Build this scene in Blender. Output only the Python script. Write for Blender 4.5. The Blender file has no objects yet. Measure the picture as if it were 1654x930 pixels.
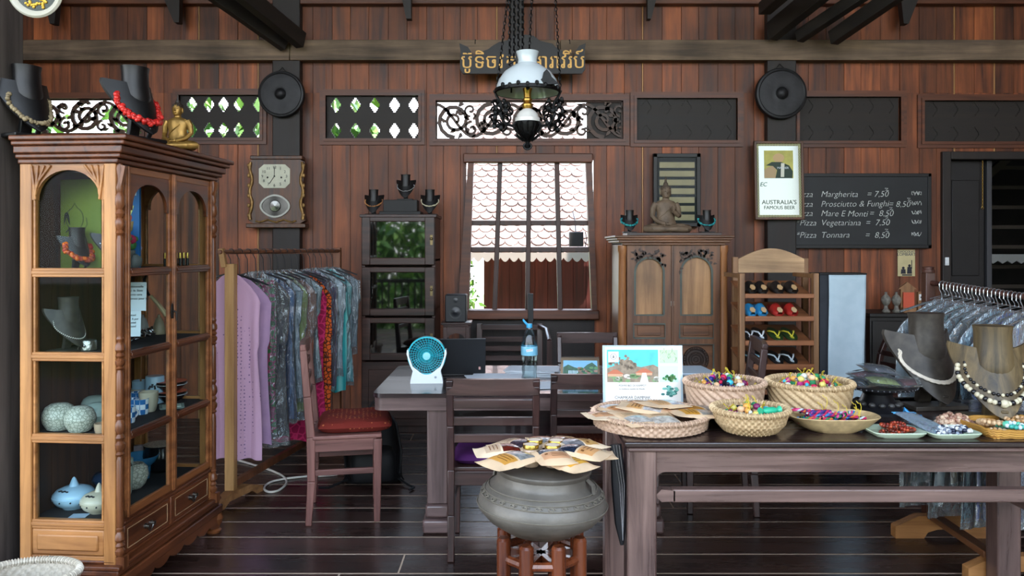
import bpy, math, random
from mathutils import Vector, Matrix, Euler, noise
from mathutils.geometry import tessellate_polygon
R = math.radians
PI = math.pi
SC = bpy.context.scene
COL = SC.collection

# ---------------------------------------------------------------- camera, sky, sun, exposure
F = 1250.0                       # focal length in pixels of the 1654-wide frame
cam_d = bpy.data.cameras.new('camera')
cam_d.sensor_width = 36.0
cam_d.lens = 36.0 * F / 1654.0
cam_d.shift_y = -65.0 / 1654.0
cam_d.clip_end = 200
cam = bpy.data.objects.new('camera', cam_d)
COL.objects.link(cam)
cam.location = (0, 0, 1.5)
cam.rotation_euler = (R(90), 0, 0)
SC.camera = cam

EXPOSURE = 0.0
SKY_STRENGTH = 7.6
SUN_STRENGTH = 8.0
SC.view_settings.view_transform = 'Standard'
SC.view_settings.look = 'None'
SC.view_settings.gamma = 1.0
SC.view_settings.use_curve_mapping = False
SC.view_settings.exposure = EXPOSURE

w = bpy.data.worlds.new('sky')
SC.world = w
w.use_nodes = True
nt = w.node_tree
bg = nt.nodes['Background']
tc = nt.nodes.new('ShaderNodeTexCoord')
sx = nt.nodes.new('ShaderNodeSeparateXYZ')
cr = nt.nodes.new('ShaderNodeValToRGB')
cr.color_ramp.elements[0].position = 0.0
cr.color_ramp.elements[0].color = (0.95, 0.97, 1.0, 1)
cr.color_ramp.elements[1].position = 0.7
cr.color_ramp.elements[1].color = (0.55, 0.74, 1.0, 1)
nt.links.new(tc.outputs['Generated'], sx.inputs[0])
nt.links.new(sx.outputs['Z'], cr.inputs[0])
nt.links.new(cr.outputs[0], bg.inputs['Color'])
bg.inputs['Strength'].default_value = SKY_STRENGTH

sun_d = bpy.data.lights.new('sun', 'SUN')
sun_d.energy = SUN_STRENGTH
sun_d.angle = R(1.0)
sun_d.color = (1.0, 0.95, 0.86)
sun = bpy.data.objects.new('sun', sun_d)
COL.objects.link(sun)
sun.rotation_euler = (R(26), R(8), 0)

SC.cycles.max_bounces = 8
SC.cycles.diffuse_bounces = 4
SC.cycles.glossy_bounces = 4
SC.cycles.transmission_bounces = 6
SC.cycles.transparent_max_bounces = 24
SC.cycles.sample_clamp_indirect = 6.0
SC.cycles.caustics_reflective = False
SC.cycles.caustics_refractive = False

# ---------------------------------------------------------------- helpers
def px(u, Y): return (u - 827.0) * Y / F
def pz(v, Y): return 1.5 - (v - 400.0) * Y / F
def P(u, v, Y): return Vector((px(u, Y), Y, pz(v, Y)))

def lin(h):
    h = h.lstrip('#')
    out = []
    for i in (0, 2, 4):
        c = int(h[i:i+2], 16) / 255.0
        out.append(c / 12.92 if c <= 0.04045 else ((c + 0.055) / 1.055) ** 2.4)
    return (out[0], out[1], out[2], 1.0)

def T(x=0, y=0, z=0): return Matrix.Translation((x, y, z))
def RX(a): return Matrix.Rotation(R(a), 4, 'X')
def RY(a): return Matrix.Rotation(R(a), 4, 'Y')
def RZ(a): return Matrix.Rotation(R(a), 4, 'Z')
FRONT = RX(90)      # maps a flat drawing (x, y) to (x, 0, z) facing -y

class MB:
    def __init__(s):
        s.v = []; s.f = []; s.m = []; s.t = []; s.sm = []
    def add(s, vs, fs, mat=0, tone=0.5, smooth=False, M=None):
        b = len(s.v)
        if M is not None: vs = [M @ Vector(p) for p in vs]
        s.v.extend(tuple(p) for p in vs)
        for f in fs:
            s.f.append(tuple(b + i for i in f)); s.m.append(mat); s.t.append(tone); s.sm.append(smooth)
        return s
    def box(s, c, d, rot=None, mat=0, tone=0.5, top=(1, 1), M=None):
        hx, hy, hz = d[0]/2, d[1]/2, d[2]/2
        tx, ty = top
        vs = [(-hx,-hy,-hz),(hx,-hy,-hz),(hx,hy,-hz),(-hx,hy,-hz),(-hx*tx,-hy*ty,hz),(hx*tx,-hy*ty,hz),(hx*tx,hy*ty,hz),(-hx*tx,hy*ty,hz)]
        m = T(*c)
        if rot: m = m @ Euler((R(rot[0]), R(rot[1]), R(rot[2]))).to_matrix().to_4x4()
        if M is not None: m = M @ m
        return s.add(vs, [(0,3,2,1),(4,5,6,7),(0,1,5,4),(1,2,6,5),(2,3,7,6),(3,0,4,7)], mat, tone, False, m)
    def bb(s, x0, x1, y0, y1, z0, z1, **k):
        return s.box(((x0+x1)/2, (y0+y1)/2, (z0+z1)/2), (abs(x1-x0), abs(y1-y0), abs(z1-z0)), **k)
    def bar(s, p0, p1, w, h, mat=0, tone=0.5, up=(0, 0, 1), w1=None, h1=None, M=None):
        p0 = Vector(p0); p1 = Vector(p1)
        d = (p1 - p0).normalized(); up = Vector(up)
        sd = d.cross(up)
        if sd.length < 1e-4: sd = d.cross(Vector((0, 1, 0)))
        sd.normalize(); up = sd.cross(d)
        w1 = w if w1 is None else w1; h1 = h if h1 is None else h1
        vs = []
        for p, a, b in ((p0, w/2, h/2), (p1, w1/2, h1/2)):
            vs += [p - sd*a - up*b, p + sd*a - up*b, p + sd*a + up*b, p - sd*a + up*b]
        return s.add(vs, [(0,1,2,3),(7,6,5,4),(0,4,5,1),(1,5,6,2),(2,6,7,3),(3,7,4,0)], mat, tone, False, M)
    def lathe(s, prof, seg=24, c=(0,0,0), M=None, mat=0, tone=0.5, smooth=True, sx=1, sy=1, cap=True):
        vs = []; fs = []
        n = len(prof)
        for r, z in prof:
            for i in range(seg):
                a = 2*PI*i/seg
                vs.append((c[0] + r*math.cos(a)*sx, c[1] + r*math.sin(a)*sy, c[2] + z))
        for j in range(n-1):
            for i in range(seg):
                k = (i+1) % seg
                fs.append((j*seg+i, j*seg+k, (j+1)*seg+k, (j+1)*seg+i))
        s.add(vs, fs, mat, tone, smooth, M)
        if cap:
            caps = []
            if prof[0][0] > 1e-5: caps.append(tuple(reversed(range(seg))))
            if prof[-1][0] > 1e-5: caps.append(tuple((n-1)*seg+i for i in range(seg)))
            if caps: s.add(vs, caps, mat, tone, False, M)
        return s
    def tube(s, pts, r, seg=8, closed=False, mat=0, tone=0.5, M=None, cap=True, flat=1.0):
        pts = [Vector(p) for p in pts]; n = len(pts)
        rr = r if isinstance(r, (list, tuple)) else [r]*n
        vs = []; fs = []
        prev = None
        for i, p in enumerate(pts):
            if closed: d = pts[(i+1) % n] - pts[i-1]
            elif i == 0: d = pts[1] - p
            elif i == n-1: d = p - pts[-2]
            else: d = pts[i+1] - pts[i-1]
            if d.length < 1e-9: d = Vector((0,0,1))
            d.normalize()
            if prev is None:
                a = Vector((0,0,1)) if abs(d.z) < 0.9 else Vector((1,0,0))
            else: a = prev
            n1 = (a - d*a.dot(d))
            if n1.length < 1e-6: n1 = d.orthogonal()
            n1.normalize(); prev = n1
            n2 = d.cross(n1)
            for k in range(seg):
                t = 2*PI*k/seg
                vs.append(p + n1*(rr[i]*math.cos(t)) + n2*(rr[i]*math.sin(t)*flat))
        m = n if closed else n-1
        for i in range(m):
            j = (i+1) % n
            for k in range(seg):
                l = (k+1) % seg
                fs.append((i*seg+k, i*seg+l, j*seg+l, j*seg+k))
        if cap and not closed:
            fs.append(tuple(reversed(range(seg)))); fs.append(tuple((n-1)*seg+k for k in range(seg)))
        return s.add(vs, fs, mat, tone, True, M)
    def prism(s, poly, th, M=None, mat=0, tone=0.5, holes=(), smooth=False):
        loops = [list(poly)] + [list(h) for h in holes]
        flat = [p for l in loops for p in l]
        n = len(flat)
        vs = [(p[0], p[1], 0.0) for p in flat] + [(p[0], p[1], th) for p in flat]
        if holes:
            tri = tessellate_polygon([[Vector((p[0], p[1], 0)) for p in l] for l in loops])
            fs = []
            for t in tri:
                a, b, c = (flat[i] for i in t)
                cw = (b[0]-a[0])*(c[1]-a[1]) - (b[1]-a[1])*(c[0]-a[0])
                t = t if cw > 0 else (t[0], t[2], t[1])
                fs.append((t[2], t[1], t[0])); fs.append(tuple(n+i for i in t))
        else:
            ar = sum(poly[i-1][0]*poly[i][1] - poly[i][0]*poly[i-1][1] for i in range(len(poly)))
            o = tuple(range(n)) if ar > 0 else tuple(reversed(range(n)))
            fs = [tuple(reversed(o)), tuple(n+i for i in o)]
        s.add(vs, fs, mat, tone, False, M)
        b = 0; side = []
        for li, l in enumerate(loops):
            k = len(l)
            ar = sum(l[i-1][0]*l[i][1] - l[i][0]*l[i-1][1] for i in range(k))
            fwd = (ar > 0) if li == 0 else (ar < 0)
            for i in range(k):
                j = (i+1) % k
                q = (b+i, b+j, n+b+j, n+b+i)
                side.append(q if fwd else tuple(reversed(q)))
            b += k
        s.add(vs, side, mat, tone, smooth, M)
        return s
    def ribbon(s, pts, wd, th, M=None, mat=0, tone=0.5):
        n = len(pts); L = []; Rr = []
        for i in range(n):
            a = pts[max(0, i-1)]; b = pts[min(n-1, i+1)]
            dx, dy = b[0]-a[0], b[1]-a[1]
            q = math.hypot(dx, dy) or 1
            h = (wd[i] if isinstance(wd, (list, tuple)) else wd) / 2
            L.append((pts[i][0]-dy/q*h, pts[i][1]+dx/q*h)); Rr.append((pts[i][0]+dy/q*h, pts[i][1]-dx/q*h))
        vs = [(p[0], p[1], 0) for p in L] + [(p[0], p[1], 0) for p in Rr] + [(p[0], p[1], th) for p in L] + [(p[0], p[1], th) for p in Rr]
        fs = []
        for i in range(n-1):
            fs += [(i, i+1, n+i+1, n+i), (2*n+i, 3*n+i, 3*n+i+1, 2*n+i+1), (i, 2*n+i, 2*n+i+1, i+1), (n+i, n+i+1, 3*n+i+1, 3*n+i)]
        fs += [(0, n, 3*n, 2*n), (n-1, 3*n-1, 4*n-1, 2*n-1)]
        return s.add(vs, fs, mat, tone, False, M)
    def ball(s, c, r, seg=12, ring=8, mat=0, tone=0.5, M=None):
        r = r if isinstance(r, (tuple, list)) else (r, r, r)
        vs = [(c[0], c[1], c[2]-r[2])]; fs = []
        for j in range(1, ring):
            a = PI*j/ring
            for i in range(seg):
                b = 2*PI*i/seg
                vs.append((c[0]+r[0]*math.sin(a)*math.cos(b), c[1]+r[1]*math.sin(a)*math.sin(b), c[2]-r[2]*math.cos(a)))
        vs.append((c[0], c[1], c[2]+r[2]))
        last = len(vs)-1
        for i in range(seg):
            k = (i+1) % seg
            fs.append((0, 1+k, 1+i))
            for j in range(ring-2):
                fs.append((1+j*seg+i, 1+j*seg+k, 1+(j+1)*seg+k, 1+(j+1)*seg+i))
            fs.append((1+(ring-2)*seg+i, 1+(ring-2)*seg+k, last))
        return s.add(vs, fs, mat, tone, True, M)
    def grid(s, fn, nu, nv, cu=False, mat=0, tone=0.5, smooth=True, M=None, flip=False):
        vs = []; fs = []
        mu = nu if cu else nu+1
        for j in range(nv+1):
            for i in range(mu):
                vs.append(fn(i/nu, j/nv))
        for j in range(nv):
            for i in range(nu):
                k = (i+1) % mu
                q = (j*mu+i, j*mu+k, (j+1)*mu+k, (j+1)*mu+i)
                fs.append(tuple(reversed(q)) if flip else q)
        return s.add(vs, fs, mat, tone, smooth, M)
    def loft(s, rings, mat=0, tone=0.5, M=None, cap=True):
        n = len(rings[0]); vs = [p for r in rings for p in r]; fs = []
        for j in range(len(rings)-1):
            for i in range(n):
                k = (i+1) % n
                fs.append((j*n+i, j*n+k, (j+1)*n+k, (j+1)*n+i))
        if cap:
            fs.append(tuple(reversed(range(n)))); fs.append(tuple((len(rings)-1)*n+i for i in range(n)))
        return s.add(vs, fs, mat, tone, True, M)
    def build(s, name, mats, parent=None, bevel=0.0, seg=2, sub=0, angle=35, solid=0.0):
        me = bpy.data.meshes.new(name)
        me.from_pydata(s.v, [], s.f)
        mats = mats if isinstance(mats, (list, tuple)) else [mats]
        for m in mats: me.materials.append(m)
        me.polygons.foreach_set('material_index', s.m)
        me.polygons.foreach_set('use_smooth', [bool(x) or bevel > 0 for x in s.sm])
        a = me.attributes.new('tone', 'FLOAT', 'FACE')
        a.data.foreach_set('value', [float(x) for x in s.t])
        me.update()
        me.set_sharp_from_angle(angle=R(angle))
        o = bpy.data.objects.new(name, me)
        COL.objects.link(o)
        if parent is not None: o.parent = parent
        if solid:
            md = o.modifiers.new('thick', 'SOLIDIFY'); md.thickness = solid; md.offset = 0
        if bevel > 0:
            md = o.modifiers.new('edge', 'BEVEL'); md.width = bevel; md.segments = seg; md.limit_method = 'ANGLE'; md.angle_limit = R(40)
        if sub:
            md = o.modifiers.new('sub', 'SUBSURF'); md.levels = sub; md.render_levels = sub
        return o

def tag(o, label, cat, group=None):
    o['label'] = label; o['category'] = cat
    if group: o['group'] = group
    return o
def thing(name, label, cat, loc=(0,0,0), rz=0, group=None, rot=None):
    o = bpy.data.objects.new(name, None)
    o.empty_display_size = 0.05
    COL.objects.link(o)
    o.location = loc
    o.rotation_euler = (R(rot[0]), R(rot[1]), R(rot[2])) if rot else (0, 0, R(rz))
    return tag(o, label, cat, group)
def structure(o):
    o['kind'] = 'structure'
    return o
def copy_tree(o, parent=None):
    c = o.copy(); COL.objects.link(c)
    if parent is not None: c.parent = parent
    for ch in list(o.children): copy_tree(ch, c)
    return c
def dup(o, loc, rz=0, label=None, group=None, scale=None, rot=None):
    c = copy_tree(o)
    c.location = loc
    c.rotation_euler = (R(rot[0]), R(rot[1]), R(rot[2])) if rot else (0, 0, R(rz))
    if label: c['label'] = label
    if group: c['group'] = group
    if scale: c.scale = (scale,)*3 if not isinstance(scale, tuple) else scale
    return c
def text(name, body, size, M, mat, parent=None, ext=0.0006, align='LEFT', shear=0.0, off=0.0, sp=1.0):
    cu = bpy.data.curves.new(name, 'FONT')
    cu.body = body; cu.size = size; cu.extrude = ext; cu.align_x = align; cu.shear = shear; cu.offset = off
    cu.space_character = sp
    cu.resolution_u = 3
    cu.materials.append(mat)
    o = bpy.data.objects.new(name, cu); COL.objects.link(o)
    if parent is not None: o.parent = parent
    o.matrix_local = M
    return o

# ---------------------------------------------------------------- materials
MATS = {}
def newmat(name):
    m = bpy.data.materials.new(name); m.use_nodes = True
    b = m.node_tree.nodes['Principled BSDF']
    return m, m.node_tree, b
def lk(nt, a, b): nt.links.new(a, b)

def plain(name, col, rough=0.5, metal=0.0, var=0.0, vscale=12.0, bump=0.0, bscale=60.0, coat=0.0, spec=0.5, sheen=0.0):
    if name in MATS: return MATS[name]
    m, nt, b = newmat(name)
    c = lin(col) if isinstance(col, str) else col
    b.inputs['Base Color'].default_value = c
    b.inputs['Roughness'].default_value = rough
    b.inputs['Metallic'].default_value = metal
    b.inputs['Specular IOR Level'].default_value = spec
    b.inputs['Coat Weight'].default_value = coat
    b.inputs['Sheen Weight'].default_value = sheen
    if var > 0 or bump > 0:
        tc = nt.nodes.new('ShaderNodeTexCoord')
    if var > 0:
        n = nt.nodes.new('ShaderNodeTexNoise'); n.inputs['Scale'].default_value = vscale; n.inputs['Detail'].default_value = 6
        lk(nt, tc.outputs['Object'], n.inputs['Vector'])
        r = nt.nodes.new('ShaderNodeValToRGB')
        r.color_ramp.elements[0].position = 0.3; r.color_ramp.elements[1].position = 0.7
        r.color_ramp.elements[0].color = tuple(max(0, x*(1-var)) for x in c[:3]) + (1,)
        r.color_ramp.elements[1].color = tuple(min(1, x*(1+var)) for x in c[:3]) + (1,)
        lk(nt, n.outputs['Fac'], r.inputs[0]); lk(nt, r.outputs[0], b.inputs['Base Color'])
    if bump > 0:
        n2 = nt.nodes.new('ShaderNodeTexNoise'); n2.inputs['Scale'].default_value = bscale; n2.inputs['Detail'].default_value = 4
        lk(nt, tc.outputs['Object'], n2.inputs['Vector'])
        bp = nt.nodes.new('ShaderNodeBump'); bp.inputs['Strength'].default_value = bump; bp.inputs['Distance'].default_value = 0.01
        lk(nt, n2.outputs['Fac'], bp.inputs['Height']); lk(nt, bp.outputs[0], b.inputs['Normal'])
    MATS[name] = m
    return m

def wood(name, dark, light, axis='z', scale=1.0, rough=0.45, bump=0.15, tone=0.0, coat=0.0, streak=0.0, spec=0.5):
    """grain runs along the given object axis; tone > 0 lets each board's own 'tone' value shift its colour"""
    if name in MATS: return MATS[name]
    m, nt, b = newmat(name)
    tc = nt.nodes.new('ShaderNodeTexCoord')
    mp = nt.nodes.new('ShaderNodeMapping')
    sc = [14.0*scale]*3
    sc['xyz'.index(axis)] = 0.9*scale
    mp.inputs['Scale'].default_value = sc
    lk(nt, tc.outputs['Object'], mp.inputs['Vector'])
    src = mp.outputs[0]
    at = None
    if tone > 0:
        at = nt.nodes.new('ShaderNodeAttribute'); at.attribute_name = 'tone'
        mul = nt.nodes.new('ShaderNodeVectorMath'); mul.operation = 'SCALE'; mul.inputs['Scale'].default_value = 37.0
        cx = nt.nodes.new('ShaderNodeCombineXYZ')
        for i in range(3): lk(nt, at.outputs['Fac'], cx.inputs[i])
        lk(nt, cx.outputs[0], mul.inputs[0])
        ad = nt.nodes.new('ShaderNodeVectorMath'); ad.operation = 'ADD'
        lk(nt, mp.outputs[0], ad.inputs[0]); lk(nt, mul.outputs[0], ad.inputs[1])
        src = ad.outputs[0]
    n = nt.nodes.new('ShaderNodeTexNoise'); n.inputs['Scale'].default_value = 1.0; n.inputs['Detail'].default_value = 8
    n.inputs['Roughness'].default_value = 0.62; n.inputs['Distortion'].default_value = 0.5
    lk(nt, src, n.inputs['Vector'])
    r = nt.nodes.new('ShaderNodeValToRGB')
    r.color_ramp.elements[0].position = 0.3; r.color_ramp.elements[1].position = 0.72
    r.color_ramp.elements[0].color = lin(dark); r.color_ramp.elements[1].color = lin(light)
    lk(nt, n.outputs['Fac'], r.inputs[0])
    out = r.outputs[0]
    if tone > 0:
        mr = nt.nodes.new('ShaderNodeMapRange')
        mr.inputs['To Min'].default_value = 1.0 - tone; mr.inputs['To Max'].default_value = 1.0 + tone
        lk(nt, at.outputs['Fac'], mr.inputs['Value'])
        hs = nt.nodes.new('ShaderNodeHueSaturation')
        lk(nt, mr.outputs[0], hs.inputs['Value']); lk(nt, out, hs.inputs['Color'])
        out = hs.outputs[0]
    if streak > 0:
        n3 = nt.nodes.new('ShaderNodeTexNoise'); n3.inputs['Scale'].default_value = 2.2; n3.inputs['Detail'].default_value = 8
        lk(nt, tc.outputs['Object'], n3.inputs['Vector'])
        mr3 = nt.nodes.new('ShaderNodeMapRange'); mr3.inputs['From Min'].default_value = 0.35; mr3.inputs['From Max'].default_value = 0.65
        mr3.inputs['To Min'].default_value = 1.0 - streak; mr3.inputs['To Max'].default_value = 1.0 + streak*0.6
        lk(nt, n3.outputs['Fac'], mr3.inputs['Value'])
        hs3 = nt.nodes.new('ShaderNodeHueSaturation')
        lk(nt, mr3.outputs[0], hs3.inputs['Value']); lk(nt, out, hs3.inputs['Color'])
        out = hs3.outputs[0]
    lk(nt, out, b.inputs['Base Color'])
    rr = nt.nodes.new('ShaderNodeMapRange'); rr.inputs['To Min'].default_value = max(0.05, rough-0.1); rr.inputs['To Max'].default_value = min(1, rough+0.15)
    lk(nt, n.outputs['Fac'], rr.inputs['Value']); lk(nt, rr.outputs[0], b.inputs['Roughness'])
    b.inputs['Coat Weight'].default_value = coat
    b.inputs['Specular IOR Level'].default_value = spec
    bp = nt.nodes.new('ShaderNodeBump'); bp.inputs['Strength'].default_value = bump; bp.inputs['Distance'].default_value = 0.004
    lk(nt, n.outputs['Fac'], bp.inputs['Height']); lk(nt, bp.outputs[0], b.inputs['Normal'])
    MATS[name] = m
    return m

def clear_glass(name, tint='#e8f2f2', refl=1.0, rough=0.02, base=0.03):
    if name in MATS: return MATS[name]
    m = bpy.data.materials.new(name); m.use_nodes = True
    nt = m.node_tree; nt.nodes.clear()
    o = nt.nodes.new('ShaderNodeOutputMaterial')
    t = nt.nodes.new('ShaderNodeBsdfTransparent'); t.inputs[0].default_value = lin(tint)
    g = nt.nodes.new('ShaderNodeBsdfGlossy'); g.inputs['Roughness'].default_value = rough
    fr = nt.nodes.new('ShaderNodeFresnel'); fr.inputs['IOR'].default_value = 1.5
    mt = nt.nodes.new('ShaderNodeMath'); mt.operation = 'MULTIPLY_ADD'; mt.inputs[1].default_value = refl; mt.inputs[2].default_value = base; mt.use_clamp = True
    mx = nt.nodes.new('ShaderNodeMixShader')
    lk(nt, fr.outputs[0], mt.inputs[0]); lk(nt, mt.outputs[0], mx.inputs[0])
    lk(nt, t.outputs[0], mx.inputs[1]); lk(nt, g.outputs[0], mx.inputs[2]); lk(nt, mx.outputs[0], o.inputs[0])
    MATS[name] = m
    return m

def film(name, tint='#dfeaf0', haze=0.10, scale=9.0, strength=0.9, gloss=0.18):
    """thin crinkled plastic bag"""
    if name in MATS: return MATS[name]
    m = bpy.data.materials.new(name); m.use_nodes = True
    nt = m.node_tree; nt.nodes.clear()
    o = nt.nodes.new('ShaderNodeOutputMaterial')
    tc = nt.nodes.new('ShaderNodeTexCoord')
    mp = nt.nodes.new('ShaderNodeMapping'); mp.inputs['Scale'].default_value = (2.2, 1.0, 0.7)
    n = nt.nodes.new('ShaderNodeTexNoise'); n.inputs['Scale'].default_value = scale; n.inputs['Detail'].default_value = 5; n.inputs['Distortion'].default_value = 1.2
    lk(nt, tc.outputs['Object'], mp.inputs[0]); lk(nt, mp.outputs[0], n.inputs['Vector'])
    bp = nt.nodes.new('ShaderNodeBump'); bp.inputs['Strength'].default_value = strength; bp.inputs['Distance'].default_value = 0.05
    lk(nt, n.outputs['Fac'], bp.inputs['Height'])
    t = nt.nodes.new('ShaderNodeBsdfTransparent'); t.inputs[0].default_value = lin(tint)
    g = nt.nodes.new('ShaderNodeBsdfGlossy'); g.inputs['Roughness'].default_value = 0.12
    d = nt.nodes.new('ShaderNodeBsdfDiffuse'); d.inputs[0].default_value = lin('#cfdde4')
    lk(nt, bp.outputs[0], g.inputs['Normal'])
    lw = nt.nodes.new('ShaderNodeLayerWeight'); lw.inputs['Blend'].default_value = 0.35
    lk(nt, bp.outputs[0], lw.inputs['Normal'])
    ma = nt.nodes.new('ShaderNodeMath'); ma.operation = 'MULTIPLY_ADD'; ma.inputs[1].default_value = 0.8; ma.inputs[2].default_value = gloss*.42; ma.use_clamp = True
    lk(nt, lw.outputs['Fresnel'], ma.inputs[0])
    m1 = nt.nodes.new('ShaderNodeMixShader'); lk(nt, ma.outputs[0], m1.inputs[0]); lk(nt, t.outputs[0], m1.inputs[1]); lk(nt, g.outputs[0], m1.inputs[2])
    m2 = nt.nodes.new('ShaderNodeMixShader'); m2.inputs[0].default_value = haze
    lk(nt, m1.outputs[0], m2.inputs[1]); lk(nt, d.outputs[0], m2.inputs[2])
    lk(nt, m2.outputs[0], o.inputs[0])
    MATS[name] = m
    return m

def woven(name, c1, c2, rough=0.6):
    """colour by each strand's own tone"""
    if name in MATS: return MATS[name]
    m, nt, b = newmat(name)
    at = nt.nodes.new('ShaderNodeAttribute'); at.attribute_name = 'tone'
    r = nt.nodes.new('ShaderNodeValToRGB'); r.color_ramp.elements[0].color = lin(c1); r.color_ramp.elements[1].color = lin(c2)
    lk(nt, at.outputs['Fac'], r.inputs[0]); lk(nt, r.outputs[0], b.inputs['Base Color'])
    b.inputs['Roughness'].default_value = rough
    MATS[name] = m
    return m

def cloth(name, c1, c2, kind='noise', scale=20.0, rough=0.85, axis=0):
    """patterned fabric: noise, stripes across an axis, dots or checks"""
    if name in MATS: return MATS[name]
    m, nt, b = newmat(name)
    tc = nt.nodes.new('ShaderNodeTexCoord')
    mx = nt.nodes.new('ShaderNodeMix'); mx.data_type = 'RGBA'
    mx.inputs['A'].default_value = lin(c1); mx.inputs['B'].default_value = lin(c2)
    if kind == 'stripes':
        n = nt.nodes.new('ShaderNodeTexWave'); n.bands_direction = 'XYZ'[axis]; n.inputs['Scale'].default_value = scale; n.inputs['Distortion'].default_value = 0.3
        fac = n.outputs['Fac']
    elif kind == 'dots':
        n = nt.nodes.new('ShaderNodeTexVoronoi'); n.inputs['Scale'].default_value = scale; n.inputs['Randomness'].default_value = 0.25
        q = nt.nodes.new('ShaderNodeMath'); q.operation = 'LESS_THAN'; q.inputs[1].default_value = 0.22
        lk(nt, n.outputs['Distance'], q.inputs[0]); fac = q.outputs[0]
    elif kind == 'checks':
        n = nt.nodes.new('ShaderNodeTexChecker'); n.inputs['Scale'].default_value = scale; fac = n.outputs['Fac']
    elif kind == 'cells':
        n = nt.nodes.new('ShaderNodeTexVoronoi'); n.feature = 'DISTANCE_TO_EDGE'; n.inputs['Scale'].default_value = scale
        q = nt.nodes.new('ShaderNodeMath'); q.operation = 'LESS_THAN'; q.inputs[1].default_value = 0.09
        lk(nt, n.outputs['Distance'], q.inputs[0]); fac = q.outputs[0]
    else:
        n = nt.nodes.new('ShaderNodeTexNoise'); n.inputs['Scale'].default_value = scale; n.inputs['Detail'].default_value = 4; fac = n.outputs['Fac']
    lk(nt, tc.outputs['Object'], n.inputs['Vector'])
    lk(nt, fac, mx.inputs['Factor'])
    lk(nt, mx.outputs['Result'], b.inputs['Base Color'])
    b.inputs['Roughness'].default_value = rough
    b.inputs['Specular IOR Level'].default_value = 0.25
    MATS[name] = m
    return m

# ================================================================ THE SETTING
YW = 6.80                       # front face of the plank wall
M_plank = wood('plank wood', '#35190f', '#9a552f', 'z', 1.0, 0.5, 0.25, tone=0.55, streak=0.3)
M_frame = wood('frame wood x', '#3a2016', '#744128', 'x', 1.2, 0.45, 0.2)
M_framez = wood('frame wood z', '#3a2016', '#744128', 'z', 1.2, 0.45, 0.2)
M_beam = wood('grey beam wood', '#463a32', '#8f7862', 'x', 1.0, 0.75, 0.5, streak=0.4)
M_darkpost = wood('dark post wood', '#100c0b', '#2a201c', 'z', 1.0, 0.55, 0.3)
M_darkbeam = wood('dark beam wood', '#0f0c0b', '#282019', 'y', 1.0, 0.6, 0.3)
M_floor = wood('floor wood', '#1f1512', '#46302a', 'x', 0.8, 0.25, 0.2, tone=0.45, streak=0.35, spec=0.6)
M_dust = plain('floor joint dust', '#bfa893', 0.9)
M_black = plain('black', '#0b0b0c', 0.6)
M_ceil = wood('ceiling wood', '#2a1d17', '#4d3626', 'x', 1.0, 0.7, 0.2)

rnd = random.Random(7)
# floor boards, their worn joints catching dust
mb = MB()
y = 4.015 - 0.224*26
while y < 6.9:
    x = -7.5 + rnd.random()*2
    x0 = -7.5
    while x0 < 7.5:
        x1 = min(7.5, x0 + 2.2 + rnd.random()*2.5)
        mb.bb(x0+0.0015, x1-0.0015, y+0.0045, y+0.224-0.0045, -0.04, 0, tone=rnd.random())
        x0 = x1
    y += 0.224
floor = structure(mb.build('floor', [M_floor], bevel=0.004, seg=1))
mb = MB(); mb.bb(-7.5, 7.5, -1.8, 6.9, -0.06, -0.0014)
structure(mb.build('floor_joint', [M_dust], floor))

# openings in the plank wall
def rect(u0, u1, v0, v1): return (px(u0, YW), px(u1, YW), pz(v1, YW), pz(v0, YW))
OPEN = {
 'carved left': rect(44, 231, 160, 216),
 'lattice left': rect(290, 421, 154, 223),
 'lattice mid': rect(527, 676, 155, 224),
 'carved mid': rect(704, 1006, 163, 225),
 'lattice right': rect(1028, 1190, 159, 227),
 'lattice far right': rect(1290, 1453, 157, 228),
 'lattice end': rect(1491, 1700, 163, 229),
 'window': rect(753, 959, 258, 504),
 'door': (px(1533, YW), px(1790, YW), 0.0, pz(258, YW)),
}
mb = MB()
edges = []
x = -6.6
rnd = random.Random(3)
while x < 7.2:
    wd = 0.148 + rnd.random()*0.024
    if rnd.random() < 0.15:
        edges.append((x, x+0.014, 1.25 + rnd.random()*0.3)); x += 0.014
    edges.append((x, x+wd, rnd.random()**1.2)); x += wd
cuts = sorted({round(v, 4) for o in OPEN.values() for v in o[:2]})
for x0, x1, tn in edges:
    xs = [x0] + [c for c in cuts if x0 < c < x1] + [x1]
    for a, b in zip(xs, xs[1:]):
        mid = (a+b)/2
        iv = [(0.0, 4.9)]
        for o in OPEN.values():
            if o[0] < mid < o[1]:
                n2 = []
                for z0, z1 in iv:
                    if o[2] > z0: n2.append((z0, min(z1, o[2])))
                    if o[3] < z1: n2.append((max(z0, o[3]), z1))
                iv = [q for q in n2 if q[1] - q[0] > 0.005]
        ga = 0.0012 if a == x0 else 0.0
        gb = 0.0012 if b == x1 else 0.0
        yo = (tn*7 % 1)*0.004
        for z0, z1 in iv:
            for q0, q1, dt in ((z0, min(z1, 2.86), 0.0), (max(z0, 2.86), min(z1, 3.24), 0.06), (max(z0, 3.24), z1, -0.04)):
                if q1 - q0 > 0.003:
                    mb.bb(a+ga, b-gb, YW+yo, YW+0.03, q0, q1, tone=tn+dt, mat=1 if tn > 1.2 else 0)
wall = structure(mb.build('wall_back', [M_plank, wood('sapwood strip', '#7a5230', '#c9975e', 'z', 1.0, .5, .2)], bevel=0.0015, seg=1))
mb = MB()
xs = sorted({-6.6, 7.2} | {v for o in OPEN.values() for v in o[:2] if v < 7.2})
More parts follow.
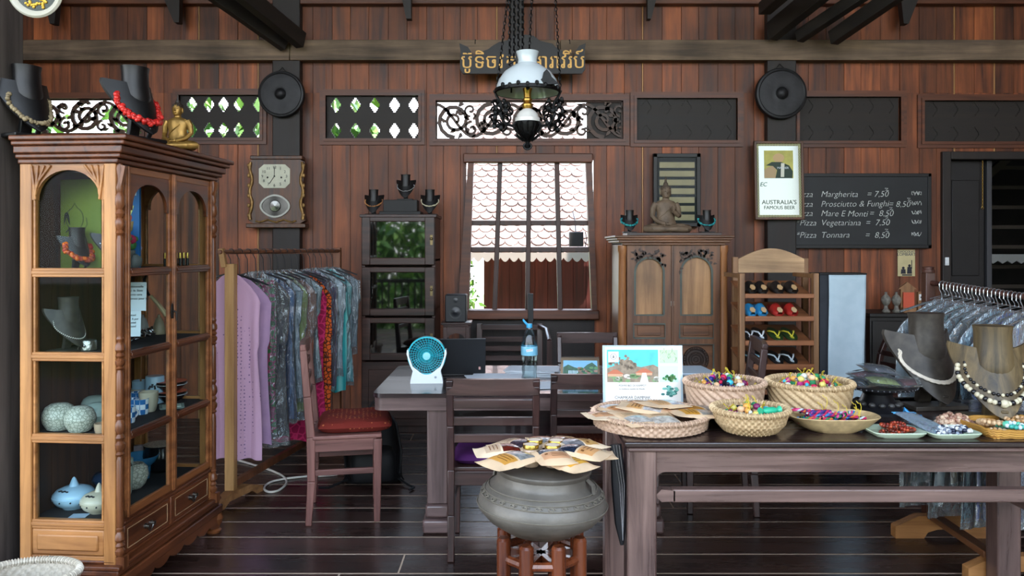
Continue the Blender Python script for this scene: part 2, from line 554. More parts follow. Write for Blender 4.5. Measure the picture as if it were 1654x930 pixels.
for a, b in zip(xs, xs[1:]):
    mid = (a+b)/2; iv = [(0.0, 4.9)]
    for o in OPEN.values():
        if o[0] < mid < o[1]:
            n2 = []
            for z0, z1 in iv:
                if o[2] > z0: n2.append((z0, min(z1, o[2])))
                if o[3] < z1: n2.append((max(z0, o[3]), z1))
            iv = n2
    for z0, z1 in iv:
        if z1 - z0 > .003: mb.bb(a, b, YW+.03, YW+.045, z0, z1)
structure(mb.build('gap_light_block', [M_black], wall))  # black backing added so no light shows through the plank gaps

# horizontal beams on the wall
mb = MB()
cuts_b = [-6.6, px(468, 6.7), px(905, 6.7), 5.0, 7.2]
for a, b in zip(cuts_b, cuts_b[1:]):
    mb.bb(a+0.002, b-0.002, 6.69, 6.80, pz(97, 6.69), pz(64, 6.69))
structure(mb.build('trim_1', [M_beam], bevel=0.006))
mb = MB(); mb.bb(-6.6, 7.2, 6.72, 6.80, pz(6, 6.72), pz(-34, 6.72))
structure(mb.build('trim_2', [M_frame], bevel=0.006))

# posts against the wall behind the gongs
mb = MB(); mb.bb(px(440, 6.72), px(485, 6.72), 6.712, 6.80, 0, 4.9)
structure(mb.build('trim_3', [M_darkpost], bevel=0.008))
mb = MB(); mb.bb(px(1239, 6.72), px(1286, 6.72), 6.712, 6.80, 0, 4.9)
structure(mb.build('trim_4', [M_darkpost], bevel=0.008))
# weathered post at the near left
M_grey = wood('grey post wood', '#2f2a28', '#6b625c', 'z', 1.0, 0.8, 0.5)
mb = MB(); mb.bb(-2.46, -2.155, 3.22, 3.42, 0, 4.9)
structure(mb.build('trim_5', [M_grey], bevel=0.012))

# roof struts in the upper corners
mb = MB(); mb.bar(P(462, 70, 6.66), P(300, -45, 6.0), 0.07, 0.15)
structure(mb.build('trim_6', [M_darkbeam], bevel=0.006))
mb = MB(); mb.bar(P(487, 66, 6.62), P(338, -55, 5.7), 0.08, 0.14)
structure(mb.build('trim_7', [M_darkbeam], bevel=0.006))
for k, (a, b, wd, hg) in enumerate((((1246, 52), (1360, -40), .09, .16), ((1290, 60), (1440, -40), .08, .10), ((1345, 62), (1480, -32), .08, .12), ((1235, 14), (1285, -30), .10, .10))):
    mb = MB(); mb.bar(P(a[0], a[1], 6.62 - 0.09*k), P(b[0], b[1], 5.9 - 0.1*k), wd, hg)
    structure(mb.build('trim_%d' % (8+k), [M_darkbeam], bevel=0.006))
# short tapering hangers on the upper wall
for k, (pts) in enumerate((((262, -8), (290, -8), (289, 36), (281, 36)), ((1455, -8), (1486, -8), (1468, 38), (1460, 38)), ((70, -8), (92, -8), (88, 38), (80, 38)), ((648, -8), (664, -8), (664, 30), (656, 30)), ((1046, -8), (1062, -8), (1052, 30), (1046, 30)))):
    mb = MB(); Y = 6.60
    mb.prism([(px(u, Y), pz(v, Y)) for u, v in pts], 0.07, M=T(0, Y+0.07, 0) @ FRONT)
    structure(mb.build('trim_%d' % (12+k), [M_darkpost], bevel=0.004))
mb = MB(); mb.bb(px(824, 6.64), px(846, 6.64), 6.60, 6.69, pz(72, 6.64), 4.3)
structure(mb.build('trim_17', [M_darkpost], bevel=0.006))

# ceiling boards on rafters above, open eaves around
mb = MB()
x = -7.6
rnd = random.Random(11)
for i in range(48):
    yy = -0.7 + i*0.163
    mb.bb(-7.6, 7.6, yy+0.003, yy+0.160, 4.9, 4.93, tone=rnd.random())
structure(mb.build('ceiling', [M_ceil]))
# unseen wall added to cut light from the right, and the low left wall
mb = MB()
for i in range(52):
    yy = -1.6 + i*0.162
    mb.bb(5.6, 5.63, yy+0.001, yy+0.161, 0, 4.9, tone=rnd.random())
structure(mb.build('wall_right_added', [M_plank]))
mb = MB()
for i in range(29):
    yy = 2.1 + i*0.162
    mb.bb(-4.63, -4.6, yy+0.001, yy+0.161, 0, 4.9, tone=rnd.random())
structure(mb.build('wall_left', [M_plank]))
# posts and rail of the open front behind the viewer
k = 20
for xx in (-4.6, -2.7, -0.9, 0.9, 2.7, 4.5):
    mb = MB(); mb.bb(xx-0.07, xx+0.07, -1.72, -1.58, 0, 4.9)
    structure(mb.build('trim_%d' % k, [M_darkpost], bevel=0.008)); k += 1
mb = MB()
mb.bb(-4.6, 4.5, -1.68, -1.62, 0.86, 0.93)
mb.bb(-4.6, 4.5, -1.67, -1.63, 0.12, 0.17)
for i in range(75):
    mb.bb(-4.55+i*0.12, -4.52+i*0.12, -1.665, -1.635, 0.17, 0.86)
structure(mb.build('trim_%d' % k, [M_darkpost]))

# ---- transom panels
def moulding(mb, r, wd, Y0, Y1, mat=0):
    """picture-frame moulding around an opening r, mitred"""
    x0, x1, z0, z1 = r
    for k in range(2):
        ww = wd if k == 0 else wd*0.45
        yy = Y0 if k == 1 else Y0 + 0.012
        o = [(x0-ww, z0-ww), (x1+ww, z0-ww), (x1+ww, z1+ww), (x0-ww, z1+ww)]
        i = [(x0, z0), (x1, z0), (x1, z1), (x0, z1)]
        for q in range(4):
            r_ = (q+1) % 4
            mb.prism([o[q], o[r_], i[r_], i[q]], Y1-yy, M=T(0, Y1, 0) @ FRONT, mat=mat)
M_lattice = wood('lattice board', '#120e0c', '#2a211c', 'x', 1.0, 0.6, 0.2)
def cross_hole(cx, cz, wx, wz):
    """a stepped diamond cut-out"""
    pts = []
    n = 4
    q = []
    for i in range(n):
        q.append((wx*(1 - i/n), wz*(i/n))); q.append((wx*(1 - i/n), wz*((i+1)/n)))
    for sgx, sgz, rev in ((1, 1, 0), (-1, 1, 1), (-1, -1, 0), (1, -1, 1)):
        s = [(cx+sgx*a, cz+sgz*b) for a, b in q]
        pts += s[::-1] if rev else s
    out = []
    for p in pts:
        if not out or abs(p[0]-out[-1][0]) + abs(p[1]-out[-1][1]) > 1e-5: out.append(p)
    return out
n_trim = 30
def transom(key, cols=None, rows=2, drop=()):
    global n_trim
    r = OPEN[key]
    mb = MB(); moulding(mb, r, 0.055, YW-0.03, YW+0.02)
    structure(mb.build('trim_%d' % n_trim, [M_frame], bevel=0.004)); n_trim += 1
    if cols:
        mb = MB(); holes = []
        wx, wz = (r[1]-r[0]), (r[3]-r[2])
        for c in cols:
            for j in range(rows):
                holes.append(cross_hole(r[0]+wx*c, r[2]+wz*(0.2+0.6*j), 0.044, 0.064))
        mb.prism([(r[0]-.01, r[2]-.01), (r[1]+.01, r[2]-.01), (r[1]+.01, r[3]+.01), (r[0]-.01, r[3]+.01)], 0.018, M=T(0, YW+0.035, 0) @ FRONT, holes=holes)
        structure(mb.build('trim_%d' % n_trim, [M_lattice])); n_trim += 1
transom('lattice left', (0.14, 0.35, 0.53, 0.72, 0.96))
transom('lattice mid', (0.10, 0.31, 0.52, 0.735, 0.945))
transom('lattice right', (0.1, 0.3, 0.5, 0.7, 0.9))
transom('lattice far right', (0.1, 0.3, 0.5, 0.7, 0.9))
transom('lattice end', (0.08, 0.24, 0.4, 0.56, 0.72, 0.9))
for kk in ('lattice right', 'lattice far right', 'lattice end'):
    r = OPEN[kk]; mb = MB(); mb.bb(r[0]-.01, r[1]+.01, YW+.024, YW+.045, r[2]-.01, r[3]+.01)
    structure(mb.build('trim_%d' % n_trim, [M_lattice])); n_trim += 1
transom('carved mid'); transom('carved left')

M_carve = wood('carved wood', '#2b1d16', '#5a3e2d', 'x', 2.0, 0.5, 0.2)
def spiral(cx, cz, r, a0, turns, sgn=1, n=26):
    return [(cx + r*(1-0.85*i/n)*math.cos(R(a0)+sgn*2*PI*turns*i/n), cz + r*(1-0.85*i/n)*math.sin(R(a0)+sgn*2*PI*turns*i/n)) for i in range(n+1)]
def leaf(mb, x, z, ang, L, wd, th, M):
    pts = [(0, 0), (L*.3, wd), (L*.7, wd*.7), (L, 0), (L*.6, -wd*.3), (L*.25, -wd*.45)]
    c, s = math.cos(R(ang)), math.sin(R(ang))
    mb.prism([(x+a*c-b*s, z+a*s+b*c) for a, b in pts], th, M=M)
def carved(key, seed, mirror):
    global n_trim
    r = OPEN[key]; rn = random.Random(seed)
    mb = MB(); M = T(0, YW+0.03, 0) @ FRONT; th = 0.022
    H_ = r[3]-r[2]; W_ = r[1]-r[0]; cz = (r[2]+r[3])/2
    for e in ((r[0]-.01, r[0]+.012, r[2], r[3]), (r[1]-.012, r[1]+.01, r[2], r[3]), (r[0], r[1], r[2]-.01, r[2]+.010), (r[0], r[1], r[3]-.010, r[3]+.01)):
        mb.bb(e[0], e[1], YW+0.008, YW+0.03, e[2], e[3])
    n = max(3, round(W_/(H_*0.98)))
    sp = W_/n
    for i in range(n):
        cx = r[0]+sp*(i+.5)
        sg = 1 if i % 2 else -1
        rr = H_*0.45
        pts = spiral(cx, cz, rr, 90*sg, 1.9, sg)
        mb.ribbon(pts, [0.036-0.014*k/len(pts) for k in range(len(pts))], th, M)
        pts = spiral(cx+sp*.46, cz+sg*H_*.22, H_*.2, -90*sg, 1.2, -sg, 16)
        mb.ribbon(pts, 0.020, th, M)
        pts = spiral(cx+sp*.42, cz-sg*H_*.27, H_*.17, 90*sg, 1.1, sg, 14)
        mb.ribbon(pts, 0.019, th, M)
        # the stem joining one scroll to the next
        mb.ribbon([(cx - sp*.5 + sp*t/10, cz + sg*H_*.42*math.sin(PI*(t/10-.5))) for t in range(11)], 0.026, th, M)
        for k in range(9):
            a = rn.random()*360; q = rr*(0.35+0.6*rn.random())
            leaf(mb, cx+q*math.cos(R(a)), cz+q*math.sin(R(a))*.95, a+60*sg, 0.062, 0.024, th, M)
        for k in range(4):
            leaf(mb, cx+sp*(.3+.3*rn.random()), cz+(rn.random()-.5)*H_*.85, rn.random()*360, 0.05, 0.015, th, M)
    structure(mb.build('trim_%d' % n_trim, [M_carve])); n_trim += 1
carved('carved mid', 4, False)
carved('carved left', 9, True)
# board behind the right end of the carved panel
mb = MB(); r = OPEN['carved mid']; mb.bb(px(948, YW), r[1]+.02, YW+.032, YW+.05, r[2]-.01, r[3]+.01)
structure(mb.build('trim_%d' % n_trim, [M_lattice])); n_trim += 1

# ---- the window: leaning jambs and a grid of bars, no glass
M_bar = wood('window bar wood', '#24140f', '#4e2a20', 'z', 1.2, 0.45, 0.2)
mb = MB()
o = [(738, 515), (965, 515), (956, 247), (757, 247)]
i = [(757, 500), (956, 500), (946, 262), (765, 262)]
Yf = 6.74
oo = [(px(a, Yf), pz(b, Yf)) for a, b in o]; ii = [(px(a, Yf), pz(b, Yf)) for a, b in i]
for q in range(4):
    r_ = (q+1) % 4
    mb.prism([oo[q], oo[r_], ii[r_], ii[q]], 0.10, M=T(0, Yf+0.10, 0) @ FRONT, tone=0.6)
win = structure(mb.build('window_1', [M_frame], bevel=0.006))
mb = MB()
mb.bb(px(748, 6.7), px(958, 6.7), 6.715, 6.78, pz(262, 6.7), pz(247, 6.7)-.0)
mb.bb(px(736, 6.7), px(968, 6.7), 6.69, 6.78, pz(516, 6.7), pz(501, 6.7))
structure(mb.build('window_sill', [M_frame], win, bevel=0.008))
mb = MB()
for u0, u1 in ((808, 799), (855, 852), (899, 905)):
    mb.bar(P(u0, 258, 6.80), P(u1, 504, 6.80), 0.042, 0.05, up=(0, 1, 0))
for v in (360, 403):
    mb.bb(px(757, 6.8), px(956, 6.8), 6.785, 6.825, pz(v+4, 6.8), pz(v-4, 6.8))
structure(mb.build('window_bars', [M_bar], win, bevel=0.004))
# dark boarding below the sill
mb = MB(); mb.bb(px(742, 6.78), px(960, 6.78), 6.775, 6.80, 0, pz(517, 6.78))
structure(mb.build('trim_%d' % n_trim, [M_darkpost])); n_trim += 1

# ---- doorway at the right, its leaf standing open into a dark back room
d = OPEN['door']
mb = MB()
for q in ((d[0]-.075, d[0], 0, d[3]+.07), (d[1], d[1]+.075, 0, d[3]+.07), (d[0], d[1], d[3], d[3]+.07)):
    mb.bb(q[0], q[1], YW-.035, YW+.06, q[2], q[3])
door = structure(mb.build('door_1', [M_darkpost], bevel=0.006))
mb = MB(); mb.bb(px(1590, 6.9), px(1598, 6.9), 6.86, 6.92, 0, d[3])
structure(mb.build('door_mullion', [plain('door mullion', '#3a3a3e', .6)], door, bevel=.004))
mb = MB(); mb.bb(d[0], px(1589, 6.88), 6.87, 6.90, 0, d[3])
for zz in (0.25, 1.25): mb.bb(d[0]+.06, px(1589, 6.88)-.05, 6.862, 6.875, zz, zz+.85)
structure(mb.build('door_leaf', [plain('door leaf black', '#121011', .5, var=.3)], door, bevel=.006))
# back room shell behind the right half of the wall
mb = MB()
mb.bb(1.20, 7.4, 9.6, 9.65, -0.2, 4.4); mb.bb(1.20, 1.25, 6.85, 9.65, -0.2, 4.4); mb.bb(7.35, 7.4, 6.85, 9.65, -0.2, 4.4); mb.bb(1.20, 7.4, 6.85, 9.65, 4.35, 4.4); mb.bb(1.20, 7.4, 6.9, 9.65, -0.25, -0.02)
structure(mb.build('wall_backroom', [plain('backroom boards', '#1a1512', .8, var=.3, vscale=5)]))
mb = MB()
for k in range(7):
    mb.bb(3.9, 7.3, 8.6, 8.63, 1.05+k*.22, 1.09+k*.22)
mb.bar((4.0, 8.55, 1.2), (5.6, 8.55, 2.6), .05, .08)
structure(mb.build('trim_%d' % n_trim, [plain('roof batten', '#4a4038', .8)])); n_trim += 1
mb = MB()
xs = [3.95+i*.055 for i in range(64)]
poly = [(3.95, 1.43), (7.3, 1.43)] + [(7.3-i*.05, 1.36-(0.03 if i % 2 else 0)) for i in range(67)]
mb.prism(poly, .02, M=T(0, 8.3, 0) @ FRONT)
structure(mb.build('trim_%d' % n_trim, [plain('pale fringe', '#9a9a98', .8)])); n_trim += 1

# ---- outside: the neighbouring hut with its scale-tiled roof
M_tile = plain('roof tile', '#b0948a', 0.8, var=.25, vscale=3)
M_redwall = wood('red board wall', '#4a1a16', '#7c322b', 'z', 0.8, 0.6, 0.2, tone=0.3)
hut = thing('hut', 'neighbouring red boarded hut under a scalloped tile roof, seen through the window', 'building', (0.3, 12.5, -0.6))
mb = MB()
rn = random.Random(5)
Mr = T(0.22-0.3, 11.0-12.5, 1.43+.6) @ RX(43)
tw, ex = 0.19, 0.145
Wd = 1.78; n_r = 34
for j in range(n_r):
    off = (j % 2)*tw/2
    nx = int(Wd/tw)+1
    for i_ in range(nx):
        x0 = -Wd/2 + i_*tw + off - tw/2
        yy = j*ex; zt = 0.012*rn.random()
        pts = []
        for q in range(9):
            a = PI + PI*q/8
            pts.append((x0+tw/2+tw*.49*math.cos(a), yy + 0.075 + 0.10*math.sin(a), 0.034+zt))
        b_ = [(x0+tw*.99, yy+0.23, 0.0), (x0+tw*.01, yy+0.23, 0.0)]
        vs = pts + b_ + [(p[0], p[1], p[2]-.018) for p in pts]
        fs = [tuple(range(11))] + [(k, k+11, k+12, k+1) for k in range(8)]
        mb.add(vs, fs, 0, rn.random(), False, Mr)
mb.box((0, n_r*ex/2, -0.03), (Wd, n_r*ex, .04), M=Mr)
mb.build('roof', [M_tile], hut)
mb = MB()
n = 14; poly = [(-Wd/2, .05), (Wd/2, .05)]
for k in range(n*6+1):
    t = k/(n*6); poly.append((Wd/2 - Wd*t, -.02-.06*abs(math.sin(PI*n*t))))
mb.prism(poly, .03, M=T(0.22-0.3, 10.97-12.5, 1.38+.6) @ FRONT)
mb.build('fascia', [plain('fascia', '#b9a79c', .8)], hut)
mb = MB()
for k in range(9):
    x0 = -0.72 + k*.19
    mb.bb(x0+.003, x0+.187, 11.5-12.5, 11.54-12.5, -0.6, 2.02, tone=rn.random())
mb.bb(-.72, 1.0, 11.545-12.5, 11.6-12.5, -.6, 2.0, tone=.1); mb.bb(1.0, 1.06, 11.5-12.5, 14-12.5, -.6, 2.0); mb.bb(-.72, -.66, 11.54-12.5, 14-12.5, -.6, 2.0)  # first slab is added behind the boards to close light gaps
mb.build('wall', [M_redwall], hut)
lamp = thing('eave_box', 'small dark box hanging under the tile roof outside the right window pane', 'fitting', (px(930, 10.6), 10.6, pz(398, 10.6)))  # plain dark box of unknown use, gives no light
mb = MB(); mb.bb(-.09, .1, -.08, .08, 0, .2); mb.build('box', [plain('lantern dark', '#2a2422', .6)], lamp, bevel=.01)
mb = MB(); mb.tube([(0.13, 0, .2), (.15, 0, .1), (.13, 0, 0)], .006); mb.tube([(0, 0, .2), (0, .1, .34), (0, .5, .5)], .008); mb.build('bracket', [M_black], lamp)

# ---- plants around the pavilion
M_leaf = [plain('leaf a', '#6f9a3c', .5, var=.3, vscale=2), plain('leaf b', '#93b45a', .5, var=.3, vscale=2), plain('leaf c', '#456f2c', .5, var=.3, vscale=2)]
M_trunk = plain('bark', '#5b4a3a', .9, var=.3, bump=.5, bscale=20)
def hedge():
    t = thing('hedge', 'dense garden hedge behind the viewer, mirrored in the dark cabinet panes', 'hedge', (-2.7, -6.0, -0.9))
    rn = random.Random(77); mb = MB()
    for k in range(3800):
        c = Vector(((rn.random()-.5)*4.2, (rn.random()-.5)*.9, rn.random()*3.6))
        e = Euler((rn.random()*3, rn.random()*3, rn.random()*6.3)).to_matrix(); L = .34*(.6+.8*rn.random()); wd = L*.16
        mb.add([c + e @ Vector(p) for p in ((0, 0, 0), (L*.4, wd, .02), (L, 0, -.03), (L*.4, -wd, .02))], [(0, 1, 2, 3)], rn.randrange(3))
    mb.build('foliage', M_leaf, t)
    mb = MB()
    for k in range(9): mb.tube([((k-4)*.45, 0, 0), ((k-4)*.45+.1, .05, 2.2)], [.04, .015], 6)
    mb.build('stems', [M_trunk], t)
def tree(x, y, h, r, n, seed, label, leaf_l=0.28, mat=0, z0=-0.9):
    t = thing('tree', label, 'tree', (x, y, z0), group='trees around the pavilion')
    rn = random.Random(seed)
    mb = MB(); mb.tube([(0, 0, 0), (.08, .05, h*.4), (0, .1, h*.8)], [.12, .09, .04], 8)
    for k in range(5):
        a = k*1.26+rn.random(); mb.tube([(0.05, .05, h*.45+.1*k), (r*.6*math.cos(a), r*.6*math.sin(a), h*.6+.1*k)], [.05, .015], 6)
    mb.build('trunk', [M_trunk], t)
    mb = MB()
    for k in range(n):
        a = rn.random()*2*PI; zz = rn.random()*2-1; q = (rn.random()**.4)
        rr = math.sqrt(max(0, 1-zz*zz))*q
        c = Vector((r*rr*math.cos(a), r*rr*math.sin(a), h*.62 + zz*q*h*.42))
        e = Euler((rn.random()*3, rn.random()*3, rn.random()*6.3)).to_matrix()
        L = leaf_l*(.6+.8*rn.random()); wd = L*.22
        vs = [c + e @ Vector(p) for p in ((0, 0, 0), (L*.4, wd, .02), (L, 0, -.03), (L*.4, -wd, .02))]
        mb.add(vs, [(0, 1, 2, 3)], rn.randrange(3))
    mb.build('foliage', [M_leaf[(mat+i) % 3] for i in range(3)], t)
tree(-2.75, 10.2, 5.6, 1.0, 1500, 1, 'leafy tree outside behind the middle lattice panel', mat=1)
tree(-5.0, 11.4, 5.4, 1.0, 1400, 2, 'leafy tree outside behind the left lattice panel')
tree(-7.7, 10.6, 5.6, 1.45, 1200, 3, 'leafy tree outside behind the carved panel above the glass cabinet', mat=1)
tree(-0.70, 11.0, 2.25, 0.24, 500, 4, 'light green bush outside at the lower left corner of the window', leaf_l=.11, mat=1)
for k, (x, y) in enumerate(((-7.2, -6.6), (-4.6, -8.9), (-1.4, -8.6), (1.5, -7.6), (4.5, -6.6), (7.4, -7.2))):
    tree(x, y, 3.4+.4*(k % 3), 1.3, 600, 20+k, 'garden tree behind the viewer, mirrored in the dark cabinet panes', .4, k % 3)
hedge()
mb = MB(); mb.bb(-40, 40, -40, 40, -1.0, -0.9)
structure(mb.build('ground', [plain('grass ground', '#7d8a55', .9, var=.3, vscale=1.5)]))

# ================================================================ GLASS DISPLAY CABINET
M_hon = wood('honey wood z', '#7a4a22', '#c98f55', 'z', 1.3, 0.38, 0.2, streak=0.25)
M_honshade = wood('honey wood shaded', '#5f3318', '#a5683c', 'y', 1.3, 0.38, 0.2, streak=0.25)  # darker honey copy: shade of the door face put into the colour
M_honx = wood('honey wood x', '#7a4a22', '#c48a52', 'x', 1.3, 0.38, 0.2, streak=0.25)
M_redw = wood('red brown wood y', '#3a1c10', '#7a4426', 'y', 1.3, 0.35, 0.2, streak=0.3)
M_redz = wood('red brown wood z', '#4a2412', '#8a5430', 'z', 1.3, 0.35, 0.2, streak=0.3)
M_cabin = wood('cabinet lining', '#24140c', '#5a3820', 'z', 1.0, 0.6, 0.2, tone=.4)
M_inlay = plain('inlay', '#b99872', .5)
M_glass = clear_glass('pane glass', refl=0.12, base=0.0)
M_shelfcloth = plain('shelf cloth', '#1a181a', .85)
M_brass = plain('aged brass', '#8f7a4a', .35, 1.0)
CO = Vector((-1.645, 3.21, 0)); CA = -4.5
CD, CL, CH = 0.42, 0.88, 1.967
SH = (1.397, 1.045, 0.703, 0.345)
cab = thing('display_cabinet', 'tall honey coloured wooden display cabinet with glass sides and carved posts', 'cabinet', CO, CA)
mb = MB()
for x in (-.026, -CD+.026):
    for y in (.026, CL-.026):
        mb.bb(x-.026, x+.026, y-.026, y+.026, .10, 1.86)
mb.build('corner_posts', [M_hon], cab, bevel=.004)
mb = MB()
for z0, z1, o in ((1.85, 1.872, .015), (1.872, 1.892, .03), (1.892, 1.925, .042), (1.925, 1.945, .056), (1.945, CH, .07)):
    mb.bb(-CD-o*.3, o, -o*.6, CL+o*1.4, z0, z1)
mb.build('cornice', [M_redw], cab, bevel=.006)
mb = MB()
for z0, z1, o in ((.14, .165, .022), (.165, .185, .03), (.10, .14, .036)):
    mb.bb(-CD-.01, o, -o*.8, CL+o, z0, z1)
mb.bb(-CD, 0, 0, CL, .185, .20)
mb.build('plinth', [M_redw], cab, bevel=.006)
# scalloped aprons
def scallop(L, n, z1, zlo, zhi, m=80):
    p = [(0, z1), (L, z1)]
    for k in range(m+1):
        t = 1-k/m
        e = abs(2*t-1)
        z = zhi - (zhi-zlo)*(abs(math.sin(PI*n*t))**.6*.45 + .55*e**2)
        p.append((L*t, z))
    return p
mb = MB(); mb.prism(scallop(CL+.03, 7, .11, .025, .085), .022, M=T(.012, -.015, 0) @ RZ(90) @ FRONT); mb.build('apron', [M_redw], cab, bevel=.003)
mb = MB(); mb.prism(scallop(CD, 4, .11, .03, .08), .022, M=T(-CD, 0.0, 0) @ FRONT); mb.build('apron', [M_honx], cab, bevel=.003)
for x, y in ((.0, .0), (.0, CL), (-CD+.03, 0), (-CD+.03, CL)):
    mb = MB(); mb.lathe([(.035, 0), (.04, .012), (.03, .022), (.042, .05), (.05, .075), (.04, .10)], 12, (x, y, 0)); mb.build('foot', [M_redz], cab)
# near glass side and far glass side
def side(yf, sgn):
    fr = MB()
    for k, z in enumerate(SH):
        fr.bb(-CD+.05, -.05, yf, yf+sgn*.03, z-.02, z+.018)
        fr.bb(-CD+.05, -.05, yf-sgn*.004, yf+sgn*.01, z-.008, z+.008)
    fr.bb(-CD+.05, -.05, yf, yf+sgn*.03, .19, .215)
    for x in (-CD+.055, -.055-.010):
        fr.bb(x, x+.010, yf+sgn*.002, yf+sgn*.02, .345, 1.85)
    # arched head
    x0, x1 = -CD+.05, -.05
    pts = [(x0, 1.70), (x0, 1.86), (x1, 1.86), (x1, 1.70)]
    n = 16; cx = (x0+x1)/2; rr = (x1-x0)/2-.02
    for q in range(n+1):
        a = PI*q/n
        pts.append((cx+rr*math.cos(a), 1.70+.125*math.sin(a)))
    fr.prism(pts, .02, M=T(0, max(yf, yf+sgn*.02), 0) @ FRONT)
    for sx_ in (-1, 1):
        for q in range(4):
            a = math.atan2(.11, .11)*(.35+.4*q)
            fr.bar((cx+sx_*(rr*1.0), yf-sgn*.003, 1.70+.02*q), (cx+sx_*(rr+.018-.028*q), yf-sgn*.003, 1.845), .010, .01)
    fr.build('side_frame', [M_honx], cab, bevel=.003)
    pn = MB(); pn.bb(-CD+.05, -.05, yf, yf+sgn*.022, .215, .325); pn.bb(-CD+.075, -.075, yf-sgn*.007, yf+sgn*.01, .235, .305)
    pn.build('side_panel', [M_honx], cab, bevel=.008)
    tops = (1.84,)+SH[:-1]
    for z1, z0 in zip(tops, SH):
        g = MB(); g.add([(-CD+.05, yf+sgn*.018, z0+.015), (-.05, yf+sgn*.018, z0+.015), (-.05, yf+sgn*.018, z1-.015), (-CD+.05, yf+sgn*.018, z1-.015)], [(0, 1, 2, 3)]); g.build('glass_pane', [M_glass], cab)
side(.004, 1); side(CL-.004, -1)
# back boards, shelves, deck
mb = MB()
for k in range(6):
    mb.bb(-CD+.004, -CD+.014, .05+k*.13+.001, .05+(k+1)*.13-.001, .2, 1.86, tone=(k*.37) % 1)
mb.build('back_panel', [M_cabin], cab)
for k, z in enumerate(SH):
    mb = MB(); mb.bb(-CD+.016, -.03, .035, CL-.035, z-.012, z+.006)
    mb.build('shelf', [M_shelfcloth], cab, bevel=.002)
# doors
for k, (y0, y1) in enumerate(((.055, .439), (.441, .825))):
    d = MB()
    d.bb(-.004, .014, y0, y0+.035, .36, 1.845); d.bb(-.004, .014, y1-.035, y1, .36, 1.845)
    d.bb(.012, .022, y0+.006, y0+.014, .36, 1.845); d.bb(.012, .022, y1-.014, y1-.006, .36, 1.845)
    d.bb(-.004, .014, y0, y1, .36, .395); d.bb(-.004, .014, y0, y1, 1.815, 1.845)
    dd = d.build('door', [M_honshade], cab, bevel=.003)
    for z in SH[:-1]:
        r_ = MB(); r_.bb(-.004, .016, y0+.035, y1-.035, z-.019, z+.016); r_.bb(.012, .024, y0+.03, y1-.03, z-.008, z+.008); r_.build('glazing_bar', [M_redw], dd, bevel=.003)
    pts = [(y0+.035, 1.66), (y0+.035, 1.82), (y1-.035, 1.82), (y1-.035, 1.66)]
    n = 16; cy = (y0+y1)/2; rr = (y1-y0)/2-.05
    for q in range(n+1):
        a = PI*q/n; pts.append((cy+rr*math.cos(a), 1.66+.12*math.sin(a)**.8))
    r_ = MB(); r_.prism(pts, .016, M=T(-.004, 0, 0) @ RZ(90) @ FRONT); r_.build('arched_head', [M_redw], dd, bevel=.003)
    g = MB(); g.add([(.003, y0+.03, .39), (.003, y1-.03, .39), (.003, y1-.03, 1.82), (.003, y0+.03, 1.82)], [(0, 1, 2, 3)]); g.build('glass_pane', [M_glass], dd)
mb = MB(); mb.bb(.014, .026, .433, .447, .36, 1.845); mb.build('door_bead', [M_honshade], cab, bevel=.004)
mb = MB(); mb.prism([(-.008, -.03), (.008, -.03), (.012, 0), (.008, .03), (0, .04), (-.008, .03), (-.012, 0)], .004, M=T(.018, .42, 1.20) @ RZ(90) @ FRONT)
mb.tube([(.022, .42, 1.205), (.04, .42, 1.2), (.042, .42, 1.16)], .004); mb.build('lock_plate', [plain('dark iron', '#2a2624', .4, .8)], cab)
# drawers
mb = MB(); mb.bb(-.02, .004, .05, .83, .325, .36); mb.bb(-.02, .012, .05, .83, .335, .347); mb.bb(-.02, .010, .427, .453, .2, .33); mb.build('drawer_rail', [M_redw], cab, bevel=.003)
for y0, y1 in ((.06, .425), (.455, .82)):
    d = MB(); d.bb(-.03, .004, y0, y1, .203, .325); dr = d.build('drawer', [M_redw], cab, bevel=.004)
    q = MB()
    for a in ((y0+.02, y1-.02, .222, .2245), (y0+.02, y1-.02, .3045, .307), (y0+.02, y0+.0225, .222, .307), (y1-.0225, y1-.02, .222, .307)):
        q.bb(.003, .0055, *a)
    q.build('inlay', [M_inlay], dr)
    h = MB(); yc = (y0+y1)/2
    for s_ in (-1, 1):
        h.lathe([(.012, 0), (.012, .004), (.005, .008), (.008, .016), (.010, .02), (.0, .024)], 12, M=T(.004, yc+s_*.022, .268) @ RY(90))
    h.tube([(.016, yc-.022+.044*t/8, .262-.02*math.sin(PI*t/8)) for t in range(9)], .0035)
    h.build('handle', [plain('tarnished steel', '#8d8a84', .3, 1.0)], dr)
# carved spindles on the front corners
def spindle(y):
    prof = []
    def seg(z0, z1, pts): prof.extend((r, z0+(z1-z0)*t) for t, r in pts)
    turned = [(0, .012), (.06, .020), (.12, .013), (.2, .021), (.3, .022), (.38, .013), (.46, .021), (.55, .013), (.65, .022), (.8, .021), (.9, .013), (1, .018)]
    straight = [(0, .014), (.02, .016), (.98, .016), (1, .014)]
    seg(.20, .33, turned); seg(.335, .62, straight); seg(.63, .80, turned); seg(.81, .98, straight); seg(.99, 1.12, turned); seg(1.13, 1.54, straight); seg(1.55, 1.75, turned)
    prof.append((.010, 1.78)); prof.append((.017, 1.83)); prof.append((.012, 1.85))
    m_ = MB(); m_.lathe(prof, 14, (.006, y, 0))
    m_.box((.012, y, 1.80), (.03, .02, .09), rot=(0, 12, 0)); m_.box((.018, y, .19), (.035, .036, .05))
    m_.build('spindle', [M_redz], cab)
spindle(.020); spindle(CL-.02)

